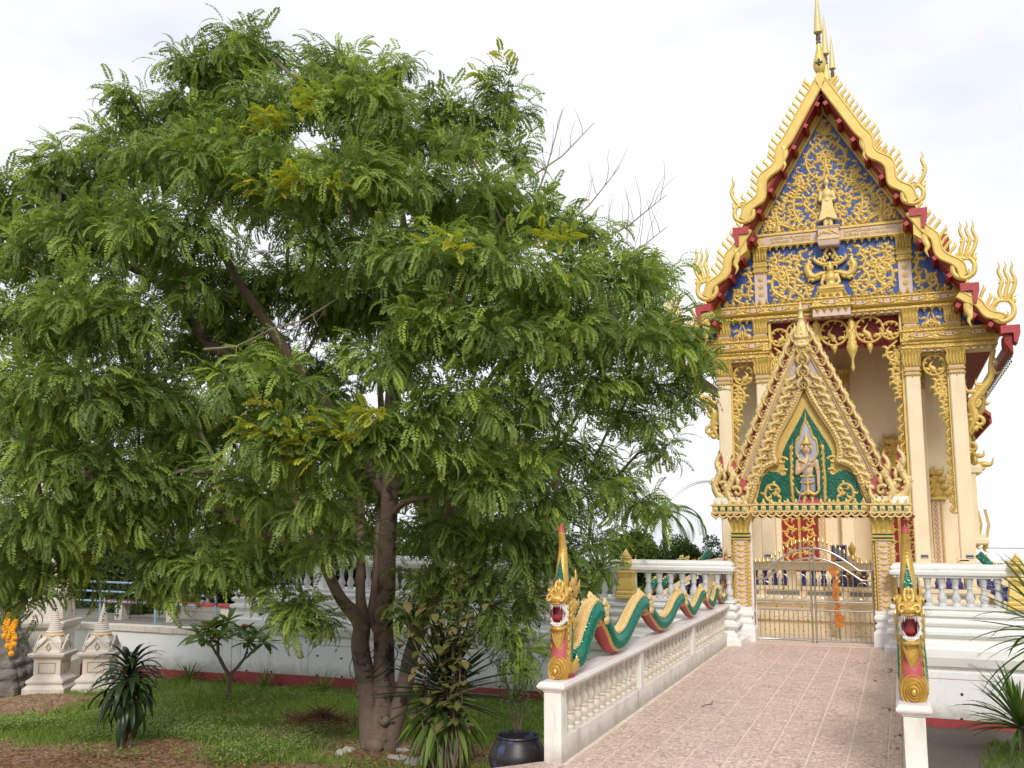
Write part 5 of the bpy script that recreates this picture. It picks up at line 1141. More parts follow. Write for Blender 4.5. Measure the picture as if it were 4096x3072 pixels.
    for s in (1,-1):
        for k in range(9): flame(mb, -10.72, .12+k*.085, .2, .10, .022, lambda u,v,d,s=s: (s*(.135+d), -u, v), -1, .02)
        Q = lambda u,v,d,s=s: (s*u, 10.66+.0-d+abs(u)*.5, v); ridge(mb,[(.098,.2),(.105,.4),(.10,.62)],.012,.02,Q)
        Q = lambda u,v,d,s=s: (s*(.15+d), u, v)                 # wings at the base
        for k in range(5): flame(mb, 10.78+.03*k, .06+.02*k, 1.15-.16*k, .36-.03*k, .05, Q, -1, .04)
    st = [(.15,0),(.165,.02),(.16,.04),(.135,.03),(.13,.055),(.12,.072),(.098,.06),(.095,.088),(.085,.105),(.066,.09),(.062,.12),(.05,.135),(.035,.12),(.028,.16),(.0,.175)]
    k0 = len(mb.v); mb.lathe(st, seg=18); mb.tf(Matrix.Translation((0,10.64,.10))@Matrix.Rotation(R(90),4,'X'), k0)
    obj('chest_ornament', mb, M['goldr'], t, smooth=25)
    # head: open mouth facing the walkway entrance
    h = 10.86; J = lambda u,v,d: (u, h-.30-d, v)
    mb = MB(); mb.ball((0,h-.14,.90),1,seg=16,rg=10,sc=(.135,.20,.075)); mb.ball((0,h-.30,.885),1,seg=14,rg=8,sc=(.115,.07,.05)); mb.ball((0,h+.0,.92),1,seg=14,rg=8,sc=(.14,.16,.12))
    ridge(mb,spl([(-.125,.92),(-.11,.855),(0,.835),(.11,.855),(.125,.92)],4),.018,.03,lambda u,v,d: (u,h-.31-d+u*u*4,v))
    for s in (1,-1):
        ridge(mb,spl([(.10,.88),(.12,.95),(.06,1.01),(0,.97)],3),[.02,.03,.025,.01],.03,lambda u,v,d,s=s: (s*u,h-.26-d+(v-.88)*.9,v)); curl(mb,.03,.90,1.,.22,.022,lambda u,v,d,s=s: (s*u,h-.33-d+(v-.9)*.6,v),-1,.03)
        mb.ball((s*.13,h-.10,.96),.06,seg=10,rg=6); Q = lambda u,v,d,s=s: (s*(.125+d), u, v)
        for k in range(6): flame(mb, h+.0+.03*k, .52+k*.09, .5+.1*k, .26, .045, Q, -1 if k%2 else 1, .04); curl(mb,h-.05,.62+k*.07,.4,.2,.03,Q,1,.03)
        flame(mb,h-.02,1.0,1.3,.34,.05,Q,-1,.04)
    mb.ball((0,h-.12,.985),1,seg=12,rg=6,sc=(.07,.12,.06)); ridge(mb,spl([(0,.93),(-.045,.98),(-.05,1.05),(-.02,1.10),(0,1.17)],3),.0+.03,.03,lambda u,v,d: (u,h-.22-d+(v-.93)*.5,v)); ridge(mb,spl([(0,.93),(.045,.98),(.05,1.05),(.02,1.10),(0,1.17)],3),.03,.03,lambda u,v,d: (u,h-.22-d+(v-.93)*.5,v))
    mb.ball((0,h-.14,1.05),1,seg=10,rg=6,sc=(.04,.05,.07)); obj('upper_jaw', mb, M['goldr'], t, smooth=60)
    mb = MB(); mb.ball((0,h-.16,.565),1,seg=16,rg=8,sc=(.115,.17,.045)); mb.ball((0,h-.26,.555),1,seg=14,rg=6,sc=(.105,.07,.03)); mb.ball((0,h-.02,.56),1,seg=12,rg=8,sc=(.125,.13,.10))
    obj('lower_jaw', mb, M['goldr'], t, smooth=60)
    mb = MB(); rr = [[(w*cos(a),y,z+hh*sin(a)) for a in np.linspace(0,2*pi,15)[:-1]] for w,hh,y,z in ((.105,.115,h-.27,.72),(.10,.11,h-.18,.72),(.06,.07,h-.05,.72))]
    mb.rings(rr,cap0=False); obj('mouth_lining', mb, M['tongue'], t, smooth=60)
    mb = MB(); lip = [(.095*cos(a)*1.0,.72+.125*np.sign(sin(a))*abs(sin(a))**.7) for a in np.linspace(0,2*pi,25)]
    ridge(mb, lip, .022, .02, lambda u,v,d: (u*1.15,h-.26-d-.05*abs(v-.72)*4+(.08 if abs(u) > .08 else 0),v), 0, True)
    for s in (1,-1): mb.tube([(s*.11,h-.2,.80),(s*.115,h-.14,.72),(s*.11,h-.2,.63)],.022,6)
    for k in range(8):
        x = -.085+.0243*k; L = .065 if k in (1,6) else .035; y = h-.305+x*x*3
        mb.lathe([(.014,0),(.0,-L)],(x,y,.825),5); mb.lathe([(.014,0),(.0,L*.8)],(x,y,.605),5)
    obj('teeth', mb, M['tooth'], t, smooth=40)
    mb = MB(); mb.ball((0,h-.22,.655),1,seg=12,rg=6,sc=(.055,.13,.03),rot=Matrix.Rotation(R(-25),3,'X')); obj('tongue', mb, M['redl'], t, smooth=60)
    mb = MB(); Q = lambda u,v,d: (u,h-.21-d*1.0+(.55-v)*.15,v)
    mb.rings([[(w*cos(a),y+.03*sin(a),z) for a in np.linspace(0,2*pi,11)[:-1]] for w,y,z in ((.10,h-.22,.54),(.085,h-.23,.47),(.06,h-.22,.38),(.05,h-.21,.33),(.045,h-.2,.285),(.02,h-.19,.26))])
    for s in (1,-1): ridge(mb,[(s*.09,.53),(s*.06,.42),(s*.02,.34)],.012,.02,lambda u,v,d: (u,h-.25-d+(.54-v)*.1,v))
    obj('beard', mb, M['goldr'], t, smooth=50)
    for s in (1,-1):
        mb = MB(); mb.ball((s*.168,h-.135,.965),.030,seg=10,rg=6); e = obj('eye', mb, M['goldr'], t, smooth=60)
        mb = MB(); mb.ball((s*.188,h-.15,.965),.017,seg=8,rg=5); obj('pupil', mb, M['black'], e, smooth=60)
        mb = MB(); mb.box(*sorted((s*.10,s*.16)),h+.04,h+.16,1.02,1.08); obj('ear', mb, M['pink'], t, bevel=.01)
    # tall crest horn
    cen = spl([(10.80,.98),(10.79,1.12),(10.82,1.28),(10.84,1.42),(10.82,1.53),(10.78,1.63),(10.79,1.73)],4); wd = np.interp(np.linspace(0,1,len(cen)),[0,.3,.6,.85,1],[.115,.085,.055,.05,.0])
    mb = MB(); rr = [[(wd[i]*cos(a)*(1),y+max(wd[i]*1.0,.012)*sin(a)*.9,z) for a in np.linspace(0,2*pi,11)[:-1]] for i,(y,z) in enumerate(cen)]
    n1 = int(len(cen)*.80); mb.rings(rr[:n1+1]); cr_ = obj('crest_horn', mb, M['goldr'], t, smooth=60)
    mb = MB(); k1 = [[((x*1.12),y+(y-cen[n1+i][0])*.12,z) for x,y,z in r] for i,r in enumerate(rr[n1:])]; mb.rings(k1); obj('horn_tip', mb, M['redl'], cr_, smooth=60)
    mb = MB(); 
    for s in (1,-1): mb.prism([(-.105*.9,1.02),(.09,1.02),(.045,1.2),(.0,1.36),(-.035,1.2)],s*.0-.004,.004,0,lambda u,v,y,s=s: (s*(.088-.16*(v-1.0)*.5+y),10.80+u*.75+(v-1)*.08,v))
    mb.prism([(-.075,1.02),(.075,1.02),(.04,1.18),(.0,1.34),(-.04,1.18)],-.01,.0,0,lambda u,v,y: (u,10.695+(v-1.0)*.19+y-.012,v)); obj('horn_inlay', mb, M['green'], cr_)
    mb = MB()
    for k in range(9): flame(mb, 10.93-.012*k, 1.03+k*.06, .9, .07, .016, lambda u,v,d: (d-.0,u,v), -1, .012, 0, True)
    for k in range(7): ridge(mb,[(-.02,1.33+k*.04),(0,1.35+k*.04),(.02,1.33+k*.04)],.006,.01,lambda u,v,d: (u,10.785-d,v))
    obj('horn_relief', mb, M['goldr'], cr_)
    for o in t.children:
        if o.name.split('.')[0] in ('neck','belly_plates','upper_jaw','lower_jaw','mouth_lining','teeth','tongue','beard','eye','ear','crest_horn','chest_ornament'):
            k = .76 if o.name.startswith('chest') else .80
            o.scale = (k,.86,1); o.location.y = 10.86*.14-(.0 if k == .76 else 0)
    return t
sqrt_ = math.sqrt
naga(-3.655,'green and gold naga winding along the left balustrade, red mouth open wide')
naga(.03,'naga on the right balustrade seen head-on with red belly plates and open mouth')

def stair_naga(s, label):
    t = thing('stair_naga', label, 'naga statue', (-1.47,28,0), 0, 'small nagas on the temple side stairs')
    pts = spl([(3.1,1.85),(3.5,1.45),(3.9,1.55),(4.25,1.05),(4.6,1.0),(4.95,.42),(5.25,.38),(5.38,.75),(5.45,1.15)],5)
    mb = MB(); seg = 12; rr = []
    for i,(x,z) in enumerate(pts):
        a = pts[max(i-1,0)]; b = pts[min(i+1,len(pts)-1)]; l = math.hypot(b[0]-a[0],b[1]-a[1]); nx,nz_ = -(b[1]-a[1])/l,(b[0]-a[0])/l; r = .10+.04*i/len(pts)
        rr.append([(s*(x+nx*r*cos(q)), -2.55+r*.85*sin(q), z+nz_*r*cos(q)) for q in np.linspace(0,2*pi,seg+1)[:-1]])
    mb.rings(rr, ms=lambda k,i: 1 if i in (0,11) else 2 if i in (5,6) else 0); obj('body', mb, MG('scale','creamg','redl'), t, smooth=60)
    mb = MB(); P = lambda u,v,d: (s*u,-2.55-d,v)
    for i in range(2,len(pts)-1,2): flame(mb,pts[i][0],pts[i][1]+.1,pi/2,.16,.04,P,1,.03,0,True)
    mb.ball((s*5.50,-2.55,1.22),1,sc=(.16,.11,.12)); flame(mb,5.45,1.25,pi/2+.2,.75,.09,P,1,.06,0,True); flame(mb,5.6,1.2,.2,.22,.05,P,1,.05,0,True); flame(mb,5.58,1.1,-.5,.25,.05,P,-1,.05,0,True); flame(mb,5.4,.9,.1,.3,.05,P,1,.05,0,True)
    obj('head', mb, M['goldr'], t, smooth=60)
stair_naga(-1,'small green naga on the left temple stair, half hidden by terrace balusters')
stair_naga(1,'small green naga on the right temple stair beside the golden post urn')

# gold post urns on the terrace
def post_urn(x, label):
    t = thing('post_urn', label, 'urn', (x,21.62,.9), 0, 'gold urns on the terrace posts')
    m = MB(); m.sq([(.22,.0),(.22,.06),(.19,.075),(.205,.10),(.205,.14),(.18,.16),(.19,.22),(.17,.33),(.15,.45),(.17,.53),(.19,.565),(.19,.60),(.17,.61)],(0,-.02,0),ry=.75); obj('pedestal', m, M['goldy'], t, bevel=.006)
    m = MB(); m.lathe([(.03,.69),(.11,.72),(.145,.78),(.13,.82),(.09,.85),(.10,.87),(.14,.885),(.14,.90),(.09,.92),(.11,.935),(.11,.95),(.075,.965),(.085,.98),(.06,.995),(.065,1.01),(.04,1.025),(.0,1.10)],(0,-.05,0),16); obj('finial', m, M['goldy'], t, smooth=50)
post_urn(-5.78,'gold urn on the terrace post left of the gate')
post_urn(2.05,'gold urn on the terrace post at the right edge behind palm leaves')
post_urn(-9.9,'gold urn on the terrace post behind the hanging tree branches')

# black water jar
j = thing('water_jar','large black glazed water jar beside the left bridge balustrade','jar',(-4.90,12.6,-.90))
m = MB(); m.lathe([(q[0]*1.22,q[1]*1.1) for q in ((.16,0),(.20,.03),(.26,.14),(.305,.28),(.318,.36),(.30,.44),(.26,.53),(.235,.585),(.235,.60),(.245,.61),(.24,.625),(.215,.62),(.21,.59),(.24,.5),(.25,.4))],seg=32); obj('body', m, M['jar'], j, smooth=60)
# paving slab and stones by the tree
def stone(x, y, s, label, cat='stone'):
    m = MB(); m.ball((0,0,0),1,seg=9,rg=5,sc=s)
    for i,p in enumerate(m.v): q = 1+.18*sin(i*2.7+x*5); m.v[i] = (p[0]*q,p[1]*q,max(p[2]*q,-s[2]*.4))
    tag(obj('stone', m, M['stone'], None, loc=(x,y,float(zg(x,y))+s[2]*.35)), label, cat, 'pale stones around the tree trunk')
m = MB(); m.box(-.19,.19,-.13,.13,0,.10); tag(obj('concrete_block', m, M['stone'], None, loc=(-7.05,13.95,float(zg(-7.05,13.95))-.02), rot=(R(4),R(-3),.25), bevel=.012),'pale concrete block lying right of the tree trunk','block')
stone(-8.62,14.5,(.12,.10,.05),'pale flat stone at the left foot of the trunk'); stone(-8.55,14.15,(.09,.09,.07),'pale round stone in front of the trunk on the left'); stone(-7.75,14.75,(.13,.10,.04),'flat grey stone right of the trunk base'); stone(-7.5,14.1,(.20,.14,.03),'dark flat stone sunk in the soil right of the trunk')
# cable coil on the trunk
m = MB()
for r,cx,cz,tl in ((.36,-.02,.0,.1),(.30,.10,-.03,-.2)): m.tube([(cx+r*.95*cos(a),r*.75*sin(a),cz+.26*r/.3*sin(a*1+.6)+tl*cos(a)*.3) for a in np.linspace(0,2*pi,26)],.008,5)
m.tube([(-.36,-.15,.05),(-.40,-.18,-.1),(-.36,-.2,-.25),(-.30,-.2,-.29)],.008,5)
tag(obj('cable_coil', m, M['black'], None, loc=(-8.30,14.80,.30)),'loop of black cable slung round the tree trunk','cable')

# ------------------------------------------------------------------ left side: stupas, shrine, bench, pipe rail
M['reliefs'] = mat('faded_gold_paint', (.50,.40,.26), .6, vs=9)
def stupa(x, y, rz, sc, label):
    t = thing('stupa', label, 'stupa', (x,y,float(zg(x,y))-.05), rz, 'small white stupas'); t.scale = (sc,)*3
    m = MB(); m.sq([(.56,0),(.56,.22),(.46,.32),(.50,.36),(.50,.42),(.40,.50),(.36,.55),(.36,.95),(.40,1.0),(.47,1.05),(.49,1.10),(.49,1.14),(.40,1.15)])
    m.sq([(.37,1.15),(.34,1.2),(.33,1.42),(.27,1.5),(.2,1.58)]); obj('body', m, M['stupa'], t, bevel=.012)
    for k in range(4):
        a = k*pi/2; m = MB(); A = lambda u,v,d,a=a: ((u)*cos(a)+(.36+d)*sin(a), u*sin(a)-(.36+d)*cos(a), v)
        ridge(m,[(-.34,1.18),(-.30,1.30),(-.18,1.40),(0,1.58),(.18,1.40),(.30,1.30),(.34,1.18)],.035,.04,A); flame(m,.33,1.18,.2,.16,.04,A,1,.03); flame(m,-.33,1.18,pi-.2,.16,.04,A,-1,.03)
        obj('gablet', m, M['stupa'], t)
        m = MB(); ridge(m,[(0,1.2),(-.06,1.28),(0,1.40),(.06,1.28),(0,1.2)],.018,.02,A); B = lambda u,v,d,a=a: (u*cos(a)+(.36+d)*sin(a), u*sin(a)-(.36+d)*cos(a), v)
        ridge(m,[(-.22,.62),(.22,.62),(.22,.88),(-.22,.88),(-.22,.62)],.02,.02,B); obj('relief', m, M['reliefs'], t)
    m = MB(); m.lathe([(.25,1.56),(.26,1.60),(.22,1.64)],seg=16); obj('gold_ring', m, M['goldp'], t)
    pf = [(.22,1.64),(.23,1.68),(.18,1.72)]
    for k in range(11): r = .17-.013*k; z = 1.72+k*.055; pf += [(r,z),(r+.012,z+.02),(r,z+.04)]
    pf += [(.03,2.34),(.025,2.5),(.0,2.62)]
    m = MB(); m.lathe(pf,seg=16); obj('spire', m, M['stupa'], t, smooth=40)
    return t
stupa(-19.1,18.35,.42,.87,'small white stupa on the left, spire hidden by hanging leaves')
stupa(-18.15,18.9,.42,.87,'small white stupa whose ringed spire stands clear before the low wall')
t = thing('weathered_shrine','dark weathered cement shrine base at the left edge','shrine',(-20.45,17.9,-1.45),.42)
m = MB(); m.sq([(.85,0),(.85,.25),(.75,.35),(.80,.42),(.80,.52),(.66,.62),(.70,.7),(.62,.8),(.55,1.1),(.50,1.35),(.42,1.42),(.36,1.8),(.2,2.2)])
o = obj('base', m, M['rock'], t, bevel=.05)
sd = o.modifiers.new('divide','SUBSURF'); sd.subdivision_type = 'SIMPLE'; sd.levels = sd.render_levels = 4
tx = bpy.data.textures.new('rough_cement','CLOUDS'); tx.noise_scale = .22; ds = o.modifiers.new('rough','DISPLACE'); ds.texture = tx; ds.strength = .16; ds.mid_level = .5
for k in range(14):
    m = MB(); m.ball((0,0,0),.09,seg=7,rg=5,sc=(1,.6,1)); a = k*2*pi/14; obj('lotus_petal', m, M['rock'], t, loc=(.78*max(-1,min(1,1.4*cos(a))),.78*max(-1,min(1,1.4*sin(a))),.47))
t = thing('white_shrine','white shrine with flame-edged gables behind the dark weathered base','shrine',(-20.9,19.9,-1.5),.42)
m = MB(); m.sq([(.62,0),(.62,.5),(.52,.6),(.48,.7),(.48,1.3),(.58,1.4),(.62,1.5),(.62,1.55)]); m.sq([(.42,1.55),(.40,2.2),(.2,2.5)]); obj('body', m, M['stupa'], t, bevel=.01)
m = MB()
for k in range(4):
    a = k*pi/2; A = lambda u,v,d,a=a: (u*cos(a)+(.42+d)*sin(a), u*sin(a)-(.42+d)*cos(a), v)
    ridge(m,[(-.45,1.6),(-.35,2.0),(-.15,2.25),(0,2.6),(.15,2.25),(.35,2.0),(.45,1.6)],.06,.06,A)
    for s in (1,-1): flame(m,s*.42,1.65,pi/2-s*.5,.4,.06,A,s); flame(m,s*.25,2.1,pi/2-s*.4,.35,.05,A,s)
m.lathe([(.2,2.4),(.16,2.6),(.1,2.8),(.03,3.2),(0,3.4)],seg=12); obj('gable_relief', m, M['stupa'], t)
g = thing('marigold_garland','bright yellow marigold garlands hanging on the dark shrine','garland',(-18.58,16.7,-.02))
for x,z0,L in ((-.14,.62,.5),(-.02,.66,.75),(.10,.60,.85),(.16,.55,.6)):
    m = MB()
    for k in range(int(L/.055)): m.ball((x+.03*sin(k*.8),-.12-.02*sin(k*1.3),z0-k*.055),.045,seg=6,rg=4)
    m.ball((x,-.12,z0-L-.03),.07,seg=7,rg=4); obj('garland_strand', m, M['mari'], g)
b = thing('bench','long red-topped bench on concrete legs behind the low wall','bench',(-20.4,24.4,-.42))
for k in range(9):
    m = MB(); m.box(-2.95+k*.66,-2.30+k*.66,-.22,.22,.50,.58); obj('seat_slab', m, M['redband'], b, bevel=.008)
for x in (-2.3,-.3,1.7):
    m = MB(); m.box(x-.14,x+.14,-.16,.16,0,.498); obj('leg', m, M['stupa'], b)
p = thing('pipe_rail','pale blue pipe railing standing on the low wall in front of the red bench','railing',(-20.2,23.0,-.42))
for x in (-4.05,-2.0,.05,2.18):
    m = MB(); m.tube([(x,0,0),(x-.06,0,1.27 if x < -1.5 else .97)],.035,8); obj('post', m, M['pipe'], p, smooth=60)
for z,x0,x1 in ((1.25,-3.6,1.9),(.98,-3.8,1.9),(.70,-4.2,1.5)):
    m = MB(); m.tube([(x0,-.05,z),(x1,-.05,z-.05)],.03,8); obj('pipe', m, M['pipe'], p, smooth=60)
w = thing('block_wall','low grey block wall behind the red bench','wall',(-19.5,25.6,-.42))
for r in range(2):
    for k in range(9): m = MB(); m.box(-2.9+k*.75+r*.3,-2.16+k*.75+r*.3,0,.15,r*.2,r*.2+.19); obj('block', m, M['concrete'], w)
# power lines far right
for z,lb in ((1.55,'uppermost thin dark wire low in the sky at the far right'),(.95,'middle thin dark wire low in the sky at the far right'),(.55,'lowest thin dark wire just above the right terrace rail')):
    m = MB(); m.tube([(-2+k*2.,44,z-.05*sin(k*.4)+.01*k) for k in range(14)],.012,4); tag(obj('power_line', m, M['black'], None), lb, 'wire', 'wires at the far right')
# ------------------------------------------------------------------ foliage
def leafmat(name, ramp, trans=.3, rough=.45, rv=.16):
    m = bpy.data.materials.new(name); m.use_nodes = True; t = m.node_tree; L = t.links; b = t.nodes['Principled BSDF']; o = t.nodes['Material Output']
    b.inputs['Roughness'].default_value = rough; b.inputs['Specular IOR Level'].default_value = .25
    a = N(t, 'ShaderNodeAttribute', attribute_name='tint'); oi = N(t, 'ShaderNodeObjectInfo')
    ad = N(t, 'ShaderNodeMath', operation='MULTIPLY_ADD'); L.new(oi.outputs['Random'], ad.inputs[0]); ad.inputs[1].default_value = rv; L.new(a.outputs['Fac'], ad.inputs[2])
    c = N(t, 'ShaderNodeValToRGB'); e = c.color_ramp.elements
    e[0].position = ramp[0][0]; e[0].color = (*ramp[0][1],1); e[1].position = ramp[-1][0]; e[1].color = (*ramp[-1][1],1)
    for p,q in ramp[1:-1]: e.new(p).color = (*q,1)
    L.new(ad.outputs[0], c.inputs[0]); L.new(c.outputs[0], b.inputs['Base Color'])
    tr = N(t, 'ShaderNodeBsdfTranslucent'); hs = N(t, 'ShaderNodeHueSaturation', Saturation=1.1, Value=1.25, Hue=.49); L.new(c.outputs[0], hs.inputs['Color']); L.new(hs.outputs[0], tr.inputs[0])
    mx = N(t, 'ShaderNodeMixShader', Fac=trans); L.new(b.outputs[0], mx.inputs[1]); L.new(tr.outputs[0], mx.inputs[2]); L.new(mx.outputs[0], o.inputs[0])
    return m
LM = leafmat('pinnate_leaf', [(0,(.095,.148,.040)),(.3,(.170,.252,.060)),(.6,(.275,.385,.082)),(.72,(.33,.43,.075)),(.8,(.38,.44,.06)),(.93,(.50,.49,.06)),(.98,(.46,.38,.04)),(1,(.42,.20,.02))], .41, .5, 0)
LM2 = leafmat('broad_leaf', [(0,(.03,.065,.016)),(.5,(.07,.135,.03)),(1,(.16,.24,.045))], .25)
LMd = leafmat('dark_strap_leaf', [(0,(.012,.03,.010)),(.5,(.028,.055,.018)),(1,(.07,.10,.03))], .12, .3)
LMo = leafmat('olive_leaf', [(0,(.075,.105,.03)),(.5,(.15,.165,.05)),(1,(.24,.20,.085))], .25)
nr = np.random.RandomState(5)
HEX = np.array([(0,0),(.3,.5),(.72,.46),(1,0),(.72,-.46),(.3,-.5)])
DIA = np.array([(0,0),(.55,.5),(1,0),(.55,-.5)])
def pinnate(np_, L, ll, lw, droop, shape, r):
    """compound leaf along +x drooping towards -z; returns vertices (n leaflets, k, 3)"""
    out = []; ts = np.linspace(.12,1,np_); k = len(shape)
    th = droop*ts; xs = L*np.sin(th)/max(droop,1e-3)*1.0; zs = -L*(1-np.cos(th))/max(droop,1e-3)
    for i,t in enumerate(ts):
        T = np.array((cos(th[i]),0,-sin(th[i]))); Nn = np.array((sin(th[i]),0,cos(th[i]))); P = np.array((xs[i],0,zs[i])); q = ll*(.75+.25*sin(pi*min(t*1.15,1)))*r.uniform(.9,1.1)
        for s in (1,-1):
            a = R(58)+r.uniform(-.12,.12); d = T*cos(a)+np.array((0,s,0))*sin(a); d = d-np.array((0,0,1))*r.uniform(.1,.4); d /= np.linalg.norm(d)
            w = np.cross(Nn+np.array((0,s*.25,0)), d); w /= np.linalg.norm(w)
            out.append(P+shape[:,:1]*d*q+shape[:,1:]*w*lw)
    d = np.array((cos(th[-1]),0,-sin(th[-1]))); out.append(np.array((xs[-1],0,zs[-1]))+shape[:,:1]*d*ll+shape[:,1:]*np.array((0,1.,0))*lw)
    return np.array(out)
def rotm(fwd, up=(0,0,1), roll=0):
    f = np.asarray(fwd,float); f = f/np.linalg.norm(f); s = np.cross(up,f); n = np.linalg.norm(s); s = s/n if n > 1e-4 else np.array((0,1.,0)); u = np.cross(f,s)
    if roll: s, u = s*cos(roll)+u*sin(roll), u*cos(roll)-s*sin(roll)
    return np.stack([f,s,u],1)
def spray(r, shape, nl=9, twig=.55, young=0., big=1.):
    """a twig along +x with compound leaves; returns leaflet verts (n,k,3), tint (n,)"""
    V = []; C = []
    for i in range(nl):
        t = (i+.6)/nl; p = np.array((twig*t,0,-.10*t*t)); az = i*2.4+r.uniform(-.4,.4); el = .55-.35*t
        f = np.array((cos(el)*(.35+.5*t), sin(az)*.85, cos(az)*.45-.02))
        L = r.uniform(.28,.40)*big*(1-.35*t*(young > .5)); v = pinnate(int(r.randint(9,12)), L, .076*big, .029*big, r.uniform(.9,2.0)*(1-.5*(young > .5)), shape, r)
        V.append(v@rotm(f).T+p); base = r.uniform(.2,.55)
        if young and t > .35: base = r.uniform(.74,.95)*young
        elif r.rand() < .004: base = 1.
        C.append(np.full(len(v), base)+r.uniform(-.06,.06,len(v)))
    return np.concatenate(V), np.concatenate(C)
def lmesh(name, V, C, mt):
    n,k,_ = V.shape; return npmesh(name, V.reshape(-1,3), np.arange(n*k).reshape(n,k), mt, np.repeat(C,k))
SPR = [spray(np.random.RandomState(20+i), DIA, 10) for i in range(7)]
def leafobj(np_, L, ll, lw, droop, r, tint):
    """one connected compound leaf: a thin stalk with leaflets growing from its edges"""
    V = []; F = []; th = 0.; p = np.array((0.,0,0)); n = np_+2; prev = None
    def fan(base, d, w, q):
        o = len(V)
        for u,v in HEX[1:]: V.append(V[base]+d*u*q+w*v*lw)
        F.append((base,o,o+1,o+2)); F.append((base,o+2,o+3,o+4))
    for i in range(n):
        T = np.array((cos(th),0,-sin(th))); a = len(V); V.append(p+np.array((0,.003,0))); V.append(p-np.array((0,.003,0)))
        if prev is not None: F.append((prev,prev+1,a+1,a))
        prev = a
        if i > 0:
            q = ll*(.75+.25*sin(pi*min(i/n*1.15,1)))*r.uniform(.9,1.1); Nn = np.array((sin(th),0,cos(th)))
            for s,bs in ((1,a),(-1,a+1)):
                g = R(58)+r.uniform(-.12,.12); d = T*cos(g)+np.array((0,s,0))*sin(g)-np.array((0,0,1))*r.uniform(.1,.4); d /= np.linalg.norm(d); w = np.cross(Nn+np.array((0,s*.25,0)),d); w /= np.linalg.norm(w); fan(bs,d,w,q)
        p = p+T*L/n; th += droop/n
    fan(prev, T, np.array((0,1.,0)), ll)
    V = np.array(V); return npmesh('leaf', V, np.array(F), LM, np.clip(tint+r.uniform(-.05,.05,len(V)),0,1))
LFO = [leafobj(int(nr.randint(9,12)), nr.uniform(.28,.40), .076, .029, nr.uniform(.9,2.0), nr, tt) for tt in (.22,.3,.36,.42,.48,.55,.6,.66)]
SPY = [spray(np.random.RandomState(60+i), DIA, 9, young=1.) for i in range(3)]
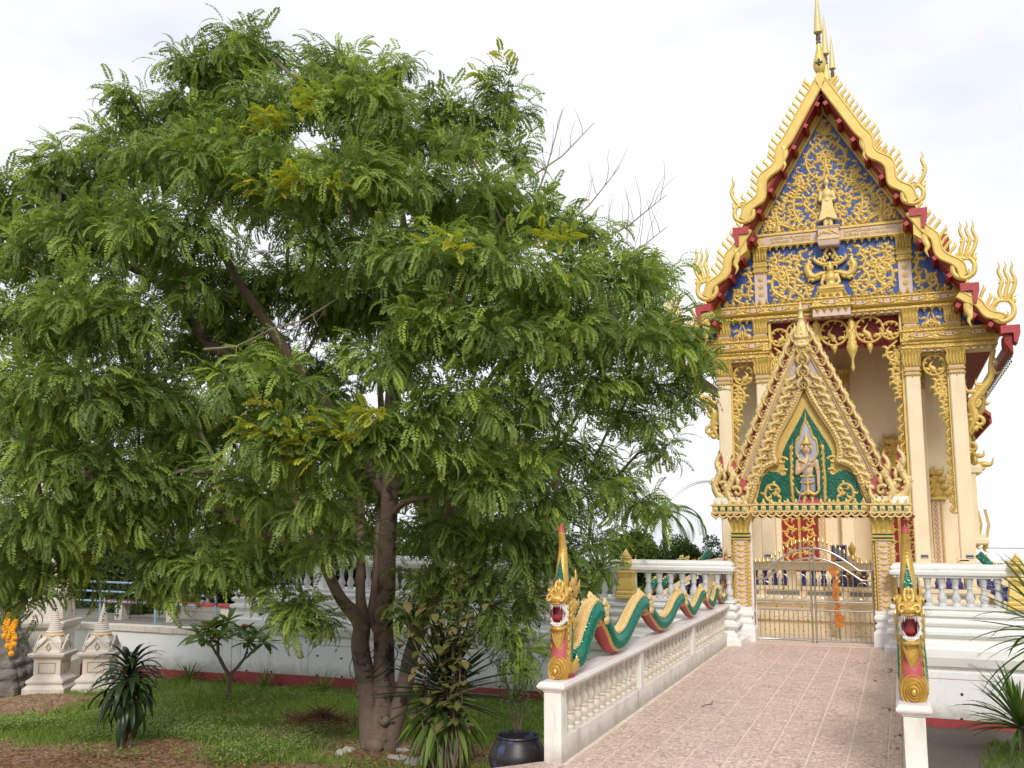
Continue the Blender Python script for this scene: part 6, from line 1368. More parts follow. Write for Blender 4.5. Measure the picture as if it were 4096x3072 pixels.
LOBES = [(-9.67,12.62,10.22,0.55),(-10.5,12.85,10.11,0.63),(-10.74,12.41,10.2,0.33),(-9.76,12.53,10.53,0.25),(-8.25,13.21,10,0.58),(-8.57,12.62,9.47,0.6),(-7.87,13.71,9.82,0.55),(-7.35,13.55,10.07,0.23),(-8.78,12.08,8.9,0.76),(-7.41,12.43,8.71,0.78),(-7.3,13.74,8.97,0.62),(-10.76,12.85,9.4,0.71),(-10.91,12.44,9.59,0.35),(-11.79,12.43,9.48,0.44),(-12.04,12.21,8.85,0.67),(-12.41,11.81,8.36,0.65),(-12.76,11.42,7.88,0.6),(-13.66,11.41,7.75,0.65),(-14.33,11.23,7.22,0.77),(-11.71,12.12,9.62,0.23),(-12.91,11.62,8.32,0.31),(-10.57,11.7,8.15,0.73),(-9.25,11.51,7.82,0.77),(-8.06,11.49,7.51,0.74),(-7.09,11.68,7.38,0.73),(-6.54,12.63,7.55,0.7),(-6.26,13.68,8.48,0.56),(-5.8,14.24,9.58,0.31),(-5.75,14.31,9.27,0.27),(-6.22,14.15,9.12,0.38),(-6.71,13.93,9.27,0.38),(-5.62,13.31,7.58,0.64),(-5.28,14.24,7.37,0.6),(-4.58,14.75,7.28,0.42),(-5.61,14.26,8.51,0.3),(-12.45,10.97,6.64,0.79),(-11.25,10.88,6.79,0.77),(-10.05,10.83,6.65,0.67),(-9.56,11.43,6.9,0.55),(-5.77,11.73,6.17,0.7),(-4.95,12.08,5.98,0.7),(-6.77,11.94,6.46,0.6),(-4.57,13.3,6.09,0.68),(-4.02,14.36,6.29,0.58),(-3.61,14.77,6.05,0.4),(-3.51,15.17,6.54,0.23),(-3.74,15.04,6.8,0.3),(-12.29,10.66,5.54,0.84),(-10.89,10.45,5.54,0.73),(-10.18,10.96,5.51,0.54),(-9.86,11.43,6.07,0.35),(-7.62,11.82,6.51,0.47),(-10.27,14.73,6.86,0.85),(-11.07,14.44,6.69,0.76),(-9.5,15.11,6.35,0.76),(-7.76,11,4.37,0.56),(-8.21,10.6,4.41,0.37),(-6.34,11.51,4.69,0.6),(-5.68,11.71,5.12,0.63),(-5,12.21,5.03,0.7),(-4.36,13.09,5.14,0.66),(-3.74,14.08,5.27,0.63),(-3.26,14.79,5.43,0.48),(-2.86,15.13,4.94,0.25),(-3.06,15.07,5.54,0.23),(-3.04,15.22,4.56,0.16),(-3.44,15.05,4.67,0.22),(-11.74,10.5,4.44,0.81),(-10.63,10.62,4.4,0.73),(-10.46,11.55,4.44,0.56),(-10.16,12.24,4.21,0.43),(-7.45,11.02,3.61,0.65),(-6.64,11.33,3.68,0.62),(-6.04,11.77,3.75,0.56),(-5.4,12.18,4.15,0.64),(-4.97,13.21,4.24,0.61),(-4.42,14.14,4.53,0.57),(-3.88,14.86,4.74,0.4),(-3.69,15.25,4.15,0.28),(-3.52,15.48,3.75,0.19),(-4.09,15.07,4.26,0.3),(-11.79,10.63,3.44,0.74),(-10.83,10.83,3.23,0.7),(-10.45,11.44,3.05,0.58),(-11.74,11,2.57,0.68),(-12.39,11.04,2.02,0.69),(-11.01,11.53,2.44,0.55),(-9.49,12.11,3.26,0.38),(-8.68,11.94,2.91,0.51),(-7.48,11.56,2.83,0.48),(-7.49,12.08,2.25,0.33),(-5.82,12.81,3.23,0.6),(-5.29,13.46,3.18,0.62),(-4.82,14.42,3.79,0.36),(-4.47,15.02,3.6,0.26),(-4.93,14.29,2.92,0.57),(-4.31,14.96,3.01,0.4),(-3.85,15.49,2.87,0.3),(-4.17,15.29,3.31,0.19),(-6.63,13.91,2.43,0.54),(-5.83,14.25,2.29,0.61),(-5.24,14.72,2.14,0.51),(-4.71,15.25,2.2,0.34),(-4.59,15.35,1.83,0.21),(-6.15,14.44,1.63,0.44),(-6.87,13.92,1.71,0.4),(-5.85,14.68,0.83,0.2),(-6.1,14.52,1.2,0.26),(-4.92,15.15,1.54,0.26),(-5.52,14.83,1.4,0.31),(-6.55,14.1,1.36,0.32),(-7.17,13.89,1.14,0.25),(-5.73,14.78,0.47,0.16),(-8.68,12.73,1.26,0.31),(-12.39,11.35,1.46,0.42),(-11.94,11.68,1.87,0.36),(-10.55,12.44,1.93,0.58),(-9.62,12.38,1.88,0.53),(-8.76,12.56,2.16,0.45),(-8.42,12.83,1.33,0.28),(-8.3,12.91,1.05,0.17),(-9.16,12.67,1.87,0.35),(-10.83,12.26,1.65,0.32),(-12.85,13.96,4.49,1.27),(-11.68,15.13,4.12,1.31),(-10.06,15.81,3.86,1.22),(-8.18,15.96,3.49,1.18),(-6.6,16.56,3.65,1.18),(-12.92,14.16,2.98,1.18),(-11.23,15.33,2.57,0.95),(-13.7,13.59,6.21,1.2),(-12.13,14.92,5.8,1.06),(-8.13,15.79,6.21,1.28),(-6.01,16.2,6.12,1),(-8.8,15.14,8.74,1.2),(-11.16,14.14,9.17,1.11),(-13.21,13.52,7.9,1.11),(-7.25,15.88,7.9,1.2),(-14.58,13.49,4.51,1.2),(-14.51,13.37,2.65,0.92),(-10.14,14.47,8.26,1.01),(-7.28,16.04,2.4,0.74),(-4.74,16.31,5.88,0.73),(-9.48,15.57,2.65,0.68),(-10.39,14.15,5.4,0.69),(-9.71,14.44,5.24,0.65),(-9.25,14.49,4.65,0.65),(-11.1,13.86,6.15,0.66),(-11.65,13.73,7.01,0.66),(-9.07,14.71,6.58,0.74),(-8.04,14.88,6.69,0.73)]
YPOS = [(-7.58,12.04,8.72),(-8.01,11.59,8.43),(-7.72,11.23,7.21),(-7.42,11.36,7.18),(-8.1,11.33,7.05),(-7.0,10.77,3.55),(-7.27,10.74,3.74),(-6.21,11.05,3.76),(-6.67,10.91,3.49),(-4.4,13.21,5.71),(-5.25,11.5,6.15),(-8.38,11.79,8.31),(-4.55,13.05,6.38),(-5.75,14.21,9.96)]
# the big tree: stems, limbs to every crown mass, leafy sprays on the masses
tree = thing('feathery_leaved_tree','big spreading tree with feathery compound leaves in front of the white terrace','tree',(-8.28,14.86,-1.15))
O = np.array((-8.28,14.86,-1.15))
def limb(mb, pts, rad, seg=9):
    p = [tuple(np.array(q)-O) for q in pts]; s = []
    for d in range(3): pass
    P = [np.array(q) for q in p]; P = [2*P[0]-P[1]]+P+[2*P[-1]-P[-2]]; out = []; rr = []
    for i in range(1,len(P)-2):
        for k in range(4):
            t = k/4; a,b,c,d = P[i-1:i+3]; out.append(.5*(2*b+(c-a)*t+(2*a-5*b+4*c-d)*t*t+(3*b-a-3*c+d)*t**3)); rr.append(rad[i-1]*(1-t)+rad[i]*t)
    out.append(P[-2]); rr.append(rad[-1]); mb.tube([tuple(q) for q in out], rr, seg); return out
mb = MB()
stems = [([(-8.20,14.86,-1.35),(-8.24,14.86,-1.0),(-8.22,14.9,-.3),(-8.2,14.9,.3),(-8.22,14.88,1.0),(-8.16,14.86,1.5),(-8.14,14.82,2.2),(-7.98,14.6,3.1),(-7.74,14.21,4.7),(-7.51,14.16,5.7),(-7.32,13.84,6.9),(-7.5,13.6,8.6)],[.27,.235,.20,.175,.165,.155,.15,.145,.13,.10,.07,.035]),
 ([(-8.36,14.86,-1.35),(-8.38,14.8,-.9),(-8.44,14.78,-.2),(-8.58,14.75,.5),(-8.58,14.75,.9),(-8.95,14.7,1.3),(-9.25,14.6,1.9),(-9.6,14.3,2.9),(-10.0,13.6,4.2)],[.20,.185,.165,.155,.145,.10,.085,.075,.05]),
 ([(-8.52,14.78,.85),(-8.65,14.85,1.3),(-8.72,14.95,1.9),(-8.9,15.2,3.0),(-9.2,15.6,4.2)],[.12,.085,.08,.07,.05]),
 ([(-8.46,14.9,.8),(-8.42,15.0,1.5),(-8.5,15.2,2.4),(-8.6,15.5,3.6),(-8.9,15.8,5.2)],[.12,.10,.09,.08,.05]),
 ([(-8.12,14.9,-1.3),(-8.02,14.9,-.8),(-7.82,14.9,-.2),(-7.72,14.95,.4),(-7.52,15.0,1.0),(-7.38,15.1,1.7),(-7.1,15.3,2.8),(-6.6,15.4,4.2)],[.17,.155,.14,.13,.12,.10,.08,.05]),
 ([(-8.1,14.8,3.0),(-8.6,14.2,4.1),(-9.1,13.4,5.13),(-9.56,13.1,5.9),(-10.0,12.85,6.63),(-10.45,12.5,7.7)],[.11,.10,.095,.085,.07,.04]),
 ([(-9.0,13.6,4.9),(-9.7,13.0,5.1),(-10.2,12.5,5.45),(-10.55,12.0,6.2),(-11.1,11.4,6.6),(-11.6,11.0,6.9)],[.085,.08,.075,.07,.05,.03]),
 ([(-7.9,14.4,3.5),(-7.2,14.1,3.9),(-6.4,13.9,4.2),(-5.4,13.6,5.2)],[.08,.065,.055,.03]),
 ([(-7.74,14.2,4.7),(-7.0,14.0,5.6),(-6.2,13.7,6.4),(-5.5,13.5,7.2)],[.08,.06,.05,.03]),
 ([(-8.05,14.7,2.6),(-7.6,14.4,2.9),(-6.9,14.2,3.0)],[.06,.05,.03]),
 ([(-9.25,14.6,1.9),(-10.2,13.8,2.5),(-11.2,13.0,3.2)],[.06,.05,.03])]
nodes = []
for p,r in stems:
    out = limb(mb, p, r, 12)
    for k,q in enumerate(out):
        if q[2] > 2.6: nodes.append((np.array(q),.06))
for k in range(7):           # root flare and bark burls
    a = k*.9; mb.tube([(.02+.26*cos(a),.24*sin(a),-.25),(.02+.19*cos(a),.17*sin(a),.08),(.0+.10*cos(a),.10*sin(a),.5)],[.07,.07,.03],7)
for x,y,z,s in ((-.18,-.22,1.98,.08),(.08,-.20,1.98,.09),(.2,-.15,.5,.09),(.1,-.28,.12,.13),(-.25,-.2,.9,.06),(-.1,-.25,1.35,.06)): mb.ball((x,y,z),s,seg=9,rg=6,sc=(1.3,.8,1))
obj('trunk', mb, M['bark'], tree, smooth=60)
mb = MB(); cs = [np.array(l[:3])-O for l in LOBES]; order = sorted(range(len(cs)), key=lambda i: np.linalg.norm(cs[i]-np.array((0,0,4.))))
for i in order:
    c = cs[i]; best = min(nodes, key=lambda n: np.linalg.norm(n[0]-c)+(.6 if n[0][2] > c[2]+.4 else 0)); a = best[0]; d = np.linalg.norm(c-a)
    if d > .05:
        mid = (a+c)/2+np.array((nr.uniform(-.12,.12),nr.uniform(-.12,.12),.10*d+.05)); r0 = min(.05,.016+.016*d)
        mb.tube([tuple(a),tuple((a*2+mid)/3),tuple(mid),tuple((mid+c*2)/3+np.array((0,0,.03))),tuple(c)],[r0,r0*.9,r0*.75,r0*.6,r0*.4],5)
    for q in (.5,1.): nodes.append((a+(c-a)*q+np.array((0,0,.06)),.03))
cand = []
twigs = []
for li,((x,y,z,r),c) in enumerate(zip(LOBES,cs)):
    n = int((34 if li < 124 else 38)*(r/.75)**2)+4
    for k in range(n):
        u = nr.normal(size=3); u /= np.linalg.norm(u); q = nr.uniform(.35,1.)**.6
        if q > .6 and u[2] < -.5: u[2] *= -.4
        p = c+u*r*q*np.array((.84,.84,.70)); f = u+np.array((0,0,.15))+nr.normal(size=3)*.25; f[2] = np.clip(f[2],-.6,.9)
        st = p-f/np.linalg.norm(f)*.30; cand.append((st,f,r)); 
        if nr.rand() < .55: twigs.append((c+(st-c)*.15,(c+st)/2+np.array((0,0,.06)),st))
for a,b,c in twigs: mb.tube([tuple(a),tuple(b),tuple(c)],[.011,.008,.005],3,cap=False)
obj('branches', mb, M['twig'], tree)
mb = MB(); r9 = random.Random(4)
def bare(a, b, n, L, up):
    a = np.array(a)-O; b = np.array(b)-O; m = (a+b)/2+np.array((0,0,-.1)); pts = [tuple(a),tuple((a+m)/2),tuple(m),tuple((m+b)/2),tuple(b)]; mb.tube(pts,[.018,.015,.012,.009,.005],5)
    for k in range(n):
        t = .25+.75*k/n; p = a+(b-a)*t; p = p+np.array((0,0,-.1*(1-abs(2*t-1)))); q = p
        dr = np.array((r9.uniform(-.25,.45),r9.uniform(-.3,.3),up)); pp = [tuple(q)]
        for j in range(4): dr = dr+np.array((r9.uniform(-.25,.25),r9.uniform(-.2,.2),r9.uniform(-.05,.15))); q = q+dr/np.linalg.norm(dr)*L/4; pp.append(tuple(q))
        mb.tube(pp,[.007,.006,.005,.004,.002],3,cap=False)
bare((-5.3,14.2,8.1),(-4.29,14.49,9.0),4,.45,.8)
bare((-4.5,14.7,7.0),(-3.26,15.07,7.84),9,.7,.9)
bare((-4.4,14.8,6.6),(-3.29,15.14,7.32),8,.7,.9)
bare((-4.9,14.4,7.2),(-3.95,14.76,8.3),6,.6,.9)
bare((-5.3,14.3,7.6),(-4.75,14.25,9.2),4,.5,.9)
bare((-9.32,11.36,5.08),(-8.4,11.65,5.35),3,.3,-.4)
bare((-8.42,11.65,5.35),(-7.43,11.99,5.84),4,.4,-.5)
bare((-11.9,11.6,7.4),(-12.6,11.4,8.2),2,.4,.8)
bare((-12.6,11.4,7.2),(-13.1,11.3,7.9),2,.35,.8)
bare((-10.9,12.2,8.2),(-11.1,12.3,9.0),2,.4,.8)
obj('bare_twigs', mb, M['dry'], tree)
# sprays: on the nearest ones each compound leaf is a part of its own, the rest is one crown mass
camp = np.array((0,0,2.6)); dist = [np.linalg.norm(s[0]+O-camp) for s in cand]; idx = np.argsort(dist)
front = set(idx[:29].tolist())
BV = []; BC = []
YOUNG = [np.array(q)-O for q in YPOS]
for i,(st,f,r) in enumerate(cand):
    roll = nr.uniform(-.5,.5); sc = nr.uniform(.85,1.2); m3 = rotm(f,roll=roll)*sc
    if i in front:
        for k in range(10):
            t = (k+.6)/10; az = k*2.4+nr.uniform(-.4,.4); el = .55-.35*t; m4 = m3@rotm((cos(el)*(.35+.5*t), sin(az)*.85, cos(az)*.45-.02)); p = m3@np.array((.55*t,0,-.10*t*t))+st
            o = link(bpy.data.objects.new('leaf', LFO[(i*3+k) % 8]), tree); o.matrix_local = Matrix([list(m4[a])+[p[a]] for a in range(3)]+[[0,0,0,1]])
    else:
        V,C = SPR[i % 7]; BV.append(V@m3.T+st); BC.append(np.clip(C+nr.uniform(-.27,.27)+.05*np.clip(r-.5,-.3,.3),0,.72)+(C > .95)*.28)
for k,q in enumerate(YOUNG):
    for j in range(3):
        f = np.array((nr.uniform(-.6,.6),-.5,nr.uniform(.1,.5))); V,C = SPY[(k+j) % 3]; BV.append(V@rotm(f).T+q+nr.uniform(-.15,.15,3)); BC.append(np.clip(C,0,.885))
cr_o = obj('crown', lmesh('crown',np.concatenate(BV),np.concatenate(BC),LM), None, tree); cr_o['kind'] = 'stuff'
print('tree sprays', len(cand), 'leaflets', sum(len(b) for b in BV))

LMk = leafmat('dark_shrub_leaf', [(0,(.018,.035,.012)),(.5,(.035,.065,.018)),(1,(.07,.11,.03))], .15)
# ------------------------------------------------------------------ background trees
def bush_tree(name, label, x, y, h, w, seed, zb=None, crown0=.25, mt=None, dens=1., leaf=.16, bare_=0):
    r = np.random.RandomState(seed); z0 = float(zg(x,y)) if zb is None else zb
    t = thing(name, label, 'tree', (x,y,z0), 0, 'trees beyond the temple yard'); mb = MB(); mb.tube([(0,0,-.3),(.05*h*.3,0,h*.3),(0,.05,h*.6),(.02,.0,h*.85)],[.04*h,.03*h,.02*h,.008*h],7); V = []; C = []
    n = int(14*dens)
    for k in range(n):
        a = r.uniform(0,2*pi); q = r.uniform(.1,1)**.6*w*.75; zz = h*(crown0+(1-crown0)*r.uniform(.1,1)); q *= max(.25,1-max(0,(zz/h-.55))*1.5)
        c = np.array((q*cos(a),q*sin(a),zz)); rad = w*r.uniform(.22,.42)
        mb.tube([(0,0,zz*.55),tuple(c*np.array((.5,.5,.85))),tuple(c)],[.012*h,.008*h,.003*h],4)
        m = int(620*dens*(rad/leaf/4)**1.6); u = r.normal(size=(m,3)); u /= np.linalg.norm(u,axis=1)[:,None]; p = c+u*rad*(r.uniform(.3,1,(m,1))**.5)*np.array((1,1,.8))
        d = u+r.normal(size=(m,3))*.6; d[:,2] -= .35; d /= np.linalg.norm(d,axis=1)[:,None]; s = np.cross(d,r.normal(size=(m,3))); s /= np.linalg.norm(s,axis=1)[:,None]
        L = leaf*r.uniform(.6,1.3,(m,1,1)); V.append(p[:,None]+DIA[None,:,:1]*d[:,None]*L+DIA[None,:,1:]*s[:,None]*L*.5); C.append(r.uniform(.1,.8)+r.uniform(-.15,.15,m))
    obj('trunk', mb, M['twig'], t); o = obj('crown', lmesh('crown',np.concatenate(V),np.concatenate(C),mt or LM2), None, t); o['kind'] = 'stuff'; return t
bush_tree('broad_tree','dark bushy tree behind the pipe railing at the far left',-27.5,27,5.6,2.6,1,zb=-.42,crown0=.1)
bush_tree('broad_tree','dark tree behind the red bench, left of the stupa spire',-23.6,28,6.2,2.6,2,zb=-.42,crown0=.08)
bush_tree('broad_tree','dark tree directly behind the middle of the red bench',-19.8,28.5,5.6,2.6,3,zb=-.42,crown0=.05)
bush_tree('broad_tree','dark tree at the right end of the red bench behind the terrace',-16.4,30,5.8,2.6,4,zb=-.42,crown0=.1)
bush_tree('broad_tree','shaded tree glimpsed left of the main trunk beyond the terrace',-17.5,36,5.8,3.0,5,crown0=.2)
bush_tree('broad_tree','shaded tree glimpsed right of the main trunk beyond the terrace',-13.6,37,4.8,2.4,6,crown0=.2)
bush_tree('round_bush_tree','round green bush tree below the coconut palm behind the terrace',-10.5,41,3.4,2.0,7,crown0=.15,dens=1.5)
bush_tree('round_bush_tree','yellowish green bush right of the palm behind the terrace',-8.5,40,3.1,1.6,8,crown0=.1,dens=1.4)
bush_tree('thin_tree','sparse pale-branched tree beside the cream temple column at left',-7.15,40,3.3,1.1,9,crown0=.3,dens=.7,leaf=.11)
bush_tree('broad_tree','small dark bush behind the gold urn left of the gate',-10.5,30.5,2.9,1.4,10,crown0=.02,dens=1.2)
bush_tree('broad_tree','dark shrub seen between the terrace balusters left of the gate',-8.3,29,2.6,1.2,11,crown0=.02,dens=1.2)
for k,(x,y_,h,w_) in enumerate(((-29.5,27.2,2.4,1.9),(-26.8,27.6,2.6,1.9),(-24.2,27.2,2.3,1.8),(-21.6,27.6,2.5,1.9),(-19.0,27.3,2.4,1.8),(-17.0,28.0,2.7,1.7))):
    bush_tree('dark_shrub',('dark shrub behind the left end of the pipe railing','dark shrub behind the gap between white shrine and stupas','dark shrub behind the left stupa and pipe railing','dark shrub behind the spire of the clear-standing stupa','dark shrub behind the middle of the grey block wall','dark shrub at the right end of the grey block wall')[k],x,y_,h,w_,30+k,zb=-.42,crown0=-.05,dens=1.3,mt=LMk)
# coconut palm
pt = thing('coconut_palm','coconut palm with drooping fronds beyond the terrace','palm tree',(-13.2,58,-1.15))
mb = MB(); mb.tube([(0,0,-1.5),(.1,0,1.5),(.0,0,4.3)],[.22,.17,.13],8); obj('trunk', mb, M['bark'], pt)
mb = MB(); mb.ball((0,0,4.3),.30,seg=9,rg=6)
for k in range(6): mb.ball((.35*cos(k),.35*sin(k),4.05),.16,seg=7,rg=5)
obj('nut_cluster', mb, M['twig'], pt)
r = np.random.RandomState(9)
for k in range(15):
    az = k*2.4; el = r.uniform(-.35,1.25); n = 26; L = r.uniform(3.3,4.1); V = []; th = el; p = np.array((0,0,4.4)); d0 = np.array((cos(az),sin(az),0))
    for i in range(n):
        th -= (.045+.05*i/n)*(1.2 if el < .8 else .8); T = d0*cos(th)+np.array((0,0,sin(th))); p = p+T*L/n; s = np.cross(T,(0,0,1)); s /= np.linalg.norm(s)
        for q in (1,-1):
            l = .75*sin(pi*(.08+.9*(i+.5)/n))**.6; dd = T*.5+s*q*.9+np.array((0,0,-.55)); dd /= np.linalg.norm(dd); w = np.cross(dd,T); w /= np.linalg.norm(w); V.append(p+DIA[:,:1]*dd*l+DIA[:,1:]*w*.07)
    V = np.array(V); obj('frond', lmesh('frond',V,np.full(len(V),r.uniform(.3,.7)),LM2), None, pt)

# ------------------------------------------------------------------ strap-leaved plants
def strap(L, w, droop, up, r, n=7, mt=None, tint=.5, fold=.0):
    """one arching blade along +x"""
    th = up; p = np.array((0.,0,0)); V = []; 
    for i in range(n+1):
        t = i/n; ww = w*min(1,.45+2.2*t)*min(1,(1-t)*2.6)**.7+.001; V += [p+np.array((0,ww,fold*ww)),p+np.array((0,0,-fold*ww*.6)),p+np.array((0,-ww,fold*ww))]; th -= droop/n*(.5+t); p = p+np.array((cos(th),0,sin(th)))*L/n
    F = []
    for i in range(n):
        a = i*3; F += [(a,a+1,a+4,a+3),(a+1,a+2,a+5,a+4)]
    V = np.array(V); return npmesh('leaf', V, np.array(F), mt, np.full(len(V),tint), smooth=True)
def rosette(t, c, n, meshes, el0, el1, r, sc=(.85,1.15), h=.2):
    for k in range(n):
        q = (k+.5)/n; az = k*2.39996+r.uniform(-.25,.25); el = el0+(el1-el0)*q+r.uniform(-.12,.12); s = r.uniform(*sc); f = (cos(az)*cos(el),sin(az)*cos(el),sin(el)); m3 = rotm(f)*s
        p = np.array(c)+np.array((.03*cos(az),.03*sin(az),h*q)); o = link(bpy.data.objects.new('leaf', meshes[k % len(meshes)]), t); o.matrix_local = Matrix([list(m3[a])+[p[a]] for a in range(3)]+[[0,0,0,1]])
r = np.random.RandomState(12)
d = thing('dracaena_plant','dark drooping strap-leaved shrub on a short double stem at the left','plant',(-12.12,13.2,-1.12))
mb = MB(); mb.tube([(0,0,-.1),(.02,0,.3),(.07,0,.75),(.08,0,1.3)],[.05,.045,.04,.03],7); mb.tube([(-.06,.03,-.1),(-.08,.05,.35),(.02,.05,.8),(.05,.03,1.1)],[.04,.035,.03,.03],7); mb.tube([(.1,.05,-.1),(.16,.05,.4),(.14,.03,.9)],[.03,.03,.02],6); obj('stem', mb, M['twig'], d)
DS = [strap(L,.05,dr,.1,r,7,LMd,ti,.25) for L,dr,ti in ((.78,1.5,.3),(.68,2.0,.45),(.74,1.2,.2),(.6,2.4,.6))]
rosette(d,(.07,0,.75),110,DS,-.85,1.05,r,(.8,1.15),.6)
y = thing('yucca_plant','spiky rosette plant with hanging green skirt leaves right of the tree trunk','plant',(-6.68,13.85,-1.08))
mb = MB(); mb.tube([(-.03,0,-.1),(.0,0,.4),(.06,0,.9),(.15,.0,1.5)],[.085,.07,.065,.05],8); mb.tube([(.20,.03,-.1),(.26,.03,.5),(.22,.02,1.0)],[.04,.035,.03],6); obj('stem', mb, M['bark'], y)
YS = [strap(L*1.22,.036,dr,.0,r,5,LMd,ti,.3) for L,dr,ti in ((.85,.15,.2),(.95,.25,.35),(.80,.05,.5))]
YD = [strap(L*1.25,.045,dr,.0,r,6,LM2,ti,.3) for L,dr,ti in ((.80,.5,.75),(.90,.8,.9),(.7,.4,.6))]
rosette(y,(.12,0,1.0),95,YS,-.25,1.3,r,(.8,1.1),.35)
rosette(y,(.10,0,.75),80,YD,-1.15,-.35,r,(.75,1.05),.25)
# broad-leaved climber in front of it
v = thing('climbing_shrub','olive broad-leaved climber growing over the spiky rosette plant','shrub',(-6.45,13.45,-1.05))
mb = MB(); BRK = []
for k in range(9):
    a = nr.uniform(0,6.28); p = np.array((.1+nr.uniform(-.25,.25),.0,0.)); pp = [tuple(p)]
    for i in range(9): p = p+np.array((nr.uniform(-.11,.11)+.02*cos(a)*i,nr.uniform(-.05,.05)-.005*i,.27)); pp.append(tuple(p)); BRK += [(p,i)]*1
    mb.tube(pp,np.linspace(.014,.004,10),4)
obj('stem', mb, M['twig'], v)
OV = np.array([(0,0),(.2,.38),(.5,.5),(.8,.34),(1,0),(.8,-.34),(.5,-.5),(.2,-.38)]); ovm = []
for q in range(4):
    V = np.stack([OV[:,0]*.17,OV[:,1]*.095,-.03*OV[:,0]**2+.05*abs(OV[:,1])],1); ovm.append(npmesh('leaf',V,np.arange(8)[None],LMo,np.full(8,.25+.2*q)))
for p,i in BRK:
    if i < 2: continue
    for e in (0,1,2,3,0):
        az = nr.uniform(0,6.28); f = (cos(az),sin(az),nr.uniform(-.5,.25)); m3 = rotm(f)*nr.uniform(.9,1.5); q = p+nr.uniform(-.12,.12,3); o = link(bpy.data.objects.new('leaf',ovm[e]), v); o.matrix_local = Matrix([list(m3[a])+[q[a]] for a in range(3)]+[[0,0,0,1]])
# plumeria
p_ = thing('plumeria_tree','small bare-limbed tree with clustered oval leaves before the white wall','tree',(-14.32,18.8,-1.42))
mb = MB(); tips = []
def fork(a, d, L, r0, lv):
    b = a+d*L; m = (a+b)/2+np.array((0,0,-.03)); mb.tube([tuple(a),tuple(m),tuple(b)],[r0,r0*.9,r0*.75],6)
    if lv == 0: tips.append((b,d)); return
    for k in range(2 if lv < 3 else 3):
        az = (0,3.3,1.7)[k]+nr.uniform(-.5,.5)+lv; q = d*.75+np.array((cos(az),sin(az)*.7,.15))*.8; q /= np.linalg.norm(q); fork(b,q,L*nr.uniform(.7,.95),r0*.72,lv-1)
fork(np.array((0,0,-.1)),np.array((.03,0,1.)),.68,.06,3); obj('trunk', mb, M['twig'], p_)
pm_ = []
for q in range(3):
    V = np.stack([OV[:,0]*.42,OV[:,1]*.13*(.6+.6*OV[:,0]),-.10*OV[:,0]**2+.05*abs(OV[:,1])],1); pm_.append(npmesh('leaf',V,np.arange(8)[None],LM2,np.full(8,.45+.22*q)))
for b,dr in tips:
    for k in range(12):
        az = k*2.4; el = nr.uniform(-.3,.9); f = (cos(az)*cos(el),sin(az)*cos(el),sin(el)); m3 = rotm(f)*nr.uniform(.9,1.4); o = link(bpy.data.objects.new('leaf',pm_[k%3]), p_); o.matrix_local = Matrix([list(m3[a])+[b[a]] for a in range(3)]+[[0,0,0,1]])
for b in (tips[1][0],tips[5][0]): m = MB(); m.ball(tuple(b+np.array((0,0,.12))),.07,seg=7,rg=5); obj('flower', m, M['redl'], p_)
# little agaves along the wall
AG = []
for q in range(3):
    rr_ = np.random.RandomState(q); mbs = []; V = []; F = []; C = []
    for k in range(16):
        az = k*2.4; el = .35+.95*k/16; L = rr_.uniform(.5,.75); s = strap(L,.028,.2,.0,rr_,4,None,.5,.3); vv = np.array([x.co for x in s.vertices]); ff = np.array([list(x.vertices) for x in s.polygons]); m3 = rotm((cos(az)*cos(el),sin(az)*cos(el),sin(el))); F.append(ff+sum(len(x) for x in V)); V.append(vv@m3.T); bpy.data.meshes.remove(s)
    AG.append(npmesh('agave', np.concatenate(V), np.concatenate(F), LM2, np.full(sum(len(x) for x in V),.55+.1*q), smooth=True))
for k,(x,yv,lb) in enumerate(((-17.4,21.2,'small spiky agave by the wall behind the plumeria trunk'),(-15.0,21.15,'small spiky agave by the wall right of the plumeria'),(-13.1,20.8,'small spiky agave by the wall left of the big trunk'),(-8.3,21.1,'small spiky agave by the wall left of the bridge post'),(-16.3,21.25,'tiny low agave at the foot of the white wall near the plumeria'))):
    o = link(bpy.data.objects.new('agave', AG[k % 3])); o.location = (x,yv,float(zg(x,yv))); o.scale = (.9,.9,.9 if k < 4 else .5); o.rotation_euler = (0,0,k); tag(o, lb, 'plant', 'agaves along the white wall')
# palms at the right edge
def spikypalm(x, yv, z, h, n, L, label, el0, el1, seed):
    rr_ = np.random.RandomState(seed); t = thing('spiky_palm', label, 'palm', (x,yv,z), 0, 'spiky palms at the right edge'); mb = MB(); mb.tube([(0,0,-.1),(.02,0,h*.5),(0,0,h)],[.09,.08,.06],8); obj('trunk', mb, M['bark'], t)
    ms_ = [strap(L*q,.028,dr,.0,rr_,6,LM2,ti,.3) for q,dr,ti in ((1,.35,.25),(1.1,.7,.4),(.9,.2,.6),(1.05,1.0,.5))]; rosette(t,(0,0,h*.9),n,ms_,el0,el1,rr_,(.8,1.15),h*.1+.1)
spikypalm(1.95,16.3,float(zg(1.95,16.3)),2.3,70,1.15,'tall spiky palm reaching in from the right edge over the terrace',-.6,1.3,3)
spikypalm(1.72,19.3,float(zg(1.72,19.3)),.45,90,1.05,'low spiky rosette palm at the foot of the right terrace wall',-.1,1.35,4)
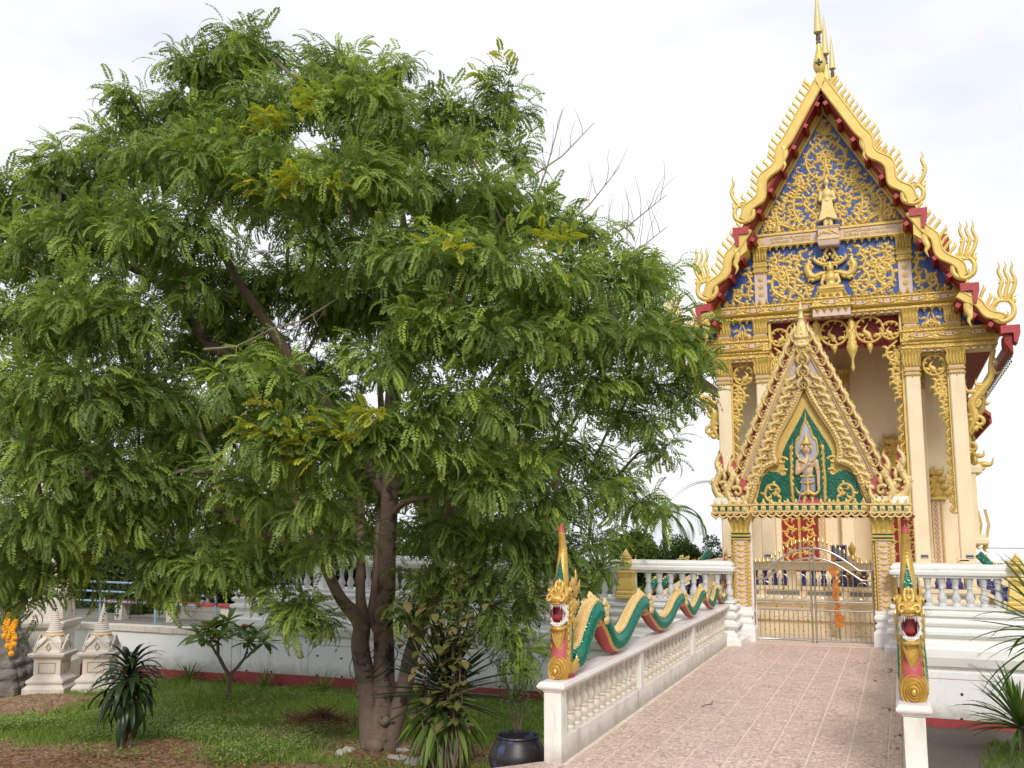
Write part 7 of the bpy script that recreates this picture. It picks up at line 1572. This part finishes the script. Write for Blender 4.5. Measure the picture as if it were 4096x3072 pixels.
# thin leafy shrub behind the left naga
w = thing('willowy_shrub','thin willowy shrub behind the left naga against the white wall','shrub',(-5.9,15.2,-1.0)); mb = MB(); V = []
for k in range(8):
    p = np.array((0,0,0.)); pp = [tuple(p)]; dr = np.array((nr.uniform(-.35,.15),nr.uniform(-.3,.3),1.)); n = int(nr.randint(6,10))
    for i in range(n):
        p = p+dr/np.linalg.norm(dr)*.24; dr = dr+np.array((nr.uniform(-.22,.18),nr.uniform(-.15,.15),-.05)); pp.append(tuple(p))
        if i > 1:
            for e in range(9): az = nr.uniform(0,6.28); f = np.array((cos(az),sin(az),nr.uniform(-.7,.2))); m3 = rotm(f); q = p+nr.uniform(-.12,.12,3); V.append(np.stack([DIA[:,0]*.12,DIA[:,1]*.03,0*DIA[:,0]],1)@m3.T+q)
    mb.tube(pp,np.linspace(.012,.003,n+1),4)
obj('stem', mb, M['twig'], w); o = obj('foliage', lmesh('foliage',np.array(V),nr.uniform(.3,.8,len(V)),LM2), None, w); o['kind'] = 'stuff'
# heap of dead brown twigs
mb = MB(); 
for k in range(420):
    a = nr.uniform(0,6.28); q = abs(nr.normal())*.5; x,yv = q*cos(a)*1.1,q*sin(a)*.6; L = nr.uniform(.15,.45); z = max(0,.28-q*.22); az = nr.uniform(0,6.28); el = nr.uniform(-.1,.9); d_ = np.array((cos(az)*cos(el),sin(az)*cos(el),sin(el)))*L; mb.tube([(x,yv,z),(x+d_[0]*.5,yv+d_[1]*.5,z+d_[2]*.6),(x+d_[0],yv+d_[1],z+d_[2]*.9)],[.006,.005,.003],3,cap=False)
tag(obj('brush_heap', mb, mat('dead_brown_twig',(.17,.07,.04),.9,vs=20,var=1), None, loc=(-10.0,15.9,float(zg(-10.0,15.9)))),'heap of dead brown twigs on the grass left of the big trunk','brush',None,'stuff')

# ------------------------------------------------------------------ grass, weeds and fallen leaves
r = np.random.RandomState(8)
def scatter(n, x0,x1,y0,y1, dens):
    x = r.uniform(x0,x1,n); y_ = r.uniform(y0,y1,n); k = r.rand(n) < dens(x,y_); x,y_ = x[k],y_[k]; keep = ~((x > -5.7) & (x < .3) & (y_ < 10.6)) & ~((x > -3.8) & (x < .2)); x,y_ = x[keep],y_[keep]; return np.stack([x,y_,zg(x,y_)],1)
def blades(P, L, w, lean, t0, t1, mt, name):
    n = len(P); az = r.uniform(0,2*pi,n); L = L*r.uniform(.5,1.3,n); a2 = r.uniform(0,2*pi,n); s = np.stack([np.cos(az),np.sin(az),0*az],1)*w; ln = np.stack([np.cos(a2),np.sin(a2),0*az],1)*(L*lean*r.uniform(.3,1.3,n))[:,None]
    up = np.stack([0*L,0*L,L],1); V = np.stack([P-s,P+s,P+s*.7+ln*.35+up*.6,P+ln+up,P-s*.7+ln*.35+up*.6],1); tint = np.clip(r.uniform(t0,t1,n)+.35*(fbm(P[:,0]*.8,P[:,1]*.8)-.5),0,1)
    return npmesh(name, V.reshape(-1,3), np.arange(n*5).reshape(n,5), mt, np.repeat(tint,5))
GRM = leafmat('grass_blade', [(0,(.10,.18,.03)),(.5,(.18,.29,.05)),(.8,(.27,.36,.09)),(1,(.36,.36,.14))], .35, .6, 0)
dn = lambda x,y_: grassy(x,y_)*(.35+.65*fbm(x*1.3,y_*1.3+4))
P = scatter(150000,-19.5,-3.9,11.8,21.4,dn); go2 = obj('grass', blades(P,.085,.006,.5,.2,.8,GRM,'grass'), None); tag(go2,'short green grass over the lawn under and behind the big tree','grass',None,'stuff')
P = scatter(30000,-19,-3.9,12.2,21.2,lambda x,y_: np.clip(grassy(x,y_),.1,1)*np.clip((fbm(x*2.3+1,y_*2.3+6)-.58)*9,0,1)); o = obj('grass', blades(P,.19,.008,.7,.15,.95,GRM,'grass'), None); tag(o,'taller uneven grass tufts standing out of the lawn','grass',None,'stuff')
P = scatter(14000,.6,3.5,13.5,20.4,lambda x,y_: grassy(x,y_)); o = obj('grass', blades(P,.12,.006,.6,.2,.7,GRM,'grass'), None); tag(o,'patch of taller grass at the bottom right corner','grass',None,'stuff')
def weedmesh(P, size, t0, t1, name, mt, k=6):
    n = len(P); V = []; C = []
    for j in range(k):
        az = r.uniform(0,2*pi,n); el = r.uniform(-.2,.7,n); d_ = np.stack([np.cos(az)*np.cos(el),np.sin(az)*np.cos(el),np.sin(el)],1); s = np.stack([-np.sin(az),np.cos(az),r.uniform(-.3,.3,n)],1); L = size*r.uniform(.5,1.2,(n,1,1)); st = P+np.stack([r.uniform(-.05,.05,n),r.uniform(-.05,.05,n),r.uniform(.02,.16,n)],1)
        V.append(st[:,None]+DIA[None,:,:1]*d_[:,None]*L+DIA[None,:,1:]*s[:,None]*L*.6); C.append(r.uniform(t0,t1,n))
    return lmesh(name, np.concatenate(V), np.concatenate(C), mt)
wd = lambda x,y_: np.clip((fbm(x*.9+7,y_*.9)-.47)*5,0,1)*np.clip((16.8-y_)/1.5,0,1)*np.clip((y_-12.2)/.8,0,1)*np.clip((-8.8-x)/1.,0.06,1)
P = scatter(16000,-16,-4,11.8,17.5,wd); o = obj('weeds', weedmesh(P,.058,.3,1.,'weeds',GRM), None); tag(o,'low broad-leaved weeds among the bare soil in front of the lawn','weeds',None,'stuff')
wl = lambda x,y_: np.clip((fbm(x*.6+2,y_*.6+8)-.5)*3,0,1)
P = scatter(5000,-19,-4,17,21.4,wl); o = obj('weeds', weedmesh(P,.06,.3,.9,'weeds',GRM,5), None); tag(o,'scattered weeds on the far lawn along the white wall','weeds',None,'stuff')
LIT = leafmat('fallen_leaf', [(0,(.09,.035,.015)),(.45,(.20,.085,.035)),(.75,(.30,.16,.06)),(.93,(.42,.30,.08)),(1,(.5,.42,.2))], .1, .8)
lt = lambda x,y_: np.clip(1-grassy(x,y_)*.86,0,1)*(.35+.65*np.clip((fbm(x*1.1,y_*1.1+3)-.3)*3,0,1))*np.where(x < -17,.25,1)
P = scatter(60000,-19,-3.9,10.5,19,lt); n = len(P)
az = r.uniform(0,2*pi,n); s1 = np.stack([np.cos(az),np.sin(az),r.uniform(-.35,.35,n)],1)[:,None]; s2 = np.stack([-np.sin(az),np.cos(az),r.uniform(-.35,.35,n)],1)[:,None]; L = r.uniform(.015,.045,(n,1,1))
V = (P+np.array((0,0,.012)))[:,None]+(DIA[None,:,:1]-.5)*s1*L*1.6+DIA[None,:,1:]*s2*L
o = obj('leaf_litter', lmesh('leaf_litter',V,np.clip(r.beta(2,2.5,n),0,1),LIT), None); tag(o,'brown fallen leaves covering the bare soil at the front','leaves',None,'stuff')
P = scatter(500,-3.4,-.3,9.5,21.8,lambda x,y_: 0*x); 
fx = np.array([(-.30,18.9),(-.33,19.1),(-.28,18.7),(-.45,18.95),(-.30,15.0),(-.34,15.15),(-.27,15.25),(-.6,20.2),(-.8,19.6),(-.5,17.5),(-.22,11.9),(-.24,12.6),(-.2,13.3),(-2.9,12.6),(-1.9,14.6),(-2.5,15.3),(-2.1,11.9),(-.26,10.6)]); fx = np.repeat(fx[:13],3,0)+r.normal(size=(39,2))*.05; P = np.stack([np.clip(fx[:,0],-3.4,-.14),fx[:,1],np.full(39,.008)],1); n = 39
az = r.uniform(0,2*pi,n); s1 = np.stack([np.cos(az),np.sin(az),r.uniform(-.2,.5,n)],1)[:,None]; s2 = np.stack([-np.sin(az),np.cos(az),r.uniform(-.2,.4,n)],1)[:,None]; L = r.uniform(.02,.05,(n,1,1))
V = P[:,None]+(DIA[None,:,:1]-.5)*s1*L*1.6+DIA[None,:,1:]*s2*L; V[:,:,2] = np.maximum(V[:,:,2],.002)
o = obj('fallen_leaves', lmesh('fallen_leaves',V,r.uniform(.2,.6,n),LIT), None); tag(o,'few dry brown leaves on the tiles beside the right balustrade','leaves',None,'stuff')
m = MB(); m.tube([(-2.75,14.2,.012),(-2.72,14.35,.02),(-2.66,14.45,.012),(-2.66,14.62,.03)],.007,4); tag(obj('twig', m, M['bark'], None),'short bent brown twig lying on the tiles','twig')
